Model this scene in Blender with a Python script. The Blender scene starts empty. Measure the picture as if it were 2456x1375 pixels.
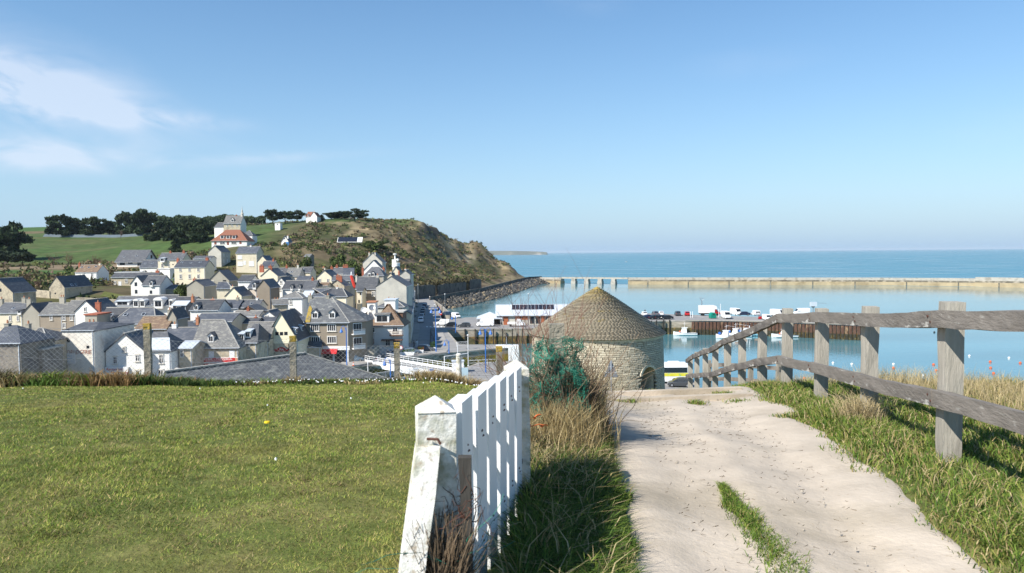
import bpy, bmesh, math, random
import numpy as np
from mathutils import Matrix, Vector
random.seed(7); RNG = np.random.default_rng(11)
R = math.radians
SC = bpy.context.scene
COL = SC.collection
# ------------------------------------------------------------------ camera
CZ = 27.0            # eye height above the sea
FPX, PW, PH = 1800.0, 2456, 1375
PITCH, ROLL = math.atan(81.0 / FPX), -0.0085
cam_d = bpy.data.cameras.new('camera'); cam = bpy.data.objects.new('camera', cam_d); COL.objects.link(cam)
cam_d.sensor_width = 36.0; cam_d.lens = 36.0 * FPX / PW
cam_d.clip_start = 0.1; cam_d.clip_end = 120000
CR = Matrix.Rotation(math.pi / 2 - PITCH, 4, 'X') @ Matrix.Rotation(ROLL, 4, 'Z')
cam.matrix_world = Matrix.Translation((0, 0, CZ)) @ CR
cam_d.dof.use_dof = True; cam_d.dof.focus_distance = 16.0; cam_d.dof.aperture_fstop = 5.0
SC.camera = cam
# ------------------------------------------------------------------ sky and sun
SUN_AZ, SUN_EL = R(-130), R(42)      # azimuth from +Y towards +X
SUNDIR = Vector((math.sin(SUN_AZ) * math.cos(SUN_EL), math.cos(SUN_AZ) * math.cos(SUN_EL), math.sin(SUN_EL)))
w = bpy.data.worlds.new('World'); SC.world = w; w.use_nodes = True
nt = w.node_tree; nt.nodes.clear()
def wn(t, **k):
    n = nt.nodes.new(t)
    for a, b in k.items(): setattr(n, a, b)
    return n
def wl(a, b): nt.links.new(a, b)
out = wn('ShaderNodeOutputWorld'); bg = wn('ShaderNodeBackground'); bg.inputs[1].default_value = 0.106
sky = wn('ShaderNodeTexSky', sky_type='NISHITA', sun_disc=False, sun_elevation=SUN_EL, sun_rotation=SUN_AZ % (2 * math.pi))
sky.altitude = 0; sky.air_density = 1.0; sky.dust_density = 0.0; sky.ozone_density = 1.6
hsv = wn('ShaderNodeHueSaturation'); hsv.inputs['Saturation'].default_value = 1.22
wl(sky.outputs[0], hsv.inputs['Color'])
tc = wn('ShaderNodeTexCoord')
sep = wn('ShaderNodeSeparateXYZ'); wl(tc.outputs['Generated'], sep.inputs[0])
def wm(op, a, b=None, c=None):
    n = wn('ShaderNodeMath', operation=op)
    for i, v in enumerate((a, b, c)):
        if v is None: continue
        if isinstance(v, (int, float)): n.inputs[i].default_value = v
        else: wl(v, n.inputs[i])
    return n.outputs[0]
az = wm('ARCTAN2', sep.outputs[0], sep.outputs[1]); el = wm('ARCSINE', sep.outputs[2])
comb = wn('ShaderNodeCombineXYZ'); wl(wm('MULTIPLY', az, 1.0), comb.inputs[0])
# streaks droop a little towards the right
wl(wm('ADD', wm('MULTIPLY', el, 2.6), wm('MULTIPLY', az, 0.25)), comb.inputs[1])
nz = wn('ShaderNodeTexNoise'); nz.inputs['Scale'].default_value = 9.0; nz.inputs['Detail'].default_value = 7; nz.inputs['Roughness'].default_value = 0.56
nz.inputs['Distortion'].default_value = 0.5
wl(comb.outputs[0], nz.inputs['Vector'])
def blob(a0, e0, sa, se, tilt=0.0):
    da = wm('SUBTRACT', az, a0); de = wm('SUBTRACT', wm('SUBTRACT', el, e0), wm('MULTIPLY', da, tilt))
    q = wm('ADD', wm('POWER', wm('ABSOLUTE', wm('DIVIDE', da, sa)), 2.0), wm('POWER', wm('ABSOLUTE', wm('DIVIDE', de, se)), 2.0))
    return wm('POWER', 2.718, wm('MULTIPLY', q, -1.0))
cl = wm('ADD', wm('ADD', wm('ADD', blob(-0.585, 0.190, 0.105, 0.030, -0.14), wm('MULTIPLY', blob(-0.46, 0.163, 0.085, 0.010, -0.02), 0.8)), wm('MULTIPLY', blob(-0.58, 0.112, 0.095, 0.015, 0.0), 0.75)),
        wm('MULTIPLY', blob(-0.34, 0.118, 0.12, 0.007, 0.08), 0.28))
big = wn('ShaderNodeTexNoise'); big.inputs['Scale'].default_value = 1.6; big.inputs['Detail'].default_value = 2
wl(comb.outputs[0], big.inputs['Vector'])
far = wm('MULTIPLY', wm('MAXIMUM', wm('SUBTRACT', big.outputs[0], 0.56), 0.0), 1.2)
dens = wm('MULTIPLY', wm('ADD', cl, far), wm('MAXIMUM', wm('SUBTRACT', wm('MULTIPLY', nz.outputs[0], 4.2), 1.25), 0.0))
dens = wm('MINIMUM', dens, 0.62)
mix = wn('ShaderNodeMix', data_type='RGBA'); 
# pale blue sea haze low in the sky, the same all round
hz_f = wm('MULTIPLY', wm('POWER', 2.718, wm('MULTIPLY', wm('MAXIMUM', el, 0.0), -5.5)), 0.96)
hmix = wn('ShaderNodeMix', data_type='RGBA'); wl(hz_f, hmix.inputs[0]); wl(hsv.outputs[0], hmix.inputs[6]); hmix.inputs[7].default_value = (2.2, 3.55, 5.2, 1)
wl(dens, mix.inputs[0]); wl(hmix.outputs[2], mix.inputs[6]); mix.inputs[7].default_value = (5.2, 5.7, 6.6, 1)
wl(mix.outputs[2], bg.inputs[0]); wl(bg.outputs[0], out.inputs[0])
sun_d = bpy.data.lights.new('sun', 'SUN'); sun = bpy.data.objects.new('sun', sun_d); COL.objects.link(sun)
sun_d.energy = 5.0; sun_d.angle = R(0.53); sun_d.color = (1.0, 0.955, 0.88)
sun.rotation_euler = SUNDIR.to_track_quat('Z', 'Y').to_euler()
vs = SC.view_settings; vs.view_transform = 'Standard'; vs.look = 'None'; vs.exposure = 0.58; vs.gamma = 1.0; vs.use_curve_mapping = False
SC.cycles.max_bounces = 5; SC.cycles.diffuse_bounces = 2; SC.cycles.glossy_bounces = 3; SC.cycles.transmission_bounces = 3
SC.cycles.transparent_max_bounces = 8; SC.cycles.caustics_reflective = False; SC.cycles.caustics_refractive = False
SC.cycles.use_denoising = True
try: SC.cycles.denoiser = 'OPENIMAGEDENOISE'
except Exception: pass
SC.cycles.sample_clamp_indirect = 4

# ------------------------------------------------------------------ helpers
_M3 = np.array(CR.to_3x3())
def ray(px, py):
    d = _M3 @ np.array([(px - PW / 2) / FPX, -(py - PH / 2) / FPX, -1.0])
    return d[0] / d[1], d[2] / d[1]
def at(px, py, Y):
    a, b = ray(px, py); return Vector((a * Y, Y, CZ + b * Y))
def onz(px, py, z):
    a, b = ray(px, py); Y = (z - CZ) / b; return Vector((a * Y, Y, z))
ZO = {1: (0, 480), 2: (0, 680), 3: (400, 480), 4: (400, 680), 5: (800, 480), 6: (800, 680)}
ZS = 4.91
def zp(z, X, Y):
    if z == 0: return X, Y
    o = ZO[z]; return o[0] + X / ZS, o[1] + Y / ZS

class MB:
    def __init__(s): s.v = []; s.f = []
    def poly(s, pts):
        n = len(s.v); s.v += [tuple(p) for p in pts]; s.f.append(tuple(range(n, n + len(pts))))
    def add(s, vs_, fs_, m=None):
        n = len(s.v)
        s.v += [tuple(m @ Vector(p)) for p in vs_] if m is not None else [tuple(p) for p in vs_]
        s.f += [tuple(i + n for i in f) for f in fs_]
    def box(s, x0, x1, y0, y1, z0, z1, m=None):
        s.add([(x0, y0, z0), (x1, y0, z0), (x1, y1, z0), (x0, y1, z0), (x0, y0, z1), (x1, y0, z1), (x1, y1, z1), (x0, y1, z1)],
              [(0, 3, 2, 1), (4, 5, 6, 7), (0, 1, 5, 4), (1, 2, 6, 5), (2, 3, 7, 6), (3, 0, 4, 7)], m)
    def prism(s, prof, t0, t1, ax='x', m=None):
        """profile of (a, z) pairs extruded along ax from t0 to t1"""
        n = len(prof)
        if ax == 'x': vs_ = [(t0, a, z) for a, z in prof] + [(t1, a, z) for a, z in prof]
        elif ax == 'y': vs_ = [(a, t0, z) for a, z in prof] + [(a, t1, z) for a, z in prof]
        else: vs_ = [(a, z, t0) for a, z in prof] + [(a, z, t1) for a, z in prof]
        fs_ = [tuple(range(n - 1, -1, -1)), tuple(range(n, 2 * n))] + [(i, (i + 1) % n, (i + 1) % n + n, i + n) for i in range(n)]
        s.add(vs_, fs_, m)
    def tube(s, pts, r, n=6, cap=True):
        pts = [Vector(p) for p in pts]; rs = r if isinstance(r, (list, tuple)) else [r] * len(pts)
        rings = []
        for i, p in enumerate(pts):
            d = (pts[min(i + 1, len(pts) - 1)] - pts[max(i - 1, 0)])
            if d.length < 1e-9: d = Vector((0, 0, 1))
            d.normalize(); u = d.orthogonal().normalized() if i == 0 else (u - d * u.dot(d)).normalized(); v = d.cross(u)
            rings.append([p + (u * math.cos(2 * math.pi * k / n) + v * math.sin(2 * math.pi * k / n)) * rs[i] for k in range(n)])
        b = len(s.v)
        for rg in rings: s.v += [tuple(q) for q in rg]
        for i in range(len(pts) - 1):
            for k in range(n):
                k2 = (k + 1) % n; s.f.append((b + i * n + k, b + i * n + k2, b + (i + 1) * n + k2, b + (i + 1) * n + k))
        if cap and n > 2:
            s.f.append(tuple(b + k for k in range(n - 1, -1, -1))); e = b + (len(pts) - 1) * n; s.f.append(tuple(e + k for k in range(n)))
    def bar(s, p0, p1, w, h):
        """box of section w (horizontal) x h (vertical) from p0 to p1"""
        p0, p1 = Vector(p0), Vector(p1); d = (p1 - p0); L = d.length; d.normalize()
        x = Vector((d.y, -d.x, 0)); x = x.normalized() if x.length > 1e-6 else Vector((1, 0, 0)); z = x.cross(d)
        m = Matrix((x, d, z)).transposed().to_4x4(); m.translation = p0
        s.box(-w / 2, w / 2, 0, L, -h / 2, h / 2, m)
    def lathe(s, prof, n=16, c=(0, 0, 0)):
        b = len(s.v)
        for r, z in prof:
            for k in range(n): s.v.append((c[0] + r * math.cos(2 * math.pi * k / n), c[1] + r * math.sin(2 * math.pi * k / n), c[2] + z))
        for i in range(len(prof) - 1):
            for k in range(n):
                k2 = (k + 1) % n; s.f.append((b + i * n + k, b + i * n + k2, b + (i + 1) * n + k2, b + (i + 1) * n + k))
        s.f.append(tuple(b + k for k in range(n - 1, -1, -1))); e = b + (len(prof) - 1) * n; s.f.append(tuple(e + k for k in range(n)))
    def loft(s, secs):
        n = len(secs[0]); b = len(s.v)
        for sc_ in secs: s.v += [tuple(p) for p in sc_]
        for i in range(len(secs) - 1):
            for k in range(n):
                k2 = (k + 1) % n; s.f.append((b + i * n + k, b + i * n + k2, b + (i + 1) * n + k2, b + (i + 1) * n + k))
        s.f.append(tuple(b + k for k in range(n - 1, -1, -1))); e = b + (len(secs) - 1) * n; s.f.append(tuple(e + k for k in range(n)))
    def mesh(s, name, mat, smooth=False, fix=True):
        me = bpy.data.meshes.new(name); me.from_pydata(s.v, [], s.f)
        if fix:
            bm = bmesh.new(); bm.from_mesh(me); bmesh.ops.recalc_face_normals(bm, faces=bm.faces); bm.to_mesh(me); bm.free()
        if smooth: me.polygons.foreach_set('use_smooth', [True] * len(me.polygons))
        me.materials.append(M[mat] if isinstance(mat, str) else mat)
        return me
    def build(s, name, mat, parent=None, smooth=False, kind=None, fix=True):
        return obj(name, s.mesh(name, mat, smooth, fix), parent, kind)
def obj(name, me, parent=None, kind=None):
    o = bpy.data.objects.new(name, me); COL.objects.link(o)
    if parent is not None: o.parent = parent
    if kind: o['kind'] = kind
    return o
def empty(name, loc=(0, 0, 0), rz=0.0, rx=0.0):
    o = bpy.data.objects.new(name, None); COL.objects.link(o); o.location = loc; o.rotation_euler = (rx, 0, rz); o.empty_display_size = 0.2
    return o
def tag(o, label, cat, group=None, kind=None):
    o['label'] = label; o['category'] = cat
    if group: o['group'] = group
    if kind: o['kind'] = kind
    return o
def copy_tree(o, parent=None):
    c = o.copy(); COL.objects.link(c)
    if parent is not None: c.parent = parent
    for ch in list(o.children): copy_tree(ch, c)
    return c
def npmesh(name, V, F, mat, col=None, smooth=False):
    """V (n,3) array, F (m,3|4) int array"""
    me = bpy.data.meshes.new(name); k = F.shape[1]
    me.vertices.add(len(V)); me.vertices.foreach_set('co', np.ascontiguousarray(V, dtype=np.float32).ravel())
    me.loops.add(F.size); me.loops.foreach_set('vertex_index', np.ascontiguousarray(F, dtype=np.int32).ravel())
    me.polygons.add(len(F)); me.polygons.foreach_set('loop_start', np.arange(0, F.size, k, dtype=np.int32))
    me.polygons.foreach_set('loop_total', np.full(len(F), k, dtype=np.int32))
    if smooth: me.polygons.foreach_set('use_smooth', np.ones(len(F), dtype=bool))
    if col is not None:
        a = me.color_attributes.new('col', 'FLOAT_COLOR', 'POINT')
        c4 = np.ones((len(V), 4), dtype=np.float32); c4[:, :3] = col; a.data.foreach_set('color', c4.ravel())
    me.update(calc_edges=True); me.materials.append(M[mat] if isinstance(mat, str) else mat)
    return me
def smooth01(a, b, x):
    t = np.clip((x - a) / (b - a), 0, 1); return t * t * (3 - 2 * t)
# cheap value noise for geometry (numpy)
_perm = RNG.random((64, 64))
def vnoise(x, y):
    x = np.asarray(x, float); y = np.asarray(y, float)
    xi = np.floor(x).astype(int); yi = np.floor(y).astype(int); fx = x - xi; fy = y - yi
    fx = fx * fx * (3 - 2 * fx); fy = fy * fy * (3 - 2 * fy)
    g = lambda a, b: _perm[a % 64, b % 64]
    return (g(xi, yi) * (1 - fx) + g(xi + 1, yi) * fx) * (1 - fy) + (g(xi, yi + 1) * (1 - fx) + g(xi + 1, yi + 1) * fx) * fy - 0.5
def fbm(x, y, o=4):
    s = 0; a = 1.0
    for i in range(o): s = s + a * vnoise(x * 2 ** i + 17.3 * i, y * 2 ** i + 5.1 * i); a *= 0.5
    return s
# ------------------------------------------------------------------ materials
M = {}
def mat(name, col, rough=0.8, var=0.18, scale=2.0, spec=0.3, metal=0.0, bump=0.0, bscale=20.0, col2=None, c2scale=0.6, c2lo=0.5, c2hi=0.62, rnd=0.0,
        stretch=None, detail=5, coords='Object', attr=False, transl=0.0, col3=None, c3scale=3.0, c3lo=0.6, c3hi=0.68):
    m = bpy.data.materials.new(name); m.use_nodes = True; M[name] = m
    t = m.node_tree; b = t.nodes['Principled BSDF']; L = t.links.new
    b.inputs['Roughness'].default_value = rough; b.inputs['Specular IOR Level'].default_value = spec; b.inputs['Metallic'].default_value = metal
    tcn = t.nodes.new('ShaderNodeTexCoord'); src = tcn.outputs[coords]
    if coords == 'World':
        pass
    if stretch:
        mp = t.nodes.new('ShaderNodeMapping'); mp.inputs['Scale'].default_value = stretch; L(src, mp.inputs[0]); src = mp.outputs[0]
    def noise(sc, det=detail, rough_=0.6):
        n = t.nodes.new('ShaderNodeTexNoise'); n.inputs['Scale'].default_value = sc; n.inputs['Detail'].default_value = det
        n.inputs['Roughness'].default_value = rough_; L(src, n.inputs['Vector']); return n.outputs[0]
    def ramp(f, lo, hi):
        r = t.nodes.new('ShaderNodeMapRange'); r.inputs[1].default_value = lo; r.inputs[2].default_value = hi; r.clamp = True; L(f, r.inputs[0]); return r.outputs[0]
    def mixc(f, a, c, mode='MIX'):
        x = t.nodes.new('ShaderNodeMix'); x.data_type = 'RGBA'; x.blend_type = mode
        if isinstance(f, (int, float)): x.inputs[0].default_value = f
        else: L(f, x.inputs[0])
        for i, q in ((6, a), (7, c)):
            if isinstance(q, tuple): x.inputs[i].default_value = (*q, 1)
            else: L(q, x.inputs[i])
        return x.outputs[2]
    if attr:
        at_ = t.nodes.new('ShaderNodeAttribute'); at_.attribute_name = 'col'; cur = at_.outputs['Color']
    else:
        cur = col
    if col2 is not None: cur = mixc(ramp(noise(c2scale), c2lo, c2hi), cur, col2)
    if col3 is not None: cur = mixc(ramp(noise(c3scale), c3lo, c3hi), cur, col3)
    if var > 0:
        f = t.nodes.new('ShaderNodeMapRange'); f.inputs[1].default_value = 0.25; f.inputs[2].default_value = 0.75
        f.inputs[3].default_value = 1 - var; f.inputs[4].default_value = 1 + var; L(noise(scale), f.inputs[0]); cur = mixc(1.0, cur, f.outputs[0], 'MULTIPLY')
    if rnd > 0:
        oi = t.nodes.new('ShaderNodeObjectInfo'); f = t.nodes.new('ShaderNodeMapRange'); f.inputs[3].default_value = 1 - rnd; f.inputs[4].default_value = 1 + rnd
        L(oi.outputs['Random'], f.inputs[0]); cur = mixc(1.0, cur, f.outputs[0], 'MULTIPLY')
    if isinstance(cur, tuple): b.inputs['Base Color'].default_value = (*cur, 1)
    else: L(cur, b.inputs['Base Color'])
    if bump > 0:
        bn = t.nodes.new('ShaderNodeBump'); bn.inputs['Strength'].default_value = bump; bn.inputs['Distance'].default_value = 0.05
        L(noise(bscale, 4), bn.inputs['Height']); L(bn.outputs[0], b.inputs['Normal'])
    if transl > 0:
        tr = t.nodes.new('ShaderNodeBsdfTranslucent'); ms = t.nodes.new('ShaderNodeMixShader'); ms.inputs[0].default_value = transl
        if isinstance(cur, tuple): tr.inputs[0].default_value = (*cur, 1)
        else: L(cur, tr.inputs[0])
        L(b.outputs[0], ms.inputs[1]); L(tr.outputs[0], ms.inputs[2]); L(ms.outputs[0], t.nodes['Material Output'].inputs[0])
    return m
# walls
mat('cream', (0.74, 0.66, 0.49), 0.9, 0.10, 0.5, rnd=0.08, col2=(0.50, 0.43, 0.31), c2scale=0.35, c2lo=0.55, c2hi=0.8, bump=0.2)
mat('white', (0.83, 0.81, 0.75), 0.9, 0.06, 0.5, rnd=0.06, col2=(0.62, 0.59, 0.52), c2scale=0.3, c2lo=0.58, c2hi=0.85, bump=0.15)
mat('yellow', (0.80, 0.73, 0.53), 0.9, 0.06, 0.4, rnd=0.03, bump=0.15)
mat('pink', (0.66, 0.56, 0.46), 0.9, 0.10, 0.4, rnd=0.04, col2=(0.55, 0.50, 0.42), c2scale=0.4)
mat('render_grey', (0.40, 0.37, 0.30), 0.92, 0.16, 0.5, rnd=0.10, col2=(0.26, 0.25, 0.21), c2scale=0.25, c2lo=0.5, c2hi=0.75, bump=0.2)
mat('render_pale', (0.56, 0.53, 0.45), 0.92, 0.14, 0.4, rnd=0.08, col2=(0.38, 0.37, 0.33), c2scale=0.22, c2lo=0.5, c2hi=0.75, bump=0.2)
mat('stone', (0.50, 0.43, 0.31), 0.92, 0.28, 2.2, rnd=0.08, col2=(0.33, 0.28, 0.21), c2scale=0.5, bump=0.5, bscale=5)
mat('stone_dark', (0.26, 0.23, 0.19), 0.92, 0.35, 2.5, rnd=0.06, col2=(0.18, 0.16, 0.14), c2scale=0.8, bump=0.6, bscale=4)
mat('brown_render', (0.30, 0.25, 0.19), 0.92, 0.10, 0.7, rnd=0.05, bump=0.15)
mat('stained_white', (0.80, 0.75, 0.65), 0.92, 0.12, 1.2, col2=(0.62, 0.55, 0.46), c2scale=0.7, c2lo=0.5, c2hi=0.7, col3=(0.42, 0.37, 0.32), c3scale=1.6, c3lo=0.62, c3hi=0.75)
mat('half_timber', (0.16, 0.09, 0.06), 0.8, 0.2, 2)
# roofs
ST = (1.0, 1.0, 3.0)
mat('slate', (0.082, 0.085, 0.092), 0.62, 0.32, 2.2, spec=0.35, rnd=0.25, col2=(0.15, 0.15, 0.148), c2scale=0.9, c2lo=0.5, c2hi=0.7, bump=0.35, bscale=9, stretch=ST)
mat('slate_blue', (0.070, 0.077, 0.092), 0.6, 0.25, 2.2, spec=0.35, rnd=0.2, col2=(0.11, 0.115, 0.125), c2scale=0.7, bump=0.3, bscale=9, stretch=ST)
mat('slate_old', (0.145, 0.143, 0.138), 0.75, 0.35, 3, rnd=0.12, col2=(0.25, 0.24, 0.21), c2scale=1.3, c2lo=0.5, c2hi=0.66, bump=0.5, bscale=7, stretch=ST)
mat('slate_lichen', (0.12, 0.125, 0.13), 0.75, 0.35, 2.5, col2=(0.26, 0.26, 0.24), c2scale=0.8, c2lo=0.52, c2hi=0.66, col3=(0.05, 0.05, 0.05), c3scale=4, c3lo=0.58, c3hi=0.7, bump=0.5, bscale=7, stretch=ST)
mat('lichen_yellow', (0.34, 0.24, 0.05), 0.9, 0.3, 3, col2=(0.12, 0.12, 0.12), c2scale=1.2)
mat('tile_red', (0.25, 0.105, 0.065), 0.8, 0.25, 3, rnd=0.08, bump=0.5, bscale=8, stretch=ST)
mat('tile_brown', (0.17, 0.115, 0.08), 0.85, 0.3, 3, rnd=0.08, col2=(0.26, 0.19, 0.12), c2scale=1.4, bump=0.5, bscale=8, stretch=ST)
mat('zinc', (0.52, 0.56, 0.60), 0.5, 0.08, 1.0, spec=0.5, metal=0.0)
mat('ridge', (0.42, 0.40, 0.36), 0.9, 0.2, 3, rnd=0.15)
mat('brick_red', (0.36, 0.12, 0.07), 0.9, 0.25, 4, rnd=0.12, bump=0.3)
mat('pot', (0.45, 0.20, 0.11), 0.85, 0.15, 4)
mat('trim', (0.78, 0.76, 0.72), 0.7, 0.05, 2)
mat('sill', (0.62, 0.57, 0.47), 0.85, 0.1, 2)
mat('pane', (0.025, 0.028, 0.034), 0.08, 0.15, 0.8, spec=0.6)
mat('dark_in', (0.012, 0.012, 0.013), 0.9, 0, 1)
mat('shutter', (0.74, 0.74, 0.73), 0.6, 0.03, 2)
mat('shutter_brown', (0.22, 0.07, 0.05), 0.6, 0.1, 2)
mat('shutter_blue', (0.08, 0.26, 0.55), 0.6, 0.08, 2)
mat('wood_dark', (0.07, 0.05, 0.035), 0.8, 0.2, 3)
# paint and metal
mat('red', (0.50, 0.025, 0.025), 0.5, 0.08, 1)
mat('awning_red', (0.56, 0.03, 0.035), 0.8, 0.06, 1)
mat('sign_white', (0.80, 0.79, 0.76), 0.6, 0.04, 1)
mat('sign_orange', (0.62, 0.30, 0.16), 0.6, 0.1, 1)
mat('faded_red', (0.38, 0.13, 0.085), 0.9, 0.2, 1.2, col2=(0.62, 0.52, 0.42), c2scale=1.1, c2lo=0.55, c2hi=0.68)
mat('sign_yellow', (0.70, 0.50, 0.05), 0.6, 0.1, 1)
mat('lamp_blue', (0.03, 0.15, 0.48), 0.4, 0.08, 2, spec=0.5)
mat('steel', (0.35, 0.36, 0.37), 0.4, 0.08, 2, metal=0.6)
mat('galv', (0.40, 0.43, 0.47), 0.5, 0.1, 4, metal=0.3)
mat('white_paint', (0.80, 0.80, 0.79), 0.45, 0.03, 2, spec=0.4)
mat('gate_white', (0.80, 0.80, 0.78), 0.55, 0.06, 9, stretch=(1, 1, 0.15), col2=(0.62, 0.60, 0.54), c2scale=8, c2lo=0.60, c2hi=0.74, bump=0.12, bscale=30)
mat('rubber', (0.018, 0.018, 0.018), 0.8, 0, 1)
mat('glass_car', (0.012, 0.015, 0.018), 0.05, 0, 1, spec=0.8)
mat('lens_white', (0.7, 0.7, 0.68), 0.15, 0, 1, spec=0.7)
mat('lens_red', (0.4, 0.02, 0.02), 0.2, 0, 1, spec=0.7)
for nm, c in dict(car_white=(0.78, 0.78, 0.77), car_black=(0.012, 0.013, 0.016), car_navy=(0.016, 0.024, 0.055), car_grey=(0.11, 0.12, 0.135), car_silver=(0.42, 0.44, 0.46),
                  car_red=(0.42, 0.012, 0.015), car_bluegrey=(0.12, 0.17, 0.22), car_green=(0.0, 0.22, 0.15), car_darkgrey=(0.05, 0.055, 0.06)).items():
    mat(nm, c, 0.28, 0.02, 1, spec=0.6)
mat('coach_stripe', (0.68, 0.62, 0.06), 0.35, 0.25, 0.8, col2=(0.30, 0.48, 0.18), c2scale=1.5, c2lo=0.55, c2hi=0.65)
mat('orange_panel', (0.36, 0.115, 0.05), 0.7, 0.12, 2)
mat('solar', (0.018, 0.02, 0.03), 0.25, 0.1, 2, spec=0.6)
mat('crane_red', (0.55, 0.05, 0.03), 0.5, 0.05, 1)
mat('boat_white', (0.78, 0.79, 0.78), 0.4, 0.06, 1.5, spec=0.5)
mat('boat_blue', (0.03, 0.13, 0.45), 0.5, 0.1, 2)
mat('boat_cyan', (0.25, 0.50, 0.60), 0.5, 0.1, 2)
mat('plywood', (0.45, 0.24, 0.12), 0.8, 0.1, 2)
mat('buoy_orange', (0.65, 0.12, 0.04), 0.5, 0.05, 1)
mat('skin', (0.45, 0.28, 0.2), 0.6, 0.03, 1)
mat('cloth_dark', (0.02, 0.022, 0.03), 0.9, 0.1, 4)
mat('cloth_white', (0.7, 0.7, 0.7), 0.9, 0.1, 4)
mat('cloth_red', (0.35, 0.03, 0.03), 0.9, 0.1, 4)
# ground
mat('asphalt', (0.26, 0.252, 0.243), 0.92, 0.18, 0.25, col2=(0.27, 0.262, 0.25), c2scale=0.06, c2lo=0.45, c2hi=0.6, bump=0.1)
mat('pavement', (0.33, 0.31, 0.285), 0.92, 0.14, 0.3, col2=(0.25, 0.24, 0.22), c2scale=0.1, bump=0.1)
mat('concrete', (0.36, 0.33, 0.28), 0.92, 0.22, 0.35, col2=(0.25, 0.23, 0.20), c2scale=0.2, bump=0.2, bscale=3)
mat('paint_line', (0.62, 0.62, 0.60), 0.8, 0.12, 1)
mat('quay_wall', (0.34, 0.30, 0.24), 0.92, 0.3, 0.7, col2=(0.16, 0.15, 0.10), c2scale=0.22, c2lo=0.45, c2hi=0.65, bump=0.4, bscale=2, stretch=(1, 1, 2.5))
mat('quay_tide', (0.085, 0.075, 0.035), 0.85, 0.5, 1.2, col2=(0.22, 0.14, 0.04), c2scale=0.5, c2lo=0.5, c2hi=0.6, bump=0.5, bscale=3)
mat('tide_lichen', (0.36, 0.24, 0.03), 0.9, 0.35, 1.0, col2=(0.12, 0.10, 0.04), c2scale=0.6, c2lo=0.5, c2hi=0.62, bump=0.5, bscale=3)
mat('breakwater_top', (0.44, 0.41, 0.35), 0.92, 0.3, 0.25, col2=(0.24, 0.22, 0.18), c2scale=0.25, c2lo=0.52, c2hi=0.65, bump=0.5, bscale=0.8)
mat('breakwater_low', (0.42, 0.33, 0.20), 0.92, 0.25, 0.2, col2=(0.27, 0.20, 0.11), c2scale=0.15, c2lo=0.5, c2hi=0.7, bump=0.4, bscale=0.8)
mat('sheetpile', (0.10, 0.052, 0.034), 0.85, 0.4, 1.5, col2=(0.30, 0.20, 0.11), c2scale=1.0, c2lo=0.55, c2hi=0.7, stretch=(1, 1, 0.4))
mat('sheetpile_wet', (0.035, 0.032, 0.020), 0.6, 0.4, 1.5, col2=(0.16, 0.13, 0.05), c2scale=1.2, c2lo=0.55, c2hi=0.7)
mat('timber_old', (0.06, 0.055, 0.048), 0.95, 0.3, 8, stretch=(1, 1, 0.15), bump=0.3)
mat('timber_wet', (0.03, 0.028, 0.024), 0.7, 0.3, 3)
mat('rock_dark', (0.085, 0.082, 0.076), 0.9, 0.3, 0.5, attr=True, spec=0.3)
mat('retaining', (0.12, 0.11, 0.095), 0.92, 0.3, 0.5, col2=(0.06, 0.058, 0.048), c2scale=0.3, bump=0.4, bscale=2)
mat('terrain', (0.1, 0.1, 0.1), 0.95, 0.42, 0.16, attr=True, spec=0.1, bump=0.6, bscale=0.5, detail=8)
mat('soil', (0.105, 0.125, 0.034), 0.95, 0.40, 6.0, col2=(0.165, 0.155, 0.055), c2scale=1.1, c2lo=0.45, c2hi=0.62, spec=0.1, bump=0.5, bscale=25)
mat('sand', (0.49, 0.42, 0.335), 0.95, 0.16, 2.4, spec=0.15, col2=(0.375, 0.318, 0.24), c2scale=0.7, c2lo=0.48, c2hi=0.66, col3=(0.30, 0.23, 0.15), c3scale=24, c3lo=0.64, c3hi=0.76, bump=0.2, bscale=22, detail=8)
mat('blade', (0.1, 0.1, 0.1), 0.75, 0, 1, attr=True, spec=0.25, transl=0.25)
mat('leaf', (0.1, 0.1, 0.1), 0.8, 0, 1, attr=True, spec=0.2, transl=0.12)
mat('bark', (0.075, 0.06, 0.045), 0.95, 0.25, 3)
mat('twig', (0.16, 0.10, 0.07), 0.9, 0.25, 6)
mat('twig_red', (0.17, 0.085, 0.06), 0.9, 0.25, 6)
mat('dead_vine', (0.17, 0.12, 0.075), 0.9, 0.4, 12)
mat('wood_grey', (0.36, 0.33, 0.275), 0.9, 0.30, 9, stretch=(1, 1, 0.14), col2=(0.20, 0.18, 0.15), c2scale=3.5, c2lo=0.48, c2hi=0.66, col3=(0.46, 0.44, 0.39), c3scale=11, c3lo=0.64, c3hi=0.72, bump=0.35, bscale=45, detail=8)
mat('wood_rail', (0.19, 0.168, 0.145), 0.9, 0.32, 9, col2=(0.085, 0.075, 0.068), c2scale=3.5, c2lo=0.48, c2hi=0.66, col3=(0.40, 0.38, 0.34), c3scale=13, c3lo=0.62, c3hi=0.70, bump=0.35, bscale=45, stretch=(1, 0.16, 1), detail=8)
mat('concrete_post', (0.30, 0.27, 0.21), 0.92, 0.25, 9, col2=(0.19, 0.18, 0.15), c2scale=7, c2lo=0.5, c2hi=0.62, bump=0.6, bscale=28)
mat('post_lichen', (0.40, 0.27, 0.05), 0.92, 0.25, 12, col2=(0.30, 0.26, 0.12), c2scale=9, bump=0.5, bscale=30)
mat('painted_post', (0.74, 0.72, 0.66), 0.9, 0.14, 6, col2=(0.34, 0.34, 0.25), c2scale=7, c2lo=0.49, c2hi=0.64, col3=(0.40, 0.34, 0.26), c3scale=26, c3lo=0.54, c3hi=0.66, bump=0.22, bscale=55, detail=8)
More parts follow.
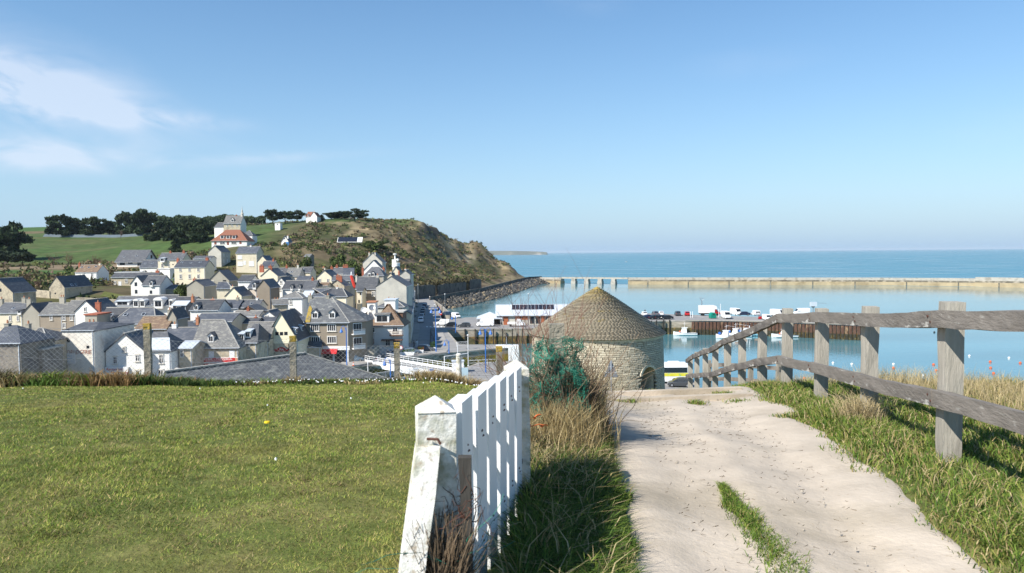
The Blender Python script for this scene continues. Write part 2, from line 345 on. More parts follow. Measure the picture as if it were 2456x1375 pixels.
mat('painted_post_old', (0.66, 0.63, 0.54), 0.9, 0.12, 6, col2=(0.36, 0.34, 0.22), c2scale=7, c2lo=0.5, c2hi=0.62, col3=(0.40, 0.26, 0.06), c3scale=5, c3lo=0.62, c3hi=0.68, bump=0.5, bscale=40, detail=8)
mat('wire', (0.42, 0.42, 0.41), 0.5, 0.1, 5, metal=0.3)
mat('net_green', (0.022, 0.15, 0.10), 0.6, 0.15, 8)
mat('net_orange', (0.62, 0.14, 0.04), 0.6, 0.15, 8)
mat('rust', (0.09, 0.04, 0.028), 0.9, 0.3, 15)
mat('pale_blue', (0.38, 0.52, 0.60), 0.6, 0.08, 3)
mat('tarp', (0.11, 0.14, 0.16), 0.8, 0.15, 0.2)
mat('sign_back', (0.15, 0.18, 0.22), 0.45, 0.06, 4, metal=0.2)
# Vauban tower
mat('tower_stone', (0.60, 0.535, 0.41), 0.93, 0.22, 3.0, rnd=0.22, col2=(0.45, 0.39, 0.28), c2scale=1.8, c2lo=0.5, c2hi=0.7, bump=0.5, bscale=10)
mat('tower_mortar', (0.27, 0.235, 0.175), 0.95, 0.3, 3)
mat('tower_slab', (0.25, 0.215, 0.155), 0.93, 0.2, 3, attr=True, bump=0.4, bscale=8)
mat('daisy', (0.80, 0.80, 0.78), 0.8, 0, 1)
mat('dandelion', (0.72, 0.50, 0.02), 0.8, 0, 1)

def water(name, base, rough, scale_bump, strength, streak):
    m = bpy.data.materials.new(name); m.use_nodes = True; M[name] = m
    t = m.node_tree; b = t.nodes['Principled BSDF']; L = t.links.new
    tcn = t.nodes.new('ShaderNodeTexCoord')
    mp = t.nodes.new('ShaderNodeMapping'); mp.inputs['Scale'].default_value = (0.0028, 0.013, 1); mp.inputs['Rotation'].default_value = (0, 0, 0.05); L(tcn.outputs['Object'], mp.inputs[0])
    n1 = t.nodes.new('ShaderNodeTexNoise'); n1.inputs['Scale'].default_value = streak; n1.inputs['Detail'].default_value = 6; n1.inputs['Distortion'].default_value = 0.6; L(mp.outputs[0], n1.inputs[0])
    mr = t.nodes.new('ShaderNodeMapRange'); mr.inputs[1].default_value = 0.36; mr.inputs[2].default_value = 0.66; L(n1.outputs[0], mr.inputs[0])
    mx = t.nodes.new('ShaderNodeMix'); mx.data_type = 'RGBA'; mx.inputs[6].default_value = (*[c * 0.80 for c in base], 1); mx.inputs[7].default_value = (*[min(1, c * 1.22) for c in base], 1)
    L(mr.outputs[0], mx.inputs[0]); L(mx.outputs[2], b.inputs['Base Color'])
    b.inputs['IOR'].default_value = 1.33
    r2 = t.nodes.new('ShaderNodeMapRange'); r2.inputs[3].default_value = rough * 0.6; r2.inputs[4].default_value = rough * 1.5; L(mr.outputs[0], r2.inputs[0]); L(r2.outputs[0], b.inputs['Roughness'])
    mp2 = t.nodes.new('ShaderNodeMapping'); mp2.inputs['Scale'].default_value = (0.55, 1.0, 1); L(tcn.outputs['Object'], mp2.inputs[0])
    n2 = t.nodes.new('ShaderNodeTexNoise'); n2.inputs['Scale'].default_value = scale_bump; n2.inputs['Detail'].default_value = 5; L(mp2.outputs[0], n2.inputs[0])
    bp = t.nodes.new('ShaderNodeBump'); bp.inputs['Distance'].default_value = 0.4; L(n2.outputs[0], bp.inputs['Height'])
    sm = t.nodes.new('ShaderNodeMapRange'); sm.inputs[3].default_value = strength * 0.45; sm.inputs[4].default_value = strength; L(mr.outputs[0], sm.inputs[0]); L(sm.outputs[0], bp.inputs['Strength'])
    L(bp.outputs[0], b.inputs['Normal'])
mat('breakwater_stain', (0.16, 0.145, 0.11), 0.92, 0.45, 0.35, col2=(0.36, 0.32, 0.25), c2scale=0.3, c2lo=0.5, c2hi=0.62, bump=0.5, bscale=0.8)
mat('pebble', (0.33, 0.29, 0.235), 0.9, 0.25, 20)
water('sea_water', (0.07, 0.205, 0.262), 0.32, 0.35, 1.0, 3.0)
water('harbour_water', (0.075, 0.195, 0.225), 0.03, 0.8, 0.11, 3.0)
# ------------------------------------------------------------------ far land (town side hill and headland)
QZ = 4.5
cps = []
def cw(X, Y, Z): cps.append((X, Y, Z))
def cp(px, py, Y): p = at(px, py, Y); cps.append((p.x, p.y, p.z))
for X in (-240, -190, -150, -110, -75, -45, -22): cw(X, 110, 4.4); cw(X, 145, 4.4)
for X, Y, Z in ((-190, 180, 8), (-125, 180, 5.4), (-75, 180, 5.0), (-33, 180, 4.4), (-25, 225, 4.4), (-37, 225, 4.5), (-66, 225, 7), (-103, 225, 10), (-137, 225, 14.2), (-175, 228, 15.5),
                (-157, 270, 17.5), (-112, 270, 15.5), (-79, 270, 11), (-49, 270, 6.5), (-29, 270, 4.4), (-175, 340, 21.5), (-119, 340, 20.5), (-81, 340, 16), (-56, 340, 10), (-40, 340, 4.3),
                (-250, 300, 18.5), (-330, 380, 22), (-47, 372, 4.3), (-38, 410, 4.4), (-27, 455, 4.4), (-16, 520, 4.4), (-4, 600, 4.4), (5, 680, 3.5), (8, 760, 0),
                (30, 760, -8), (30, 660, -8), (15, 560, -6), (0, 480, -6), (-5, 830, -1), (-60, 860, -1), (-150, 880, -2), (-260, 900, -2), (-60, 900, -8), (-260, 950, -8), (20, 850, -10)): cw(X, Y, Z)
for a in ((100, 625, 430), (300, 622, 430), (450, 612, 430), (560, 593, 420), (700, 592, 430), (800, 590, 430), (900, 612, 430), (985, 652, 430), (1012, 672, 430),
          (100, 590, 520), (300, 585, 520), (430, 570, 520), (570, 553, 500), (640, 545, 520), (740, 534, 520), (830, 533, 520), (900, 534, 530), (960, 562, 520), (1050, 640, 520), (1095, 672, 520),
          (100, 567, 600), (300, 566, 600), (600, 540, 600), (870, 529, 560), (940, 532, 600), (965, 541, 625), (1020, 546, 640), (1036, 549, 648), (1043, 561, 655), (1062, 569, 662), (1085, 582, 670), (1110, 589, 685),
          (1125, 603, 700), (1150, 599, 712), (1165, 610, 722), (1190, 625, 725), (1210, 640, 730), (1232, 655, 738),
          (1000, 640, 450), (1100, 640, 585), (950, 600, 480), (1000, 590, 560), (1060, 610, 620), (1130, 640, 660), (1180, 660, 660), (850, 590, 435), (760, 600, 390), (700, 612, 372),
          (740, 534, 620), (840, 531, 620), (740, 537, 700), (860, 533, 660), (640, 541, 640), (920, 532, 660), (80, 552, 800), (300, 552, 800), (600, 540, 760), (850, 535, 760), (80, 552, 1000), (400, 552, 1000), (0, 640, 330), (60, 660, 290), (0, 600, 480)): cp(*a)
cw(-720, 500, 40); cw(-720, 800, 56); cw(-500, 300, 18); cw(-720, 200, 14); cw(-720, 1200, 58); cw(-300, 840, 50); cw(-150, 830, 47); cw(-80, 800, 38); cw(-450, 1200, 56)
CPS = np.array(cps)
def tps_fit(P):
    n = len(P); xy = P[:, :2] / 100.0
    d = np.sqrt(((xy[:, None] - xy[None]) ** 2).sum(-1)); K = np.where(d > 0, d * d * np.log(d + 1e-12), 0) + np.eye(n) * 0.0006
    A = np.zeros((n + 3, n + 3)); A[:n, :n] = K; A[:n, n] = 1; A[:n, n + 1:] = xy; A[n, :n] = 1; A[n + 1:, :n] = xy.T
    return xy, np.linalg.solve(A, np.concatenate([P[:, 2], np.zeros(3)]))
_xy, _w = tps_fit(CPS)
def tps(X, Y):
    q = np.stack([np.ravel(X), np.ravel(Y)], 1) / 100.0; o = np.zeros(len(q))
    for s in range(0, len(q), 4000):
        d = np.sqrt(((q[s:s + 4000, None] - _xy[None]) ** 2).sum(-1)); U = np.where(d > 0, d * d * np.log(d + 1e-12), 0)
        o[s:s + 4000] = U @ _w[:-3] + _w[-3] + q[s:s + 4000] @ _w[-2:]
    return o.reshape(np.shape(X))
GS_ = 3.0; GX = np.arange(-720, 43, GS_); GY = np.arange(100, 1261, GS_)
gx, gy = np.meshgrid(GX, GY)                       # rows follow Y
GZ0 = tps(gx, gy)
slope = np.hypot(*np.gradient(GZ0, GS_))
flat = smooth01(4.8, 8.0, GZ0)
headland = smooth01(-150, -95, gx) * smooth01(420, 520, gy)
GZ = GZ0 + flat * (fbm(gx / 60, gy / 60, 3) * 1.6 + smooth01(40, 46, GZ0) * smooth01(-130, -100, gx) * (np.round(fbm(gx / 30, gy / 30, 3) * 3) / 3) * 3.5 + headland * (fbm(gx / 16, gy / 16, 4) * (2.0 + 8.0 * smooth01(0.3, 0.8, slope)) - 2.5 * smooth01(0.2, 0.5, np.abs(vnoise(gx / 22 + 3, gy / 60))) * smooth01(0.35, 0.8, slope)))
GZ = GZ + flat * headland * (1.1 * fbm(gx / 7, gy / 7, 3) * smooth01(.25, .6, slope) - 2.2 * smooth01(.12, .0, np.abs(vnoise(gx / 15 + 7, gy / 45 + 2))) * smooth01(.35, .7, slope))
GZ = GZ + 6.5 * np.exp(-((gx + 31) ** 2 + (gy - 712) ** 2) / 150) - 3.5 * np.exp(-((gx + 41) ** 2 + (gy - 700) ** 2) / 60)
# the quay and street side stay low
edge = np.interp(gy, [100, 180, 222, 361, 372, 410, 455, 520, 600, 640], [-44, -24, -27, -45, -47, -38, -27, -16, -4, 2])
GZ = np.where(gy < 360, np.where(gx > edge - 3, np.minimum(GZ, 4.3), GZ), GZ)
GZ = np.where(gy < 200, np.clip(GZ, 3.9, 60), GZ)
xw = np.interp(gy, [355, 366, 382, 410, 452, 484, 500], [-52, -49, -45, -38, -27.5, -21.5, -19]); wz = np.interp(gy, [356, 366, 382, 394, 398, 410, 446, 454, 484, 500], [4, 6.2, 6.2, 5.2, 5.2, 5.7, 4.8, 6.2, 5.2, 0])
dxw = xw - gx; GZ = np.where((gy > 356) & (gy < 500) & (dxw > 0.5) & (dxw < 60), np.maximum(GZ, QZ - .3 + wz * smooth01(.5, 2.5, dxw) + .12 * dxw * (GZ0 > 4)), GZ)
def T(X, Y):
    i = min(max((X - GX[0]) / GS_, 0), len(GX) - 1.001); j = min(max((Y - GY[0]) / GS_, 0), len(GY) - 1.001)
    a, b = int(i), int(j); u, v = i - a, j - b
    return float((GZ[b, a] * (1 - u) + GZ[b, a + 1] * u) * (1 - v) + (GZ[b + 1, a] * (1 - u) + GZ[b + 1, a + 1] * u) * v)
def ground_hit(px, py, y0=110, y1=1200):
    a, b = ray(px, py); Y = y0
    while Y < y1:
        if CZ + b * Y <= T(a * Y, Y): return Vector((a * Y, Y, T(a * Y, Y)))
        Y += 2
    return Vector((a * y1, y1, T(a * y1, y1)))
# colours of the land itself: meadow, plough, scrub, bare cliff
def mixc3(c, col, m): return c * (1 - m[..., None]) + np.array(col) * m[..., None]
n1 = fbm(gx / 35, gy / 35, 4); n2 = fbm(gx / 12 + 9, gy / 12, 4); n3 = fbm(gx / 70 - 4, gy / 70 + 2, 3)
C = np.zeros(gx.shape + (3,)) + np.array((0.085, 0.085, 0.035))
C = mixc3(C, (0.17, 0.13, 0.075), smooth01(-0.05, 0.25, n1) * 0.8)
C = mixc3(C, (0.11, 0.085, 0.05), smooth01(0.05, 0.3, n2) * 0.8)
hl = smooth01(-190, -120, gx) * smooth01(380, 440, gy)
C = mixc3(C, (0.27, 0.215, 0.125), hl * smooth01(-0.25, 0.2, n1))
C = mixc3(C, (0.12, 0.135, 0.05), hl * smooth01(0.02, 0.22, n3) * smooth01(-.2, .1, n2) * 0.9)
C = mixc3(C, (0.16, 0.12, 0.075), hl * smooth01(0.1, 0.35, n2 + 0.3 * n1))
C = mixc3(C, (0.38, 0.32, 0.22), smooth01(0.6, 1.0, slope) * smooth01(560, 640, gy) * smooth01(-90, -50, gx) * smooth01(-0.2, 0.15, n2))
C = mixc3(C, (0.10, 0.085, 0.06), smooth01(38, 43, GZ) * smooth01(0.5, 0.9, slope) * smooth01(-120, -90, gx) * 0.8)
meadow = smooth01(-135, -160, gx) * smooth01(408, 425, gy) * smooth01(640, 610, gy)
C = mixc3(C, (0.060, 0.105, 0.030), meadow * (0.75 + 0.5 * np.clip(n2, -.4, .4)))
C = mixc3(C, (0.07, 0.12, 0.035), smooth01(-330, -350, gx) * smooth01(690, 720, gy) * smooth01(0, 1, gy))
plough = smooth01(-150, -170, gx) * smooth01(318, 326, gy) * smooth01(392, 384, gy) * smooth01(-165, -180, gx)
C = mixc3(C, (0.22, 0.165, 0.11), plough * smooth01(-0.3, 0.0, n3))
C = mixc3(C, (0.06, 0.11, 0.03), smooth01(-165, -180, gx) * smooth01(288, 296, gy) * smooth01(316, 308, gy))
C = mixc3(C, (0.06, 0.115, 0.03), smooth01(49.0, 51.0, GZ) * smooth01(-70, -100, gx) * 0.8)
nf = fbm(gx / 5 + 2, gy / 5, 4); C = C * (1 - .35 * hl + .0 * nf)[..., None] * (1 + .9 * np.clip(nf, -.5, .5) * hl)[..., None] * (1 + .25 * hl)[..., None]
C = mixc3(C, (0.055, 0.062, 0.026), hl * smooth01(.12, .35, fbm(gx / 24 + 11, gy / 24 + 3, 4)) * .8)
C = mixc3(C, (0.07, 0.06, 0.045), smooth01(-110, -95, gx) * smooth01(590, 620, gy) * smooth01(41, 45, GZ) * smooth01(.45, .8, np.hypot(*np.gradient(GZ, GS_))) * .9)
C = mixc3(C, (0.16, 0.155, 0.145), smooth01(8.0, 5.0, GZ) * smooth01(400, 300, gy) * 0.8)
ny, nx = gx.shape
idx = np.arange(nx * ny).reshape(ny, nx)
F = np.stack([idx[:-1, :-1], idx[:-1, 1:], idx[1:, 1:], idx[1:, :-1]], -1).reshape(-1, 4)
cx = (gx[:-1, :-1] + 1.5).ravel(); cy = (gy[:-1, :-1] + 1.5).ravel()
keep = ~((cy < 360) & (cx > np.interp(cy, [100, 180, 222, 361], [-50, -24, -27, -45]) + 6)) & (GZ[:-1, :-1].ravel() > -6) & ~((cy < 150) & (cx > -52))
me = npmesh('hillside', np.stack([gx, gy, GZ], -1).reshape(-1, 3), F[keep], 'terrain', C.reshape(-1, 3), smooth=True)
tag(obj('hillside', me), 'green and brown hillside and headland behind the town', 'hillside', kind='structure')

# ------------------------------------------------------------------ sea, harbour water
BW = [(14, 668), (33, 654), (60, 640), (94, 623), (160, 603), (248, 579), (300, 548), (353, 517), (520, 425), (760, 290)]
s = MB(); ln = [(-60000, 800), (-3000, 800), (-500, 760), (0, 690)] + BW + [(3000, -900), (60000, -9000)]
fx = [-90000, -60000, -30000, -9000] + [x * 40 for x, _ in BW] + [80000, 100000]
for i in range(len(ln) - 1): s.poly([(*ln[i], 0), (*ln[i + 1], 0), (fx[i + 1], 70000, 0), (fx[i], 70000, 0)])
tag(s.build('sea', 'sea_water', fix=False), 'turquoise open sea beyond the breakwater', 'sea', kind='structure')
s = MB(); hl_ = [(-140, 720), (0, 690)] + BW
for i in range(len(hl_) - 1): s.poly([(hl_[i][0], -200, 0), (hl_[i + 1][0], -200, 0), (*hl_[i + 1], 0), (*hl_[i], 0)])
s.poly([(760, -900, 0), (3000, -900, 0), (3000, -899, 0), (760, 290, 0)])
tag(s.build('harbour_water', 'harbour_water', fix=False), 'calm blue-green harbour water', 'water', kind='structure')

# ------------------------------------------------------------------ quays and street
def slab(name, pts, top, z1=QZ, z0=-3.0, wall='quay_wall', tide=1.6, label=None, tidemat='quay_tide', cat='quay', kind='structure'):
    o = MB(); o.poly([(x, y, z1) for x, y in pts]); root = o.build(name, top, fix=False, kind=kind)
    # keep the top facing up
    if root.data.polygons[0].normal.z < 0: root.data.flip_normals()
    n = len(pts); q = MB(); t_ = MB(); c = MB()
    area = sum(pts[i][0] * pts[(i + 1) % n][1] - pts[(i + 1) % n][0] * pts[i][1] for i in range(n))
    P = pts if area > 0 else pts[::-1]
    for i in range(n):
        a, b = P[i], P[(i + 1) % n]
        q.poly([(*a, tide), (*b, tide), (*b, z1 - 0.35), (*a, z1 - 0.35)])
        d = Vector((b[1] - a[1], a[0] - b[0], 0)).normalized()
        e = lambda p, z, k: (p[0] + d.x * k, p[1] + d.y * k, z)
        t_.poly([e(a, z0, .12), e(b, z0, .12), e(b, tide, .12), e(a, tide, .12)]); t_.poly([e(a, tide, .12), e(b, tide, .12), e(b, tide, 0), e(a, tide, 0)])
        c.poly([e(a, z1 - .35, .1), e(b, z1 - .35, .1), e(b, z1 + .004, .1), e(a, z1 + .004, .1)])
        c.poly([e(a, z1 + .004, .1), e(b, z1 + .004, .1), e(b, z1 + .004, -.5), e(a, z1 + .004, -.5)])
        c.poly([e(a, z1 - .35, .1), e(b, z1 - .35, .1), e(b, z1 - .35, 0), e(a, z1 - .35, 0)])
    q.build('quay_wall', wall, root, fix=False); t_.build('tide_band', tidemat, root, fix=False); c.build('coping', 'concrete', root, fix=False)
    if label: tag(root, label, cat, kind=kind)
    return root
# near side (below our hill) with the road to the bridge, parking for the coach on the right
slab('near_quay', [(-260, 40), (16, 40), (26, 100), (32, 133), (18, 149), (0, 155), (-7, 153), (-11.5, 141), (-41, 126), (-56, 131), (-56, 155), (-260, 155)], 'asphalt', label='asphalt quay and road below the near hill')
# town side quay with the street running to the far end
slab('town_quay', [(-58, 139), (-33, 149), (-22.5, 163), (-14, 169.5), (-4, 176), (1, 178.5), (0, 183), (-13.2, 184), (-19.6, 221), (-37.5, 361), (-45, 384), (-51, 384), (-30, 222), (-30, 180), (-58, 168)], 'asphalt', z1=QZ + 0.02, tidemat='tide_lichen', tide=3.0, label='town quay with the street along the houses')
MOLE = [(-20.5, 221), (10, 223), (50, 244), (78, 238), (104, 223), (108, 229), (104, 243), (50, 272), (18, 262), (-16, 262), (-24, 250)]
slab('harbour_mole', MOLE, 'asphalt', z1=QZ + 0.01, tide=2.2, label='harbour mole used as car park')
def sheet(name, pts, m, z, kind='structure', parent=None):
    o = MB(); o.poly([(x, y, z) for x, y in pts]); r = o.build(name, m, parent, fix=False, kind=kind)
    if r.data.polygons[0].normal.z < 0: r.data.flip_normals()
    return r
def pave(name, pts, z, h=0.13, m='pavement', label=None):
    o = MB(); o.prism([(x, y) for x, y in pts], z - 0.2, z + h, 'z'); r = o.build(name, m, kind='structure')
    if label: tag(r, label, 'pavement', kind='structure')
    return r
pave('pavement', [(-32, 149.6), (-22.8, 163.2), (-15, 169), (-15, 174.5), (-22, 172), (-28.5, 163), (-36, 155)], QZ + 0.02, label='pale pavement along the town quay edge')
pave('street_pavement', [(-16.2, 186), (-20.8, 221), (-24.3, 221), (-19, 186)], QZ + 0.02, label='pale pavement on the sea side of the street')
pave('street_pavement', [(-25, 186), (-29.5, 222), (-48, 366), (-46.7, 366), (-27.5, 222), (-23.6, 186)], QZ + 0.02, label='pavement at the foot of the street houses')
# crossing stripes and edge lines
def lines(parent, segs, wd, z):
    for a, b in segs:
        d = Vector((b[0] - a[0], b[1] - a[1], 0)).normalized(); n = Vector((-d.y, d.x, 0)) * wd / 2
        sheet('road_marking', [(a[0] + n.x, a[1] + n.y), (b[0] + n.x, b[1] + n.y), (b[0] - n.x, b[1] - n.y), (a[0] - n.x, a[1] - n.y)], 'paint_line', z, None, parent)
tq = bpy.data.objects['town_quay']
lines(tq, [((-26 + k * 1.1, 228), (-26.4 + k * 1.1, 231.5)) for k in range(6)], 0.55, QZ + 0.028)
lines(bpy.data.objects['harbour_mole'], [((52 + k * 6, 262 - k * 2.2), (53 + k * 6, 257 - k * 2.2)) for k in range(7)], 0.15, QZ + 0.02)

# promenade round the foot of the cliff, its parapet, the rock revetment
PR = [(-40, 361), (-36, 380), (-29, 410), (-18.5, 452), (-8, 520), (4, 596), (14, 650), (26, 662)]
def offs(pl, k):
    r = []
    for i, p in enumerate(pl):
        a = pl[max(i - 1, 0)]; b = pl[min(i + 1, len(pl) - 1)]; d = Vector((b[0] - a[0], b[1] - a[1])).normalized(); r.append((p[0] + d.y * k, p[1] - d.x * k))
    return r
inn, outn = offs(PR, -6.5), offs(PR, 0)
o = MB()
for i in range(len(PR) - 1): o.poly([(*outn[i], QZ), (*outn[i + 1], QZ), (*inn[i + 1], QZ), (*inn[i], QZ)])
tag(o.build('promenade', 'pavement', fix=False), 'pale promenade curving round the foot of the cliff', 'promenade', kind='structure')
def wall_line(name, pl, z0, z1, th, m):
    o = MB(); A, B = offs(pl, -th / 2), offs(pl, th / 2)
    for i in range(len(pl) - 1):
        a, b, c, d = A[i], B[i], A[i + 1], B[i + 1]
        o.poly([(*b, z0), (*d, z0), (*d, z1), (*b, z1)]); o.poly([(*c, z0), (*a, z0), (*a, z1), (*c, z1)]); o.poly([(*a, z1), (*b, z1), (*d, z1), (*c, z1)])
    for e in (0, len(pl) - 1): o.poly([(*A[e], z0), (*B[e], z0), (*B[e], z1), (*A[e], z1)])
    return o.build(name, m)
tag(wall_line('sea_wall', offs(PR, 0.3), -1.0, QZ + 1.5, 0.6, 'retaining'), 'dark sea wall with parapet above the rocks', 'wall')
RW = [(-47.5, 366), (-43.5, 382), (-36.5, 410), (-26, 452), (-21.5, 480)]
def rwall(name, pl, hs, label):
    P0 = np.array(pl); cm = np.concatenate([[0], np.cumsum(np.hypot(*np.diff(P0, axis=0).T))]); tt = np.linspace(0, cm[-1], 14); hs = [float(v) for v in np.interp(tt, cm, hs) + .7 * fbm(tt / 4 + cm[-1], tt * 0, 2)]; pl = [(float(a_), float(b_)) for a_, b_ in zip(np.interp(tt, cm, P0[:, 0]), np.interp(tt, cm, P0[:, 1]))]
    o = MB(); A, B = offs(pl, -0.6), offs(pl, 0.3)
    for i in range(len(pl) - 1):
        h0, h1 = QZ + hs[i], QZ + hs[i + 1]; a, b, c, d = A[i], B[i], A[i + 1], B[i + 1]
        o.poly([(*b, 3), (*d, 3), (*d, h1), (*b, h0)]); o.poly([(*a, h0), (*b, h0), (*d, h1), (*c, h1)]); o.poly([(*c, 3), (*a, 3), (*a, h0), (*c, h1)])
    o.poly([(*A[0], 3), (*B[0], 3), (*B[0], QZ + hs[0]), (*A[0], QZ + hs[0])]); o.poly([(*A[-1], 3), (*B[-1], 3), (*B[-1], QZ + hs[-1]), (*A[-1], QZ + hs[-1])])
    tag(o.build(name, 'retaining'), label, 'wall')
rwall('retaining_wall', [(-47.5, 366), (-43.5, 382), (-40.5, 394)], [6.5, 6.5, 5.5], 'tall pale-edged retaining wall nearest the street end')
rwall('retaining_wall', [(-39.5, 398), (-36.5, 410), (-27.5, 446)], [5.5, 6, 5], 'long dark retaining wall at the cliff foot')
rwall('retaining_wall', [(-25.5, 454), (-20, 484)], [6.5, 5.5], 'farthest dark retaining wall at the cliff foot')
# rocks
def rocks(n):
    ico = bmesh.new(); bmesh.ops.create_icosphere(ico, subdivisions=1, radius=1.0); bv = np.array([v.co[:] for v in ico.verts]); bf = np.array([[v.index for v in f.verts] for f in ico.faces]); ico.free()
    P = np.array(PR); seg = np.hypot(*np.diff(P, axis=0).T); cum = np.concatenate([[0], np.cumsum(seg)]); V = []; Fc = []; Cc = []
    for k in range(n):
        t = RNG.random() * cum[-1]; x = np.interp(t, cum, P[:, 0]); y = np.interp(t, cum, P[:, 1]); x2 = np.interp(t + 2, cum, P[:, 0]); y2 = np.interp(t + 2, cum, P[:, 1])
        d = np.array([y2 - y, -(x2 - x)]); d = d / (np.hypot(*d) + 1e-6) if np.hypot(*d) > 1e-3 else np.array([1, 0]); wd = np.interp(t, [0, 20, cum[-1]], [7, 11, 12]); q = RNG.random()
        sc = RNG.uniform(0.55, 1.35); z = 3.9 * (1 - q) - 0.4 + RNG.uniform(-.2, .4)
        rv = bv * (sc * RNG.uniform(0.6, 1.25, 3)) * RNG.uniform(0.82, 1.12, (len(bv), 1)); ang = RNG.random() * 6.28; ca, sa = math.cos(ang), math.sin(ang)
        rv = np.stack([rv[:, 0] * ca - rv[:, 1] * sa, rv[:, 0] * sa + rv[:, 1] * ca, rv[:, 2]], 1)
        Fc.append(bf + len(V) * len(bv)); V.append(rv + [x + d[0] * (0.8 + wd * q), y + d[1] * (0.8 + wd * q), z])
        g = RNG.uniform(0.035, 0.11); Cc.append(np.tile(np.array([g, g * 0.95, g * 0.85]) if RNG.random() > .1 else np.array([.24, .19, .12]), (len(bv), 1)))
    return npmesh('rock_revetment', np.concatenate(V), np.concatenate(Fc), 'rock_dark', np.concatenate(Cc))
tag(obj('rock_revetment', rocks(2600)), 'dark boulders piled below the curving sea wall', 'rocks', kind='stuff')

# ------------------------------------------------------------------ breakwater with open spans
bwr = empty('breakwater', (0, 0, 0)); tag(bwr, 'long stone breakwater closing the outer harbour', 'breakwater')
def bw_seg(pl, zt, zl, name='breakwater_wall'):
    A, B = offs(pl, -3.5), offs(pl, 1.5); A2, B2 = offs(pl, -4.2), offs(pl, 2.6); lo = MB(); up = MB()
    for i in range(len(pl) - 1):
        lo.poly([(*B2[i], -3), (*B2[i + 1], -3), (*B2[i + 1], zl), (*B2[i], zl)]); lo.poly([(*B2[i], zl), (*B2[i + 1], zl), (*B[i + 1], zl), (*B[i], zl)])
        lo.poly([(*A2[i + 1], -3), (*A2[i], -3), (*A2[i], zl), (*A2[i + 1], zl)])
        up.poly([(*B[i], zl), (*B[i + 1], zl), (*B[i + 1], zt), (*B[i], zt)]); up.poly([(*A[i], zt), (*B[i], zt), (*B[i + 1], zt), (*A[i + 1], zt)]); up.poly([(*A[i + 1], zl), (*A[i], zl), (*A[i], zt), (*A[i + 1], zt)])
    for e in (0, len(pl) - 1):
        lo.poly([(*A2[e], -3), (*B2[e], -3), (*B2[e], zl), (*A2[e], zl)]); up.poly([(*A[e], zl), (*B[e], zl), (*B[e], zt), (*A[e], zt)])
    st = MB(); B3 = offs(pl, 1.62)
    for i in range(len(pl) - 1): st.poly([(*B3[i], zl + .02), (*B3[i + 1], zl + .02), (*B3[i + 1], zl + 1.3), (*B3[i], zl + 1.3)]); st.poly([(*B3[i], zl + 1.3), (*B3[i + 1], zl + 1.3), (*B[i + 1], zl + 1.3), (*B[i], zl + 1.3)])
    st.build('stained_course', 'breakwater_stain', bwr, fix=False)
    for i in range(len(pl) - 1):
        n_ = max(1, int(math.dist(pl[i], pl[i + 1]) / 26))
        for k_ in range(n_): q_ = Vector(B2[i]).lerp(Vector(B2[i + 1]), (k_ + .5) / n_); jt = MB(); jt.box(q_.x - .35, q_.x + .35, q_.y - .3, q_.y + .3, -2, zl + (1.2 if k_ % 2 else .1)); jt.build('buttress', 'breakwater_stain', bwr)
    l = lo.build('footing', 'breakwater_low', bwr); u = up.build(name, 'breakwater_top', bwr)
def wpt(px, Y):
    a, _ = ray(px, 680); return (a * Y, Y)
S0 = [(20, 664), wpt(1322, 655), wpt(1348, 648)]
bw_seg(S0, 5.2, 2.2)
S2 = [wpt(1507, 621), wpt(1700, 604), wpt(2000, 579), wpt(2100, 570), wpt(2250, 552), wpt(2350, 536)]
bw_seg(S2, 5.7, 2.6)
S3 = [wpt(2340, 536), wpt(2456, 516), (520, 425), (700, 325)]
bw_seg(S3, 6.7, 3.0)
d0, d1 = Vector((*S0[-1], 0)), Vector((*S2[0], 0)); o = MB(); o.bar(d0 + Vector((0, 0, 5.0)), d1 + Vector((0, 0, 5.0)), 4.0, 1.3); o.build('bridge_deck', 'breakwater_top', bwr)
for k in range(1, 5):
    p = d0.lerp(d1, (k - 0.05) / 5); o = MB(); dd = (d1 - d0).normalized(); m = Matrix((dd, Vector((-dd.y, dd.x, 0)), Vector((0, 0, 1)))).transposed().to_4x4(); m.translation = p
    o.box(-2.0, 2.0, -2.6, 2.6, -3, 2.4, m); o.box(-1.7, 1.7, -2.2, 2.2, 2.4, 4.35, m); o.build('pier', 'breakwater_top', bwr)
for k in range(26):
    p = d0.lerp(d1, k / 25); o = MB(); o.box(p.x - .1, p.x + .1, p.y - 1.8, p.y - 1.6, 5.65, 6.6); o.build('railing_post', 'breakwater_top', bwr)

# far coast on the horizon
def coast(name, pxs, tops, Y, label, col):
    o = MB(); n = len(pxs); back = Y + 1500; pts = []
    for i, px in enumerate(pxs):
        t_ = ray(px, 606)[0]; z = tops[i]
        pts.append([(t_ * Y, Y, -1), (t_ * Y, Y + 25, z * 0.85), (t_ * (Y + 300), Y + 300, z), (t_ * back, back, z * 1.05), (t_ * back, back + 50, -1)])
    o.loft(pts); return tag(o.build(name, col), label, 'coast', kind='structure')
mat('coast_land', (0.14, 0.14, 0.10), 0.95, 0.3, 0.003, col2=(0.35, 0.30, 0.24), c2scale=0.004, c2lo=0.5, c2hi=0.6)
coast('far_coast', [1120, 1150, 1165, 1180, 1200, 1220, 1240, 1260, 1280, 1300, 1311, 1314], [60, 58, 56, 53, 52, 50, 49, 46, 42, 36, 30, 3], 9000, 'low far coast fading into the haze at the horizon', 'coast_land')

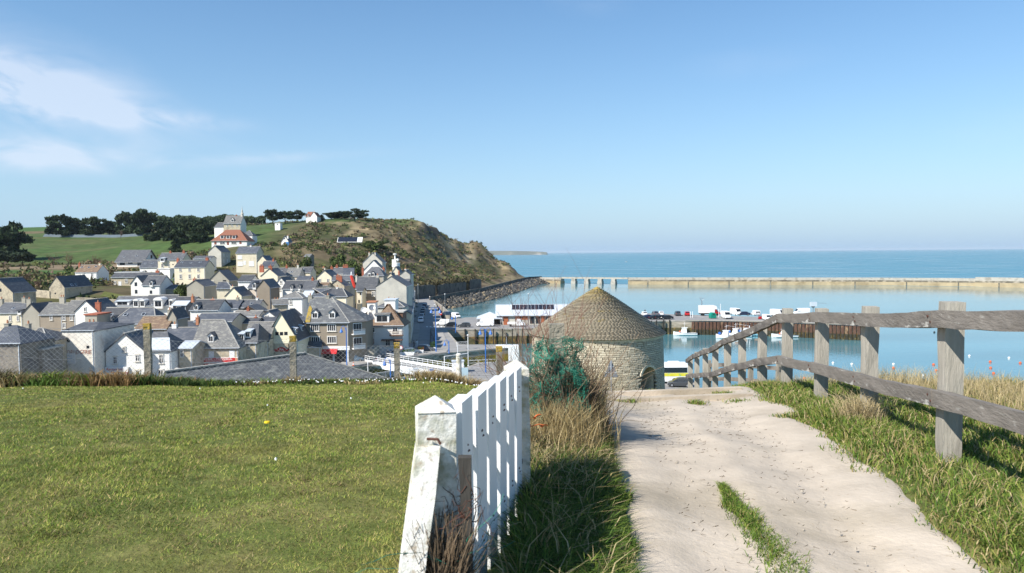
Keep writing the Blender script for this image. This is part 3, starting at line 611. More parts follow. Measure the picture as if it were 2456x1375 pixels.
# ------------------------------------------------------------------ near hill: lawn, path, bank
def near_z(X, Y):
    X = np.asarray(X, float); Y = np.asarray(Y, float)
    zl = np.interp(Y, [-8, 0, 3, 6, 9, 13, 17, 19.5, 21, 24, 30, 45, 58, 64, 140], [-1.5, -1.56, -1.61, -1.73, -1.94, -2.37, -2.98, -3.36, -3.7, -4.9, -8.5, -16.5, -21.5, -22.62, -22.7])
    zp_ = np.interp(Y, [-8, 0, 4, 6.5, 9, 12.3, 14.2, 18.2, 26.3, 40, 64, 90, 104, 140], [-1.5, -1.58, -1.63, -1.72, -1.95, -2.26, -2.68, -3.55, -5.2, -8.2, -12.7, -19, -22.62, -22.7])
    xs = np.interp(Y, [0, 14, 64, 110], [0.4, 0.4, -4, -4]); wd = np.interp(Y, [0, 14, 40, 70], [1.2, 1.2, 8, 14])
    w_ = smooth01(-1, 0.2, (X - xs) / wd); z = zl * (1 - w_) + zp_ * w_
    xf = np.interp(Y, [0, 6.1, 12.3, 26.3, 64], [2.8, 3.56, 4.5, 6.2, 14])
    s_ = np.maximum(X - xf - 0.3, 0); z = z - 0.035 * s_ - np.where(s_ > 3.2, 0.16 * (s_ - 3.2) ** 2, 0)
    z = np.maximum(z, -28.5)
    return CZ + z + 0.05 * fbm(X / 1.7, Y / 1.7, 3) + 0.015 * fbm(X * 2.2, Y * 2.2, 2)
def PL(Y): return np.interp(Y, [0, 3.9, 6.2, 9, 12, 20, 64], [0.42, 0.66, 0.88, 1.08, 1.38, 2.2, 5])   # path left edge
def PR_(Y): return np.interp(Y, [0, 3.9, 6.2, 9, 12, 20, 64], [1.9, 2.35, 2.85, 3.3, 3.75, 4.9, 11])  # path right edge
ys = np.concatenate([np.arange(-6, 1, 0.5), np.arange(1, 14, 0.12), np.arange(14, 30, 0.4), np.arange(30, 125, 3.0)])
xs = np.concatenate([np.arange(-90, -16, 4.0), np.arange(-16, -2, 0.5), np.arange(-2, 8, 0.12), np.arange(8, 30, 1.0), np.arange(30, 60, 4.0)])
hx, hy = np.meshgrid(xs, ys); hz = near_z(hx, hy)
# hollow out under the path so its own sheet lies on top
pin = smooth01(0, 0.25, (hx - PL(hy)) + 0.05) * smooth01(0, 0.25, PR_(hy) - hx + 0.05)
hz = hz - 0.10 * pin
ii = np.arange(hx.size).reshape(hx.shape); HF = np.stack([ii[:-1, :-1], ii[:-1, 1:], ii[1:, 1:], ii[1:, :-1]], -1).reshape(-1, 4)
tag(obj('grassy_hill', npmesh('grassy_hill', np.stack([hx, hy, hz], -1).reshape(-1, 3), HF, 'soil', smooth=True)), 'grassy ground of the near hill around the path', 'hill', kind='structure')
pys = np.concatenate([np.arange(-4, 14, 0.07), np.arange(14, 60, 0.5)]); pu = np.linspace(-0.16, 1.16, 60)
py_, pu_ = np.meshgrid(pys, pu, indexing='ij')
lE = PL(py_) + 0.16 * fbm(py_ * 1.3, py_ * 0 + 3, 3); rE = PR_(py_) + 0.20 * fbm(py_ * 1.1, py_ * 0 + 8, 3)
pxx = lE + (rE - lE) * pu_
pz = near_z(pxx, py_) + 0.012
ed = np.minimum(pu_, 1 - pu_)
pz = pz - 0.055 * smooth01(0.0, 0.35, ed) + 0.02 * np.exp(-((pu_ - 0.47) / 0.06) ** 2) - 0.16 * smooth01(0.0, -0.16, ed) + 0.016 * fbm(pxx * 1.8, py_ * 1.8, 4) + 0.006 * fbm(pxx * 7, py_ * 7, 3)
pz = pz - 0.03 * np.exp(-((pu_ - 0.72) / 0.10) ** 2) - 0.02 * np.exp(-((pu_ - 0.2) / 0.10) ** 2)
jj = np.arange(pxx.size).reshape(pxx.shape); PF = np.stack([jj[:-1, :-1], jj[:-1, 1:], jj[1:, 1:], jj[1:, :-1]], -1).reshape(-1, 4)
pme = npmesh('dirt_path', np.stack([pxx, py_, pz], -1).reshape(-1, 3), PF, 'sand', smooth=True)
if pme.polygons[100].normal.z < 0: pme.flip_normals()
path = tag(obj('dirt_path', pme), 'pale sandy path running down towards the stone tower', 'path', kind='structure')
for Y_ in (10.6, 11.6):
    o = MB(); a, b = PL(Y_) + .15, PR_(Y_) - 0.1
    o.bar((a, Y_, float(near_z(a, Y_)) - .05), (b, Y_ + .12, float(near_z(b, Y_)) - .03), 0.11, 0.12); o.build('timber_riser', 'sand', path)
# ------------------------------------------------------------------ houses
def to_local(root, p):
    d = Vector(p) - root.location; a = -root.rotation_euler.z
    return Vector((d.x * math.cos(a) - d.y * math.sin(a), d.x * math.sin(a) + d.y * math.cos(a), d.z))
def local_ray(root, px, py):
    a, b = ray(px, py); o = to_local(root, (0, 0, CZ)); e = to_local(root, (a, 1, CZ + b)); return o, e - o
def hit_plane(root, px, py, p0, n):
    o, d = local_ray(root, px, py); t = (Vector(p0) - o).dot(n) / d.dot(n); return o + d * t
def add_window(root, c, w, h, ax='y', kind='w', parent=None):
    """c: centre on the wall surface (local); ax: 'y' front wall (faces -y), 'x' right wall (faces +x)"""
    def B(mb, u0, u1, z0, z1, d0, d1):
        if ax == 'y': mb.box(c.x + u0, c.x + u1, c.y - d1, c.y - d0, c.z + z0, c.z + z1)
        else: mb.box(c.x + d0, c.x + d1, c.y + u0, c.y + u1, c.z + z0, c.z + z1)
    f = MB(); t = min(0.13, w * 0.13)
    if kind == 's':      # closed shutter with surround
        B(f, -w / 2, w / 2, -h / 2, h / 2, 0.0, 0.05); o = f.build('shutter', 'shutter', root)
        g = MB(); B(g, -w / 2 - .1, w / 2 + .1, -h / 2 - .12, -h / 2, 0, .14); g.build('sill', 'sill', o); return o
    if kind == 'b':      # brown shuttered
        B(f, -w / 2, w / 2, -h / 2, h / 2, 0.0, 0.05); return f.build('shutter', 'shutter_brown', root)
    if kind == 'h':      # plain dark opening
        B(f, -w / 2, w / 2, -h / 2, h / 2, -.01, 0.02); return f.build('opening', 'pane', root)
    if kind == 'd':      # door
        B(f, -w / 2, w / 2, -h / 2, h / 2, 0.0, 0.05); o = f.build('door', 'shutter', root); g = MB(); B(g, w * .28, w * .36, -.05, .05, .05, .09); g.build('handle', 'steel', o); return o
    B(f, -w / 2, -w / 2 + t, -h / 2, h / 2, -.02, .11); B(f, w / 2 - t, w / 2, -h / 2, h / 2, -.02, .11)
    B(f, -w / 2 + t, w / 2 - t, h / 2 - t, h / 2, -.02, .11); B(f, -w / 2 + t, w / 2 - t, -h / 2, -h / 2 + t, -.02, .11)
    nm = 3 if kind == 't' else 1
    for k in range(nm):
        x = 0 if nm == 1 else (k - 1) * w * 0.23; B(f, x - .045, x + .045, -h / 2 + t, h / 2 - t, -.02, .045)
    if h > 1.1 and kind == 'w': B(f, -w / 2 + t, w / 2 - t, -.03 + h * .12, .03 + h * .12, -.02, .04)
    o = f.build('window', 'trim', root)
    g = MB(); B(g, -w / 2 + t, w / 2 - t, -h / 2 + t, h / 2 - t, 0.0, .015); g.build('pane', 'pane', o)
    s = MB(); B(s, -w / 2 - .12, w / 2 + .12, -h / 2 - .12, -h / 2 - .005, 0, .16); s.build('sill', 'sill', o)
    s = MB(); B(s, -w / 2 - .06, w / 2 + .06, h / 2 + .005, h / 2 + .12, 0, .12); s.build('lintel', 'sill', o)
    return o
def chev(mb, D, ov, hE, hR, t0, t1, ax, th=0.16):
    s = hR / (D / 2); e = hE - ov * s; r = hE + hR
    for q in (0, 1):
        a, b = (-ov, D / 2) if q == 0 else (D + ov, D / 2)
        mb.prism([(a, e + .04), (b, r + .04), (b, r + .04 + th), (a, e + .04 + th)], t0, t1, ax)
def build_house(name, label, X, Y, zg, yaw, W, D, hE, hR, rd='x', wall='cream', roof='slate', hip=(0, 0), ov=0.25, ridgecap=True, cat='house', group=None, flat=False):
    root = empty(name, (X, Y, zg), yaw); tag(root, label, cat, group)
    wl_ = MB()
    if flat:
        wl_.box(-W / 2, W / 2, 0, D, 0, hE)
    elif rd == 'x':
        hl0, hr0 = hip
        if hl0 or hr0: wl_.box(-W / 2, W / 2, 0, D, 0, hE)
        if not hl0 and not hr0: wl_.prism([(0, 0), (0, hE), (D / 2, hE + hR), (D, hE), (D, 0)], -W / 2, W / 2, 'x')
        elif not hl0: wl_.prism([(0.01, hE), (D / 2, hE + hR), (D - .01, hE)], -W / 2, -W / 2 + .3, 'x')
        elif not hr0: wl_.prism([(0.01, hE), (D / 2, hE + hR), (D - .01, hE)], W / 2 - .3, W / 2, 'x')
    else:
        wl_.prism([(-W / 2, 0), (-W / 2, hE), (0, hE + hR), (W / 2, hE), (W / 2, 0)], 0, D, 'y')
    wl_.build('wall', wall, root)
    rf = MB()
    if flat:
        rf.box(-W / 2 - .2, W / 2 + .2, -.2, D + .2, hE, hE + .25); ro = rf.build('roof', roof, root)
    elif rd == 'x' and (hip[0] or hip[1]):
        s = hR / (D / 2); e = hE - ov * s * .5; x0, x1 = -W / 2 - ov, W / 2 + ov; r0 = -W / 2 + hip[0] if hip[0] else x0; r1 = W / 2 - hip[1] if hip[1] else x1
        y0, y1 = -ov, D + ov; r = hE + hR + .1
        a, b, c, d = (x0, y0, e), (x1, y0, e), (x1, y1, e), (x0, y1, e); p, q = (r0, D / 2, r), (r1, D / 2, r)
        n = [a, b, c, d, p, q, (x0, y0, e - .14), (x1, y0, e - .14), (x1, y1, e - .14), (x0, y1, e - .14)]
        rf.add(n, [(0, 1, 5, 4), (2, 3, 4, 5), (1, 2, 5), (3, 0, 4), (0, 6, 7, 1), (1, 7, 8, 2), (2, 8, 9, 3), (3, 9, 6, 0), (6, 9, 8, 7)])
        ro = rf.build('roof', roof, root)
        if ridgecap:
            g = MB(); g.bar((r0, D / 2, r + .03), (r1, D / 2, r + .03), .28, .12)
            if hip[1]: g.bar(Vector(q) + Vector((0, 0, .03)), Vector(b) + Vector((0, 0, .05)), .16, .08)
            if hip[0]: g.bar(Vector(p) + Vector((0, 0, .03)), Vector(a) + Vector((0, 0, .05)), .16, .08)
            g.build('ridge_cap', 'ridge', ro)
    elif rd == 'x':
        chev(rf, D, ov, hE, hR, -W / 2 - ov * .8, W / 2 + ov * .8, 'x'); ro = rf.build('roof', roof, root)
        if ridgecap: g = MB(); g.box(-W / 2 - ov * .8, W / 2 + ov * .8, D / 2 - .16, D / 2 + .16, hE + hR + .14, hE + hR + .28); g.build('ridge_cap', 'ridge', ro)
    else:
        s = hR / (W / 2); e = hE - ov * s
        for sg in (-1, 1):
            rf.prism([(sg * (W / 2 + ov), e + .04), (0, hE + hR + .04), (0, hE + hR + .2), (sg * (W / 2 + ov), e + .2)], -ov * .8, D + ov * .8, 'y')
        ro = rf.build('roof', roof, root)
        if ridgecap: g = MB(); g.box(-.16, .16, -ov * .8, D + ov * .8, hE + hR + .14, hE + hR + .28); g.build('ridge_cap', 'ridge', ro)
    if not flat:
        gt = MB(); q_ = .04
        if rd == 'x':
            e_ = hE - ov * hR / (D / 2) * (.5 if hip[0] or hip[1] else 1) + .06; gt.box(-W / 2 - ov * .7, W / 2 + ov * .7, -ov - .13, -ov - .01, e_ - .05, e_ + .07); gt.box(W / 2 - .28, W / 2 - .18, -.11, -.01, 0, e_)
        else:
            e_ = hE - ov * hR / (W / 2) + .06; gt.box(W / 2 + ov + .01, W / 2 + ov + .13, 0, D, e_ - .05, e_ + .07); gt.box(W / 2 + .01, W / 2 + .11, .2, .3, 0, e_)
        gt.build('gutter', 'zinc', root)
    root['_d'] = (W, D, hE, hR)
    return root, ro
HOUSES = []
def house(label, z, xl, xr, eave, ridge, Y, depth, rd='x', yaw=0.0, wall='cream', roof='slate', win=(), winr=(), dorm=(), sky_=(), chim=(), hip=(0, 0), ov=0.25,
          name='house', chimmat='brick_red', dormroof='slate', ridgecap=True, flat=False, cat='house', zg=None, group=None):
    pxl, pe = zp(z, xl, eave); pxr, _ = zp(z, xr, eave); pr = zp(z, xl, ridge)[1]; yw = R(yaw); t = math.tan(yw)
    a, b = ray(pxl, pe)[0], ray(pxr, pe)[0]; dl = t * (b - a) * Y / (2 - t * (a + b)); A = Vector((a * (Y - dl), Y - dl)); B_ = Vector((b * (Y + dl), Y + dl))
    W = (B_ - A).length; c = (A + B_) / 2; pc = (pxl + pxr) / 2; zE = CZ + ray(pc, pe)[1] * c.y
    n = Vector((-math.sin(yw), math.cos(yw)))
    if flat: zR = zE + .2
    else:
        Yr = c.y + (depth / 2 * n.y if rd == 'x' else 0); zR = CZ + ray(pc, pr)[1] * Yr
    hR = max(zR - zE, 0.8)
    if zg is None:
        zg = min(T(*(p + n * q)) for p in (A, B_) for q in (0, depth)) - 0.8
    zg = min(zg, zE - 2.2)
    root, ro = build_house(name, label, c.x, c.y, zg, yw, W, depth, zE - zg, hR, rd, wall, roof, hip, ov, ridgecap, cat, group, flat)
    hE = zE - zg; m = c.y / FPX / (ZS if z else 1)
    for q in win:
        p = hit_plane(root, *zp(z, q[0], q[1]), (0, 0, 0), Vector((0, -1, 0))); add_window(root, p, max(q[2] * m, .45), max(q[3] * m, .45), 'y', q[4] if len(q) > 4 else 'w')
    for q in winr:
        p = hit_plane(root, *zp(z, q[0], q[1]), (W / 2, 0, 0), Vector((1, 0, 0))); add_window(root, p, q[2], q[3], 'x', q[4] if len(q) > 4 else 'w')
    # roof plane turned to the viewer
    if rd == 'x': pn = Vector((0, -hR, depth / 2)).normalized(); pp = (0, 0, hE + .2)
    else: pn = Vector((hR, 0, W / 2)).normalized(); pp = (W / 2, 0, hE + .2)
    for q in dorm:      # (X, Y, w, h, style) centre of the dormer face
        style = q[4] if len(q) > 4 else 'g'; w_, h_ = q[2] * m, q[3] * m
        p = hit_plane(root, *zp(z, q[0], q[1] + q[3] / 2), pp, pn)
        if rd == 'x': mm = Matrix.Translation(p); slope = hR / (depth / 2)
        else: mm = Matrix.Translation(p) @ Matrix.Rotation(math.pi / 2, 4, 'Z'); slope = hR / (W / 2)
        L = min(h_ / slope + .4, 4.0); d_ = MB(); r_ = MB(); w2 = w_ / 2
        d_.box(-w2, w2, 0, L, -.4, h_, mm)
        if style == 'f': r_.prism([(-.25, h_ - .02), (L, h_ + .25), (L, h_ + .37), (-.25, h_ + .10)], -w2 - .15, w2 + .15, 'x', mm)
        elif style == 'a':
            pr_ = [(w2 * 1.1 * math.cos(k * math.pi / 8), h_ + w2 * .75 * math.sin(k * math.pi / 8)) for k in range(9)]; r_.prism(pr_, -.2, L, 'y', mm)
        else:
            gh = w2 * 0.9; L2 = min((h_ + gh) / slope + .4, 5); d_.prism([(-w2, h_), (w2, h_), (0, h_ + gh)], 0, .15, 'y', mm)
            for sg in (-1, 1): r_.prism([(sg * (w2 + .15), h_ - .12), (0, h_ + gh + .02), (0, h_ + gh + .16), (sg * (w2 + .15), h_ + .04)], -.2, L2, 'y', mm)
        do = d_.build('dormer', 'trim' if style != 'w' else wall, root)
        r_.build('dormer_roof', dormroof if style != 'a' else 'trim', do)
        g = MB(); g.box(-w2 * .72, -.04, -.03, .02, h_ * .12, h_ * .86, mm); g.box(.04, w2 * .72, -.03, .02, h_ * .12, h_ * .86, mm); g.build('pane', 'pane', do)
    for q in sky_:
        p = hit_plane(root, *zp(z, q[0], q[1]), pp, pn); u = Vector((1, 0, 0)) if rd == 'x' else Vector((0, 1, 0)); v = pn.cross(u); mm = Matrix((u, v, pn)).transposed().to_4x4(); mm.translation = p
        f = MB(); w2, h2 = max(q[2] * m / 2, .3), max(q[3] * m / 2, .4); f.box(-w2, w2, -h2, h2, -.05, .10, mm); so = f.build('skylight', 'zinc', root)
        g = MB(); g.box(-w2 * .8, w2 * .8, -h2 * .82, h2 * .82, .10, .12, mm); g.build('pane', 'pane', so)
    for q in chim:      # (X, Ytop, w, h[, mat])
        cmt = q[4] if len(q) > 4 else chimmat
        if rd == 'x': p = hit_plane(root, *zp(z, q[0], q[1]), (0, depth / 2, 0), Vector((0, -1, 0)))
        else: p = hit_plane(root, *zp(z, q[0], q[1]), (0, .6, 0), Vector((0, -1, 0)))
        wd = max(q[2] * m, .5); hh = q[3] * m + .5; g = MB(); g.box(p.x - wd / 2, p.x + wd / 2, p.y - .35, p.y + .35, p.z - hh, p.z - .12); g.box(p.x - wd / 2 - .06, p.x + wd / 2 + .06, p.y - .41, p.y + .41, p.z - .12, p.z)
        co = g.build('chimney', cmt, root)
        for k in range(max(1, int(wd / .6))):
            x = p.x + ((k + .5) / max(1, int(wd / .6)) - .5) * wd * .9; h = MB(); h.lathe([(.13, 0), (.15, .1), (.11, .45), (.14, .5)], 8, (x, p.y, p.z)); h.build('chimney_pot', 'pot', co)
    HOUSES.append((root, ro)); return root, ro
def text(parent, s, size, m, loc, rot=(math.pi / 2, 0, 0), name='lettering', sx=1.0, ext=0.01):
    cu = bpy.data.curves.new(name, 'FONT'); cu.body = s; cu.size = size; cu.align_x = 'CENTER'; cu.align_y = 'CENTER'; cu.extrude = ext; cu.resolution_u = 2
    o = bpy.data.objects.new(name, cu); COL.objects.link(o); bpy.context.view_layer.update()
    me = bpy.data.meshes.new_from_object(o.evaluated_get(bpy.context.evaluated_depsgraph_get())); bpy.data.objects.remove(o); bpy.data.curves.remove(cu)
    me.materials.clear(); me.materials.append(M[m]); t = obj(name, me, parent); t.location = loc; t.rotation_euler = rot; t.scale = (sx, 1, 1); return t

# --- nearest row (bottom of the town)
h, _ = house('dark rough stone house with blue slate roof at the left edge of the photo', 2, -120, 240, 705, 500, 106, 8, 'x', 0, 'stone_dark', 'slate_blue', hip=(0, 3), ridgecap=False, chim=((90, 470, 55, 90, 'render_grey'),))
house('grey stone house with two white windows left of the lettered gable', 2, 290, 560, 680, 535, 116, 8, 'x', 0, 'stone', 'slate', hip=(0, 3.2), win=((340, 730, 50, 75), (487, 725, 50, 75), (540, 880, 40, 90, 'h')), chim=((335, 475, 40, 90, 'render_grey'),))
house('low grey stone annex beside the dark stone house', 2, 255, 500, 790, 770, 110, 5, flat=True, wall='stone_dark', roof='ridge')
h, _ = house('tall narrow white gable wall with faded red lettering', 2, 730, 1105, 560, 470, 121, 13, 'x', 0, 'stained_white', 'slate', hip=(0, 2.6), ov=0.1, ridgecap=False, win=((800, 550, 30, 18, 'h'), (805, 677, 34, 16, 'h'), (1035, 750, 34, 16, 'h')), chim=((1080, 455, 110, 40, 'zinc'),))
W_, D_, hE_, hR_ = h['_d']; p = hit_plane(h, *zp(2, 912, 812), (0, 0, 0), Vector((0, -1, 0)))
text(h, 'HORLOGERIE', 0.95, 'faded_red', (p.x, -0.03, p.z), sx=0.92 * (350 / ZS * 121 / FPX) / 5.6)
p = hit_plane(h, *zp(2, 795, 885), (0, 0, 0), Vector((0, -1, 0))); g = MB(); g.box(p.x - 1.25, p.x + 1.25, -.06, 0, p.z - .85, p.z + .85); bo = g.build('notice_board', 'sign_white', h)
for k in range(3): g = MB(); g.box(p.x - .8, p.x + .8, -.075, -.06, p.z + .38 - k * .42, p.z + .48 - k * .42); g.build('notice_line', 'pale_blue', bo)
h, _ = house('bright white gabled house with a restaurant sign at street level', 2, 1245, 1700, 800, 600, 124, 8.5, 'y', 0, 'white', 'slate', ov=0.3, win=((1462, 780, 42, 60), (1357, 905, 50, 85), (1620, 880, 50, 80), (1625, 1050, 55, 60)))
p = hit_plane(h, *zp(2, 1385, 1030), (0, 0, 0), Vector((0, -1, 0))); g = MB(); g.box(p.x - 1.95, p.x + 1.95, -.35, 0, p.z - .75, p.z + .7); so = g.build('shop_fascia', 'sign_white', h)
text(so, 'Restaurant', .62, 'red', (p.x - .3, -.37, p.z + .32)); text(so, 'Normandie', .62, 'red', (p.x + .5, -.37, p.z - .25))
g = MB(); g.box(p.x - .6, p.x + 1.95, -.33, 0, p.z - 1.5, p.z - .76); g.build('yellow_panel', 'sign_yellow', so)
h, ro = house('white wing with a bright metal mansard slope beside the gabled restaurant', 2, 1705, 2012, 790, 575, 125.5, 7.5, 'x', 0, 'white', 'slate', hip=(0, 2.2), win=((1900, 890, 55, 105), (1895, 1050, 70, 75)), ridgecap=False)
W_, D_, hE_, hR_ = h['_d']; k = 0.62; g = MB(); g.poly([(-W_ / 2, -.3, hE_ + .14), (W_ / 2 + .05, -.3, hE_ + .14), (W_ / 2 - 1.2, D_ / 2 * k, hE_ + hR_ * k + .24), (-W_ / 2, D_ / 2 * k, hE_ + hR_ * k + .24)]); g.build('metal_sheeting', 'zinc', ro)
house('narrow stone house with zinc lean-to between restaurant and creperie', 2, 2105, 2265, 765, 690, 128, 6, 'x', 0, 'stone', 'zinc', win=((2143, 825, 40, 85),), ridgecap=False)
house('blue slate roofed house behind the narrow stone house', 2, 1890, 2290, 690, 530, 137, 8, 'x', 0, 'cream', 'slate_blue', chim=((2058, 480, 55, 80, 'white'),))
house('slate roof with pale chimney between the lichen roof and the creperie', 2, 2010, 2300, 530, 455, 150, 7, 'x', 0, 'cream', 'slate_blue')
# creperie
h, ro = house('stone creperie with steep old slate roof and long red awning', 4, 300, 845, 755, 435, 133, 9.5, 'x', 0, 'stone', 'slate_old', hip=(0, 4.2), ov=.3, win=((405, 840, 62, 80, 's'), (525, 840, 62, 80, 's'), (768, 830, 62, 80, 's')), dorm=((517, 650, 66, 75),), chim=((365, 400, 26, 60, 'pot'),))
W_, D_, hE_, hR_ = h['_d']; zz = hE_
p = hit_plane(h, *zp(4, 565, 900), (0, 0, 0), Vector((0, -1, 0))); g = MB(); g.box(-W_ / 2 + .1, W_ / 2 - .1, -.18, 0, p.z - .55, p.z + .42); so = g.build('shop_fascia', 'sign_white', h)
g = MB(); g.box(-W_ / 2 + .6, W_ / 2 - .55, -.2, -.18, p.z - .38, p.z + .36); g.build('fascia_panel', 'red', so); g = MB(); g.box(W_ / 2 - .56, W_ / 2 - .15, -.21, -.18, p.z - .4, p.z + .36); g.build('fascia_panel', 'sign_orange', so)
text(so, 'CREPERIE - PIZZERIA', .55, 'sign_white', (p.x, -.215, p.z + .12), sx=1.25); text(so, 'DU PECHEUR', .34, 'sign_white', (p.x + .1, -.215, p.z - .25), sx=1.2)
aw = MB(); pb = p.z - .62
aw.add([(-W_ / 2, -.1, pb), (W_ / 2 - .1, -.1, pb), (W_ / 2 - .1, -1.5, pb - .7), (-W_ / 2, -1.5, pb - .7), (-W_ / 2, -.1, pb - .05), (W_ / 2 - .1, -.1, pb - .05), (W_ / 2 - .1, -1.5, pb - .75), (-W_ / 2, -1.5, pb - .75)],
       [(0, 1, 2, 3), (4, 7, 6, 5), (0, 3, 7, 4), (1, 5, 6, 2), (2, 6, 7, 3)]); ao = aw.build('awning', 'awning_red', h); g = MB(); g.box(-W_ / 2, W_ / 2 - .1, -1.52, -1.48, pb - 1.05, pb - .74); g.build('valance', 'awning_red', ao)
g = MB(); g.box(-W_ / 2 + .3, W_ / 2 - .3, -.05, 0, p.z - 3.4, p.z - .9); g.build('shop_window', 'pane', h)
house('slate wing with two shed dormers on the right of the creperie', 4, 845, 1060, 700, 480, 137, 9, 'x', 0, 'stone', 'slate', win=((885, 760, 40, 80), (960, 740, 30, 70)), dorm=((880, 635, 60, 80, 'f'), (955, 600, 60, 70, 'f')), dormroof='zinc', hip=(1.5, 1.0), ridgecap=False)
house('slate roofed house directly behind the creperie ridge', 4, 330, 770, 450, 360, 152, 8, 'x', 0, 'cream', 'slate_blue', hip=(0, 0))
house('stone house with one white dormer between creperie and yellow gable', 4, 900, 1200, 685, 465, 143, 8, 'x', 0, 'stone', 'slate_old', dorm=((1068, 600, 85, 70),), win=((1150, 760, 40, 60, 's'),))
h, ro = house('cream yellow steep gabled house with a row of three small windows', 4, 1165, 1530, 650, 345, 146, 9, 'y', 0, 'yellow', 'slate', ov=.35, ridgecap=False, win=((1298, 592, 40, 40, 'h'), (1350, 592, 40, 40, 'h'), (1403, 590, 40, 40, 'h'), (1237, 755, 65, 85, 's'), (1455, 750, 45, 85, 's')), dorm=((1530, 560, 60, 65, 'f'), (1600, 530, 50, 60, 'f')), dormroof='zinc')
W_, D_, hE_, hR_ = h['_d']; p = hit_plane(h, *zp(4, 1353, 780), (0, 0, 0), Vector((0, -1, 0)))
g = MB(); prf = [(-1.4, -.35), (1.4, -.35), (1.4, .1), (.8, .25), (.35, .5), (-.35, .5), (-.8, .25), (-1.4, .1)]; g.prism([(p.x + a, p.z + b) for a, b in prf], -.1, 0, 'y'); so = g.build('arched_sign', 'red', h); text(so, 'Fun', .6, 'sign_white', (p.x, -.115, p.z + .02))
p = hit_plane(h, *zp(4, 1345, 680), (0, 0, 0), Vector((0, -1, 0))); g = MB(); g.box(-W_ / 2 + .2, W_ / 2 - .1, -.12, 0, p.z - .45, p.z + .12); g.build('stone_band', 'yellow', h)
g = MB(); g.box(-W_ / 2 + .05, W_ / 2 - .05, -.05, 0, 0, p.z - .46); g.build('stone_facing', 'stone', h)
# grey corner building with big slate roof
h, ro = house('brown corner building with broad lichen-spotted slate roof and red shop awning', 4, 1640, 2140, 458, 170, 155, 10, 'x', 0, 'brown_render', 'slate_lichen', hip=(0, 4.5), ov=.35,
              win=((1743, 523, 105, 85, 't'), (1942, 523, 105, 85, 't'), (1752, 667, 105, 85, 't'), (1944, 664, 110, 85, 't')), dorm=((1743, 375, 72, 70), (1945, 375, 72, 70)), chim=((1690, 140, 50, 60, 'render_grey'), (1897, 140, 40, 45, 'render_grey')), dormroof='slate_lichen')
W_, D_, hE_, hR_ = h['_d']
g = MB(); g.prism([(-W_ / 2 - .1, -.32), (-W_ / 2 - .1, D_ / 2 - 1.5), (-W_ / 2 + .6, D_ / 2 - 2.5), (-W_ / 2 + .9, -.32)], 0, .02, 'z');
sl = hR_ / (D_ / 2); g.v = [(x, y, hE_ + .02 + (y + .35) * sl * .985 + z) for x, y, z in g.v]; g.build('lichen_patch', 'lichen_yellow', ro)
p = hit_plane(h, *zp(4, 1900, 760), (0, 0, 0), Vector((0, -1, 0))); g = MB(); g.box(-W_ / 2 + 2.8, W_ / 2 + .15, -.12, 0, p.z - .45, p.z + .35); g.build('shop_fascia', 'sign_white', h)
pa = hit_plane(h, *zp(4, 1810, 770), (0, 0, 0), Vector((0, -1, 0))); pb_ = hit_plane(h, *zp(4, 2010, 770), (0, 0, 0), Vector((0, -1, 0)))
g = MB(); g.add([(pa.x, -.05, pa.z), (pb_.x, -.05, pa.z), (pb_.x + .1, -1.5, pa.z - .85), (pa.x - .1, -1.5, pa.z - .85), (pa.x, -.05, pa.z - .06), (pb_.x, -.05, pa.z - .06), (pb_.x + .1, -1.5, pa.z - .91), (pa.x - .1, -1.5, pa.z - .91)],
      [(0, 1, 2, 3), (4, 7, 6, 5), (0, 3, 7, 4), (1, 5, 6, 2), (2, 6, 7, 3)]); ao = g.build('awning', 'awning_red', h)
g = MB(); g.box(-W_ / 2 + .2, W_ / 2 - .2, -.04, 0, 0.2, p.z - .6); g.build('shop_window', 'pane', h)
for x in (-W_ / 2 + 3.2, 1.2, W_ / 2 - .3): g = MB(); g.box(x - .2, x + .2, -.1, 0, 0.2, p.z - .46); g.build('shop_pier', 'trim', h)
cx_ = Vector((W_ / 2, 0)); # canted corner bay with two balconies
g = MB(); g.prism([(W_ / 2 - .02, 0.02), (W_ / 2 + 3.2, 2.6), (W_ / 2 + 3.2, D_), (W_ / 2 - .02, D_)], 0, hE_, 'z'); cb = g.build('corner_bay', 'brown_render', h)
g = MB(); cb_r = [(W_ / 2 - .1, -.3, hE_ - .05), (W_ / 2 + 3.6, 2.3, hE_ - .05), (W_ / 2 + 3.6, D_ + .3, hE_ - .05), (W_ / 2 - .1, D_ + .3, hE_ - .05), (W_ / 2 - 4.4, D_ / 2, hE_ + hR_ + .08)]
g.add(cb_r, [(0, 1, 4), (1, 2, 4), (2, 3, 4), (0, 3, 2, 1)]); g.build('corner_roof', 'slate_lichen', cb)
dv = Vector((3.2, 2.58, 0)).normalized(); ang = math.atan2(dv.y, dv.x)
for zf in (hE_ - 2.2, hE_ - 5.2):
    mm = Matrix.Translation((W_ / 2 + 1.55, 1.25, zf)) @ Matrix.Rotation(ang, 4, 'Z')
    g = MB(); g.box(-1.0, 1.0, -.06, 0, -.3, 1.9, mm); wo = g.build('window', 'trim', cb); g = MB(); [g.box(x0, x0 + .55, -.08, -.06, -.2, 1.75, mm) for x0 in (-.9, -.28, .34)]; g.build('pane', 'pane', wo)
    g = MB(); g.box(-1.35, 1.35, -.9, 0, -.5, -.32, mm); [g.box(-1.35 + k * .3, -1.31 + k * .3, -.88, -.84, -.32, .6, mm) for k in range(10)]; g.box(-1.35, 1.35, -.9, -.82, .55, .63, mm); g.box(-1.3, 1.3, -.86, -.85, -.3, .35, mm); g.build('balcony', 'trim', cb)
g = MB(); g.box(W_ / 2 + 3.19, W_ / 2 + 4.6, 2.8, D_ - .5, 0, 3.4); g.build('side_shop', 'render_grey', cb)
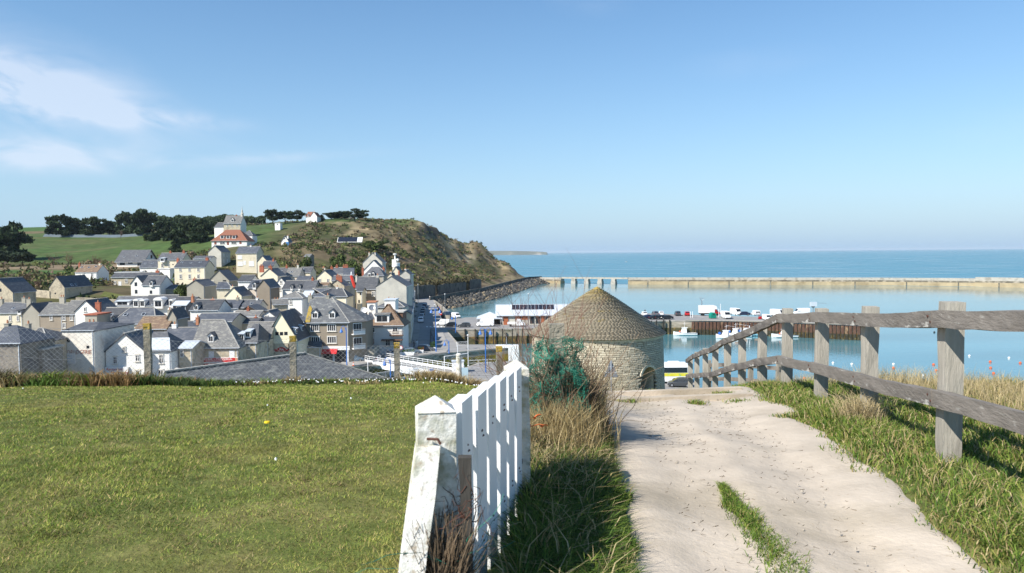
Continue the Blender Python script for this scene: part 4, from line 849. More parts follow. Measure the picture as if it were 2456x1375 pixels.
house('dark slate lean-to canopy left of the red shop awning', 4, 1660, 1815, 745, 700, 153.5, 1.6, 'x', 0, 'stone', 'slate', ridgecap=False)
# half-timbered house with brown tiles
h, ro = house('white house with steep brown tiled gable roof and wide white dormer', 6, 410, 815, 490, 245, 167, 9, 'x', 0, 'white', 'tile_brown', hip=(4.2, 4.2), ov=.45, ridgecap=False, win=((458, 552, 60, 65), (725, 545, 65, 60), (450, 685, 45, 70, 'b'), (640, 700, 60, 80), (740, 700, 90, 80)), dorm=((570, 415, 170, 90, 'f'),), dormroof='slate_old')
W_, D_, hE_, hR_ = h['_d']; p = hit_plane(h, *zp(6, 740, 600), (0, 0, 0), Vector((0, -1, 0))); g = MB(); g.box(p.x - 1.4, p.x + 1.6, -1.0, 0, p.z - .25, p.z - .1); [g.box(p.x - 1.4 + k * .3, p.x - 1.34 + k * .3, -.98, -.93, p.z - .1, p.z + .8) for k in range(11)]; g.box(p.x - 1.4, p.x + 1.65, -1.0, -.92, p.z + .78, p.z + .86); g.build('balcony', 'half_timber', h)
g = MB(); g.box(-W_ / 2 + 3, W_ / 2, -1.4, 0, p.z - 1.25, p.z - 1.05); g.build('porch_roof', 'half_timber', h)
house('flat white attic block with satellite dish behind the brown tiled roof', 6, 600, 725, 200, 190, 178, 5, flat=True, wall='white', roof='zinc', chim=())
house('small white chimney block beside the satellite dishes', 6, 395, 492, 225, 215, 174, 3, flat=True, wall='white', roof='pot')
house('dark timber side wing with pale flat roof right of the brown tiled roof', 6, 690, 815, 345, 320, 172, 6, flat=True, wall='half_timber', roof='ridge')
# --- second row
house('grey house with brown shutters and dormer at the left edge, ridge with clay line', 1, -60, 265, 1330, 1215, 181, 8, 'x', 0, 'cream', 'slate', win=((120, 1395, 30, 60), (212, 1395, 30, 60)), dorm=((225, 1318, 40, 30, 'f'),), sky_=((160, 1275, 30, 20),), chim=((20, 1165, 35, 60, 'render_grey'), (285, 1150, 45, 70, 'render_grey')))
house('tall grey windowless gable end left of the brown terrace', 1, 270, 462, 1330, 1228, 180, 8, 'y', 0, 'render_grey', 'slate', ridgecap=False, chim=((345, 1165, 50, 80, 'render_grey'),))
house('brown rendered terrace house with old slate roof and one small window', 1, 470, 735, 1350, 1220, 178, 8, 'x', 0, 'brown_render', 'slate_old', win=((605, 1388, 32, 55), ), chim=((735, 1140, 60, 80, 'render_grey'),))
house('brown rendered terrace house with two white windows and pale slates', 1, 735, 890, 1345, 1192, 176, 8, 'x', 0, 'brown_render', 'slate_old', win=((755, 1388, 36, 60), (843, 1388, 36, 60), (757, 1478, 36, 60)))
house('white gable wall with one small window beside the red chimney', 1, 885, 1140, 1310, 1188, 170, 9, 'y', 0, 'white', 'slate', win=((1002, 1290, 32, 50),), chim=((1155, 1205, 55, 90, 'brick_red'),))
house('blank pink block with clay pots below the white gable', 2, 1000, 1140, 375, 360, 148, 5, flat=True, wall='render_grey', roof='brick_red')
house('grey slate roof with a small dormer left of the blue hipped roof', 2, 1150, 1440, 478, 295, 154, 8, 'x', 0, 'cream', 'slate', win=((1343, 550, 50, 75), (1460, 548, 40, 65)), dorm=((1345, 435, 45, 55),), sky_=((1178, 370, 35, 30), (1310, 375, 40, 30)))
house('cream house with blue-grey hipped roof and two skylights', 2, 1300, 1830, 478, 292, 152, 8.5, 'x', 0, 'cream', 'slate_blue', hip=(2.0, 2.2), sky_=((1478, 370, 45, 40), (1690, 365, 45, 30)))
house('mossy brown stone-slab roof between two grey gables', 2, 1600, 1960, 535, 395, 141, 7, 'x', 0, 'stone_dark', 'tile_brown', chim=((1945, 400, 40, 60, 'render_grey'),))
house('narrow grey chimney gable right of the mossy roof', 2, 1975, 2075, 400, 310, 143, 5, 'y', 0, 'render_grey', 'slate', ridgecap=False, chim=((2000, 310, 40, 90, 'render_grey'),))
house('long house with arched white dormers, its left part', 2, 1320, 1680, 265, 158, 205, 8, 'x', 0, 'white', 'slate', dorm=((1600, 240, 60, 70, 'a'),(1440, 235, 160, 45, 'f')), dormroof='zinc')
house('long house with one large arched white dormer, its right part', 2, 1680, 2030, 262, 145, 205, 8, 'x', 0, 'white', 'slate', dorm=((1675, 240, 55, 65, 'a'), (1862, 240, 100, 80, 'a'), (2015, 235, 45, 65, 'a')), sky_=((1737, 243, 25, 20), (1800, 245, 25, 20), (1950, 240, 25, 20)))
house('dark slate gabled roof right of the arched dormers', 2, 2030, 2260, 245, 165, 200, 8, 'x', 0, 'white', 'slate')
house('zinc roofed slate-hung cabin with a pair of white windows', 2, 2035, 2195, 258, 215, 180, 4, 'x', 0, 'slate', 'zinc', win=((2105, 290, 55, 40),), ridgecap=False)
house('white house below two big red chimneys with white dormer', 4, 275, 600, 315, 198, 166, 8, 'x', 0, 'white', 'slate', dorm=((343, 285, 50, 55),), chim=((450, 205, 62, 110), (545, 188, 55, 80), (305, 150, 22, 50, 'pot')))
house('slate roof with white-edged dormer in the middle of the rooftops', 4, 595, 835, 292, 202, 186, 7, 'x', 0, 'white', 'slate_blue', dorm=((715, 280, 45, 40),), chim=((835, 165, 30, 50, 'render_grey'),))
house('dark slate roof with two skylights left of the mossy garden', 4, 838, 1075, 285, 200, 187, 7, 'x', 0, 'render_pale', 'slate', sky_=((885, 242, 28, 20), (1000, 240, 28, 20)), chim=((1065, 170, 22, 50, 'white'),))
house('low brown mossy roof with leaning red chimney', 4, 770, 1080, 390, 330, 168, 6, 'x', 0, 'render_pale', 'slate_old', chim=((960, 290, 30, 70, 'brick_red'), (960, 345, 60, 60, 'white')))
house('dark gable of a low roof behind the mossy roof', 4, 850, 1080, 335, 270, 172, 6, 'y', 0, 'wood_dark', 'slate', ridgecap=False)
house('small white gable with a lattice window among the rooftops', 4, 1110, 1280, 395, 330, 163, 6, 'y', 0, 'white', 'slate', win=((1175, 400, 40, 40),), ov=.3)
house('dark steep slate gable left of the broad lichen roof', 4, 1330, 1500, 400, 325, 170, 6, 'y', 0, 'white', 'slate_blue', ridgecap=False)
house('long low blue slate roof behind the yellow gable', 4, 1060, 1620, 460, 410, 160, 6, 'x', 0, 'cream', 'slate_blue', ridgecap=False)
house('small slate roof with red ridge tiles behind the yellow gable', 4, 800, 1060, 470, 425, 158, 5, 'x', 0, 'cream', 'slate', chim=((1050, 395, 30, 40),))
house('tall white house with hipped old slate roof and two windows', 4, 1335, 1600, 175, 95, 192, 8, 'x', 0, 'white', 'slate_old', hip=(3, 3), win=((1460, 222, 32, 55), (1462, 312, 32, 45)))
house('white narrow house attached right of the hipped white house', 4, 1590, 1690, 160, 95, 196, 7, 'x', 0, 'white', 'zinc', ridgecap=False)
house('bluish hipped roof with white hips rising behind the lichen roof', 4, 1680, 1890, 160, 62, 178, 8, 'x', 0, 'white', 'slate_blue', hip=(4.5, 4.5), chim=((1785, 130, 30, 50, 'render_pale'),))
house('plain grey slate roof left of the brown courtyard building', 3, 1845, 2120, 1140, 1042, 200, 8, 'x', 0, 'cream', 'slate', hip=(0, 2), chim=((2008, 1025, 22, 30, 'white'),))
house('grey stone chimney stack house with slates beside the mossy garden', 4, 1250, 1430, 250, 195, 180, 6, 'x', 20, 'stone', 'slate_old', chim=((1290, 190, 70, 60, 'stone'),))
# --- third row
house('grey windowless gable with slates sloping right of it', 3, 235, 435, 1015, 948, 232, 10, 'y', 0, 'render_grey', 'slate', chim=((328, 925, 35, 60),))
house('weathered grey gabled house with two small windows above the dark gable', 3, 495, 735, 950, 832, 258, 9, 'y', 0, 'render_grey', 'slate', win=((540, 980, 30, 55), (680, 955, 40, 25, 'h'), (540, 1040, 28, 40)), ridgecap=False)
house('bluish slate house with white edged roof left of the yellow gable', 3, 590, 770, 1045, 968, 215, 8, 'x', 12, 'cream', 'slate_blue', hip=(0, 2), chim=())
house('small yellow gable with stepped chimney in the middle of the town', 3, 690, 880, 1130, 1035, 205, 8, 'y', 0, 'yellow', 'slate', chim=((775, 1018, 45, 70, 'yellow'),))
house('white wall house with small roof left of the brown gable', 3, 840, 990, 960, 890, 238, 8, 'x', 0, 'white', 'slate', win=((880, 1050, 22, 35, 'h'), (905, 1055, 22, 35, 'h')))
house('pink house front with white dormer beside the dark brown gable', 3, 958, 1062, 1035, 945, 214, 9, 'x', 0, 'pink', 'slate_blue', dorm=((1030, 1010, 38, 55),))
house('dark brown blank gable end in the middle of the town', 3, 1062, 1212, 1030, 942, 213, 9, 'y', 0, 'brown_render', 'slate', ridgecap=False)
house('tall cream house with two red chimneys and long lean-to roof', 3, 1110, 1305, 895, 812, 246, 9, 'y', 0, 'cream', 'slate', chim=((1118, 775, 50, 60), (1220, 775, 40, 60)))
house('white gabled house with two windows beside the double dormer roof', 3, 1288, 1400, 985, 915, 228, 9, 'y', 0, 'white', 'slate', win=((1345, 968, 26, 35), (1332, 1045, 24, 50)))
house('white house with long slate roof and a pair of small dormers', 3, 1362, 1645, 1048, 955, 222, 9, 'x', 0, 'white', 'slate', dorm=((1468, 1030, 26, 40), (1560, 1030, 26, 40)))
house('grey gabled end house closing the double dormer terrace', 3, 1600, 1735, 1058, 952, 221, 9, 'x', 0, 'render_grey', 'slate', chim=((1718, 920, 25, 60),))
house('slate house with one skylight under the green hillside, left one', 3, 1255, 1400, 892, 805, 282, 8, 'x', 0, 'cream', 'slate', sky_=((1340, 838, 38, 25),), chim=((1412, 770, 22, 60), ))
house('pale slate house with small skylight under the green hillside, right one', 3, 1400, 1560, 895, 805, 280, 8, 'x', 0, 'pink', 'slate_old', sky_=((1468, 850, 30, 20),), chim=((1545, 765, 22, 50, 'render_pale'),))
house('small house with arched dormer at the foot of the headland', 3, 1560, 1695, 852, 795, 292, 8, 'x', 0, 'cream', 'slate', dorm=((1588, 835, 28, 30, 'a'),))
house('dark slate low roof in front of the skylight houses', 3, 1530, 1680, 945, 900, 260, 6, 'x', 0, 'cream', 'slate_blue', ridgecap=False)
house('large blank cream house with white garage doors on the hillside', 3, 815, 1062, 625, 552, 330, 9, 'x', 0, 'cream', 'slate_blue', win=((860, 675, 50, 45, 's'), (865, 750, 60, 50, 's'), (917, 740, 30, 50, 'd'), (997, 750, 60, 60, 's')), chim=((990, 535, 20, 25, 'white'),))
house('tall pale gabled house with shuttered side left of the blank cream house', 3, 487, 640, 612, 540, 342, 11, 'y', 0, 'render_pale', 'slate', winr=((672, 650, .9, 1.5, 's'), (712, 650, .9, 1.5), (672, 720, .9, 1.5, 's'), (712, 715, .9, 1.5, 's')), chim=((562, 525, 30, 30, 'white'),))
house('cream gable with slate roof right below the blank cream house', 3, 1068, 1180, 720, 660, 300, 9, 'y', 0, 'cream', 'slate_blue', chim=((1120, 700, 22, 40),))
house('slate roofed house with brick chimney above the twin red chimneys', 3, 1110, 1245, 790, 725, 272, 8, 'x', 0, 'cream', 'slate_blue', chim=((1130, 770, 60, 60), (1255, 700, 22, 30)))
house('long cream house with two rows of three windows', 3, 88, 450, 793, 715, 270, 8.5, 'x', 0, 'cream', 'slate_blue', win=((160, 820, 28, 40), (267, 820, 28, 40), (371, 820, 28, 40), (163, 902, 28, 50), (269, 902, 28, 50), (372, 902, 28, 50)), sky_=((180, 735, 24, 16), (287, 742, 20, 14), (393, 733, 24, 16)), chim=((132, 690, 28, 40), (475, 680, 32, 40)), ov=.15)
house('cream house with white dormer window and two chimneys on the hillside', 1, 1858, 2150, 705, 628, 305, 8, 'x', 0, 'cream', 'slate', win=((1912, 772, 28, 45), (1990, 770, 15, 35), (2037, 760, 14, 14, 'h')), dorm=((1910, 705, 50, 35, 'f'),), chim=((2008, 605, 24, 40), (2165, 595, 24, 40)), dormroof='zinc')
house('small flat-roofed white annex with one dark window', 1, 1862, 2000, 812, 800, 285, 6, flat=True, wall='white', roof='trim')
house('low white bungalow behind the long cream house', 3, 312, 520, 690, 662, 330, 6, 'x', 0, 'white', 'slate', ridgecap=False)
house('long bungalow with broad slate roof below the meadow', 1, 1375, 1690, 717, 592, 345, 13, 'x', 0, 'white', 'slate', win=((1440, 745, 60, 45, 'h'), (1535, 738, 55, 30, 'h'), (1640, 755, 50, 50)), sky_=((1462, 668, 24, 18), (1605, 660, 24, 18)), ov=.9, winr=((1783, 668, 1.6, 1.6, 'h'),), ridgecap=False)
house('blue slated white house with two skylights below the bungalow', 1, 1645, 1850, 795, 712, 312, 8, 'x', 0, 'white', 'slate_blue', sky_=((1710, 750, 22, 18), (1793, 745, 22, 18)))
house('grey terrace canopy building in front of the blue slated house', 1, 1350, 1640, 855, 835, 290, 5, flat=True, wall='stone', roof='zinc')
house('white two-storey house with brown roof and three skylights', 1, 885, 1142, 855, 770, 272, 8, 'x', 0, 'white', 'tile_brown', win=((983, 885, 24, 45), (1083, 882, 24, 45), (935, 895, 26, 30)), sky_=((965, 792, 24, 16), (1045, 795, 24, 16), (1130, 785, 24, 16)), chim=((938, 740, 22, 40), (1178, 745, 22, 40, 'cream')), ov=.1)
house('long low stone cottage with dark slate roof', 1, 1312, 1850, 910, 860, 262, 6, 'x', 0, 'stone', 'slate', win=((1357, 975, 22, 35), (1413, 990, 34, 60, 'd'), (1488, 955, 30, 45)), chim=((1855, 830, 40, 50),))
house('stone barn gable with dark blue slate roof on the left', 1, 578, 758, 1030, 905, 226, 15, 'y', 0, 'stone', 'slate_blue', win=((652, 1100, 14, 18, 'h'),), sky_=((845, 1000, 50, 30), (893, 997, 26, 16)), ridgecap=False, ov=.15)
house('white gabled house with balcony and outside stairs', 1, 1540, 1680, 985, 898, 238, 9, 'y', 0, 'white', 'slate', win=((1600, 992, 30, 45, 'h'), (1604, 1080, 30, 45, 'h')), ridgecap=False)
house('white house with single red-shuttered dormer', 1, 1675, 1885, 1003, 896, 236, 9, 'x', 0, 'white', 'slate', win=((1778, 1085, 30, 40, 'h'),), dorm=((1778, 985, 36, 45),))
house('dark slate lean-to right of the single dormer house', 1, 1895, 2090, 1050, 1005, 240, 8, 'x', 8, 'render_grey', 'slate', ridgecap=False)
house('stone gable cut by the left edge of the photo', 1, -180, 150, 1090, 930, 205, 10, 'y', 0, 'stone', 'slate', win=((5, 1062, 26, 40, 'h'),))
# --- hilltop villas
house('white villa with wide red tiled hip roof and three dormers', 3, 527, 945, 478, 352, 425, 12, 'x', 0, 'white', 'tile_red', hip=(6, 6), ov=.5, ridgecap=False, win=((573, 508, 26, 30, 'b'), (655, 505, 60, 28), (720, 510, 25, 38, 'b'), (790, 505, 60, 28), (868, 503, 26, 30, 'b')), dorm=((652, 437, 42, 38, 'f'), (720, 437, 42, 38, 'f'), (790, 437, 42, 38, 'f')), dormroof='tile_red', cat='villa', name='villa')
h, ro = house('tall grey roofed villa with white gable on the skyline', 3, 672, 868, 275, 186, 465, 10, 'x', 0, 'stone', 'slate_old', win=((713, 300, 18, 30), (770, 300, 18, 30), (828, 298, 18, 30)), dorm=((772, 240, 34, 30),), chim=((722, 190, 24, 45), (820, 175, 18, 30)), ov=.4, cat='villa', name='villa')
W_, D_, hE_, hR_ = h['_d']; g = MB(); g.box(W_ / 2, W_ / 2 + .06, 0.02, D_ - .02, 0, hE_); g.prism([(0.1, hE_), (D_ / 2, hE_ + hR_ - .1), (D_ - .1, hE_)], W_ / 2, W_ / 2 + .06, 'x'); g.build('white_gable', 'white', h)
g = MB(); g.lathe([(.9, -2), (.9, 1.0), (1.1, 1.2), (.5, 2.0), (.45, 3.2), (.2, 4.0), (.05, 6.0)], 8, (W_ / 2 - .6, D_ / 2, hE_ + hR_)); g.build('corner_turret', 'render_pale', h)
house('round-fronted white annex right of the red roofed villa', 3, 880, 1010, 415, 360, 440, 8, 'x', 0, 'white', 'slate', hip=(3, 3), cat='annex')
house('white shed roof peeping out left of the tall villa', 3, 560, 668, 320, 268, 470, 6, 'x', -25, 'white', 'slate', cat='shed')
house('white house with small red roof alone on the headland top', 3, 1640, 1692, 195, 142, 525, 12, 'x', 0, 'white', 'tile_red', dorm=((1628, 188, 16, 16), (1668, 183, 16, 16)), chim=((1736, 135, 12, 20, 'white'),))
h, _ = house('white gable wing of the headland house', 3, 1692, 1768, 192, 142, 522, 11, 'y', 0, 'white', 'tile_red', ridgecap=False)
h, _ = house('tiny white and blue cabin on the slope', 3, 1348, 1432, 485, 425, 432, 7, 'y', 0, 'white', 'slate', win=((1387, 455, 14, 14, 'h'), (1400, 508, 36, 24, 'h')), ov=.4, chim=((1424, 422, 16, 24, 'white'),), cat='cabin', name='cabin')
W_, D_, hE_, hR_ = h['_d']; g = MB(); g.box(W_ / 2 - 1.3, W_ / 2 + .05, -.06, D_ * .6, 0.4, hE_ - .4); g.build('blue_cladding', 'shutter_blue', h)
house('tiny white flat hut high on the slope', 3, 1272, 1334, 272, 268, 490, 5, flat=True, wall='white', roof='trim', win=((1303, 288, 12, 12, 'h'),), cat='hut', name='hut')
house('ruined stone house covered in ivy on the slope', 3, 1620, 1685, 665, 640, 330, 7, 'x', 0, 'stone_dark', 'slate_old', ridgecap=False)
# --- buildings at the foot of the headland and along the street
house('pale grey gabled house highest by the radar tower', 5, 345, 572, 735, 625, 300, 9, 'y', 0, 'render_pale', 'slate_old', chim=((420, 620, 14, 40, 'render_pale'), (490, 620, 16, 40, 'render_pale')))
house('white gable in front of the pale grey gabled house', 5, 358, 582, 825, 712, 288, 6, 'y', 0, 'white', 'slate', chim=((588, 795, 24, 90), (345, 800, 24, 80)), ridgecap=False)
house('dark mansard roofed house with round dormers below the white gable', 5, 350, 592, 893, 790, 272, 8, 'x', 0, 'render_grey', 'slate', hip=(2.4, 2.4), dorm=((460, 878, 40, 38), (422, 888, 32, 30, 'a')), ridgecap=False)
house('brown courtyard building with tall pale chimney stack', 5, 262, 500, 1048, 912, 216, 8, 'x', 0, 'brown_render', 'slate', win=((365, 1105, 50, 55), (470, 1105, 40, 55), (365, 1205, 50, 60), (305, 1190, 20, 40, 'h')), chim=((425, 920, 42, 260, 'cream'), (270, 890, 18, 60, 'render_pale'), (520, 885, 28, 80, 'render_pale')))
house('pale narrow tower-like wing on the left of the courtyard building', 5, 275, 340, 1075, 1040, 210, 5, 'x', 0, 'cream', 'slate', win=((318, 1105, 20, 30, 'h'), (300, 1195, 18, 35, 'h')), ridgecap=False)
house('huge blank pale grey gable wall facing the harbour', 5, 500, 858, 1020, 905, 204, 12, 'y', 0, 'render_pale', 'slate', ridgecap=False, ov=.15)
house('slate hipped roof below the huge blank gable', 5, 500, 830, 1262, 1165, 186, 8, 'x', 0, 'render_pale', 'slate', hip=(4, 3), chim=((650, 1165, 30, 30, 'render_grey'),))
house('cream gable with square window left of the radar tower foot', 5, 690, 775, 850, 790, 282, 8, 'y', 0, 'cream', 'slate', win=((712, 875, 18, 40, 'h'),))
house('cream chimneyed house end under the radar tower', 5, 632, 700, 900, 862, 262, 6, 'y', 0, 'cream', 'slate', chim=((672, 845, 24, 60, 'cream'), (770, 840, 16, 60)))
house('grey gable facing the street below the slope', 5, 778, 900, 880, 832, 252, 9, 'y', 0, 'render_pale', 'slate', chim=((845, 815, 22, 30, 'white'),))
house('slate roof with small dormer behind the huge blank gable', 5, 735, 880, 1010, 935, 240, 7, 'x', 0, 'render_pale', 'slate', dorm=((858, 985, 45, 35, 'f'),), ridgecap=False)
house('cream gabled house with two windows by the red crane', 3, 1772, 1940, 905, 832, 245, 10, 'y', 0, 'cream', 'slate_blue', win=((1802, 950, 28, 40), (1898, 950, 28, 40)), chim=((1852, 800, 30, 40, 'cream'), (1845, 795, 18, 20, 'pot')))
house('slate roofs topped with brick chimneys behind the crane', 3, 1945, 2100, 870, 800, 268, 8, 'x', 0, 'white', 'slate', chim=((1942, 785, 28, 50), (2003, 770, 28, 50), (2105, 770, 60, 50)))
house('dark blue slate roof descending beside the crane', 3, 2080, 2200, 880, 805, 262, 9, 'x', 10, 'white', 'slate_blue', ridgecap=False)
house('stone gable with brick chimney left of the crane', 3, 1915, 2090, 1010, 945, 230, 8, 'y', 0, 'stone', 'slate', chim=((2030, 900, 70, 50),), ridgecap=False)
house('slate house with brick stack in front of the brick chimneys', 3, 1945, 2160, 950, 895, 240, 7, 'x', 0, 'render_grey', 'slate', chim=((2015, 885, 40, 40),))
house('small brown tiled lean-to left of the stone gable', 3, 1775, 1895, 1012, 985, 226, 5, 'x', 0, 'cream', 'tile_brown', ridgecap=False)
# terrace of street fronts seen edge-on (they face the sea)
sx = [(-25.5, 188), (-29.2, 220), (-33, 250), (-37, 281), (-41, 312), (-44.5, 340)]
swall = ['cream', 'white', 'render_pale', 'white', 'pink']; sroof = ['slate', 'slate_blue', 'slate', 'slate_old', 'slate']
slab_ = ['cream street house nearest the harbour, seen edge-on', 'white street house, second from the harbour end', 'pale grey street house in the middle of the seafront row', 'white street house, fourth from the harbour end', 'pinkish street house farthest along the seafront row']
for k in range(5):
    a, b = Vector(sx[k]), Vector(sx[k + 1]); d = (b - a); L_ = d.length - .3; yw = math.atan2(d.y, d.x); mid = a + d * .5
    hE_ = [8.2, 7.4, 8.0, 7.0, 6.8][k]
    root, ro = build_house('street_house', slab_[k], mid.x, mid.y, 3.6, yw, L_, 8, hE_, 2.6, 'x', swall[k], sroof[k], group=None)
    for r_ in range(3):
        for c_ in range(int(L_ / 3.2)):
            x = -L_ / 2 + 1.7 + c_ * 3.1; zz = 1.9 + r_ * 2.9
            if zz < hE_ - 1: add_window(root, Vector((x, 0, zz + .6)), 1.0, 1.5, 'y', 'w' if (c_ + r_ + k) % 4 else 's')
    for e in (-1, 1): g = MB(); g.box(e * (L_ / 2 - .8) - .5, e * (L_ / 2 - .8) + .5, 3.6, 4.4, hE_ + 1.6, hE_ + 3.8); co = g.build('chimney', 'brick_red', root); g = MB(); g.lathe([(.14, 0), (.12, .45)], 8, (e * (L_ / 2 - .8), 4, hE_ + 3.8)); g.build('chimney_pot', 'pot', co)
# --- large slate roof just below our lawn
A_, B2_ = Vector((-34.5, 85.5)), Vector((-26.4, 95.2)); d = (B2_ - A_).normalized(); n_ = Vector((d.y, -d.x))
root = empty('warehouse', (A_.x, A_.y, 4.0), math.atan2(d.y, d.x)); tag(root, 'large building with broad lichen-streaked slate roof just below the lawn', 'building')
L_ = (B2_ - A_).length; rz, ez, hw = 10.4, 5.2, 7.2
g = MB(); g.box(-7, L_ + 11.5, -hw + .3, hw - .3, 0, ez); g.build('wall', 'stone', root)
g = MB(); V_ = [(-7.5, -hw, ez), (L_ + 12, -hw, ez), (L_ + 12, hw, ez), (-7.5, hw, ez), (-5.5, 0, rz - .1), (L_, 0, rz)]
g.add(V_, [(0, 1, 5, 4), (1, 2, 5), (2, 3, 4, 5), (3, 0, 4), (0, 3, 2, 1)]); ro = g.build('roof', 'slate_lichen', root)
g = MB(); g.bar((-5.5, 0, rz), (L_, 0, rz + .1), .35, .16); g.bar((L_, 0, rz + .05), (L_ + 12, -hw, ez + .05), .2, .1); g.bar((L_, 0, rz + .05), (L_ + 12, hw, ez + .05), .2, .1); g.build('ridge_cap', 'ridge', ro)
root2, _ = build_house('warehouse_wing', 'lower slate wing left of the large lichen-streaked roof', -36.0, 90.5, 4, math.atan2(d.y, d.x) + .05, 13, 9, 5.4, 2.9, 'y', 'stone', 'slate_old', cat='building')
# ------------------------------------------------------------------ foreground things
def nz1(X, Y): return float(near_z(X, Y))
# --- weathered timber fence on the right of the path
FP = [(2776, 3.7, 690), (2281, 6.1, 724), (2086, 8.4, 735), (1970, 10.4, 740), (1888, 12.3, 740), (1829, 14.2, 786), (1780, 16.2, 803), (1745, 18.2, 816), (1716, 20.3, 829), (1692, 22.3, 836), (1672, 24.3, 845), (1656, 26.3, 858)]
RT = [766 + 5, 766, 766, 761, 763, 790, 809, 822, 840, 847, 855, 866]
RB = [1050, 955, 910, 881, 863, 870, 881, 890, 899, 900, 901, 903]
fence = empty('timber_fence', (at(2281, 1095, 6.1).x, 6.1, nz1(3.56, 6.1))); tag(fence, 'weathered grey timber post and rail fence along the right of the path', 'fence')
fl = fence.location
def fxy(i): a = ray(FP[i][0], 800)[0]; return a * FP[i][1], FP[i][1]
pts = [Vector(fxy(i)) for i in range(len(FP))]
def rough_box(mb, w, d, z0, z1, m, n=5, j=.012):
    secs = []
    for k in range(n + 1):
        z = z0 + (z1 - z0) * k / n; q = lambda: random.uniform(-j, j)
        secs.append([m @ Vector((sx_ * w / 2 + q(), sy_ * d / 2 + q(), z)) for sx_, sy_ in ((-1, -1), (1, -1), (1, 1), (-1, 1))])
    mb.loft(secs)
for i, (px, Y, ty) in enumerate(FP):
    X = pts[i].x; zt = at(px, ty, Y).z; zb = nz1(X, Y) - .35
    nxt = pts[min(i + 1, len(pts) - 1)] - pts[max(i - 1, 0)]; ang = math.atan2(nxt.y, nxt.x) - math.pi / 2 + random.uniform(-.04, .04)
    g = MB(); m = Matrix.Rotation(ang, 4, 'Z') @ Matrix.Rotation(random.uniform(-.015, .015), 4, 'X'); rough_box(g, .145, .155, 0, zt - zb, m, 6, .006)
    o = g.build('post', 'wood_grey', fence); o.location = Vector((X, Y, zb)) - fl
for i in range(len(FP) - 1):
    for nm, rl, hh in (('top_rail', RT, .135), ('lower_rail', RB, .135)):
        a, b = at(FP[i][0], rl[i], FP[i][1]), at(FP[i + 1][0], rl[i + 1], FP[i + 1][1])
        if i == 0: a = Vector((pts[0].x, pts[0].y, b.z + (.19 if nm == 'top_rail' else .20)))
        d = (b - a); off = Vector((-d.y, d.x, 0)).normalized() * .125; L = d.length; d.normalize()
        x = Vector((d.y, -d.x, 0)).normalized(); z = x.cross(d); m = Matrix((x, d, z)).transposed().to_4x4()
        g = MB(); secs = []; n = 8
        for k in range(n + 1):
            q = lambda: random.uniform(-.006, .006); yy = -.05 + (L + .1) * k / n; sag = -.012 * math.sin(math.pi * k / n) * (i % 2)
            secs.append([m @ Vector((sx_ * .035 + q(), yy, sz_ * hh / 2 + q() + sag)) for sx_, sz_ in ((-1, -1), (1, -1), (1, 1), (-1, 1))])
        g.loft(secs); o = g.build(nm, 'wood_rail', fence); o.location = a + off * (1 + .03 * (i % 2)) - fl
    for nm, rl in (('t', RT), ('b', RB)):
        b = at(FP[i + 1][0], rl[i + 1], FP[i + 1][1]); dv_ = (pts[min(i + 2, len(pts) - 1)] - pts[i]).normalized(); nv = Vector((-dv_.y, dv_.x, 0))
        for s_ in (-.035, .035):
            g = MB(); c_ = b + nv * .168 + Vector((dv_.x, dv_.y, 0)) * s_ * .9 + Vector((0, 0, s_ * .6)); g.tube([c_ - nv * .02, c_ + nv * .004], .011, 6); o = g.build('bolt', 'rust', fence); o.location = -fl
# second, smaller fence beyond the crest
f2 = empty('timber_fence', (at(1868, 880, 24).x, 24, nz1(at(1868, 880, 24).x, 24))); tag(f2, 'small timber fence farther down the slope behind the main fence', 'fence')
p2 = [(1700, 872, 27), (1745, 871, 26.5), (1800, 874, 26), (1868, 880, 25)]
for px, py, Y in p2:
    q = at(px, py, Y); g = MB(); rough_box(g, .15, .15, -1.6, .12, Matrix.Identity(4), 4); o = g.build('post', 'wood_grey', f2); o.location = q - f2.location
for k in range(3):
    for dz in (-.05, -.55):
        g = MB(); a, b = at(*p2[k]), at(*p2[k + 1]); g.bar(Vector((0, -.1, dz)), b - a + Vector((0, -.1, dz)), .06, .13); o = g.build('rail', 'wood_rail', f2); o.location = a - f2.location

# --- white gate and its two posts
def cap_post(name, label, px, Y, ty, w, m, yaw, base=.5, mat2=None):
    X = ray(px, 1000)[0] * Y; zt = at(px, ty, Y).z; zb = nz1(X, Y); H = zt - zb
    root = empty(name, (X, Y, zb), yaw); tag(root, label, 'gate post')
    g = MB(); h = w / 2; n = 7; secs = []
    for k in range(n + 1):
        q = lambda: random.uniform(-.004, .004); z = -base + (H - .06 + base) * k / n; e = h * (1 - .12 * k / n)
        secs.append([(sx_ * e + q(), sy_ * e + q(), z) for sx_, sy_ in ((-1, -1), (1, -1), (1, 1), (-1, 1))])
    g.loft(secs); g.build('shaft', m, root)
    g = MB(); e = h * .90; z = H - .06; g.add([(-e, -e, z + .002), (e, -e, z + .002), (e, e, z + .002), (-e, e, z + .002), (0, 0, H)], [(0, 1, 4), (1, 2, 4), (2, 3, 4), (3, 0, 4), (3, 2, 1, 0)]); g.build('cap', m, root)
    return root, H
gp1, H1 = cap_post('gate_post', 'near whitewashed concrete gate post with lichen and slanting brace', 1044, 3.1, 948, .175, 'painted_post', .18)
g = MB(); a, b = Vector((-.035, -.06, H1 - .19)), Vector((-.20, -.34, -.15)); d = b - a; L = d.length
secs = [[a + d * (k / 5) + Vector((sx_ * .048 + random.uniform(-.003, .003), sy_ * .05, 0)) for sx_, sy_ in ((-1, -1), (1, -1), (1, 1), (-1, 1))] for k in range(6)]
g.loft(secs); g.build('brace', 'painted_post', gp1)
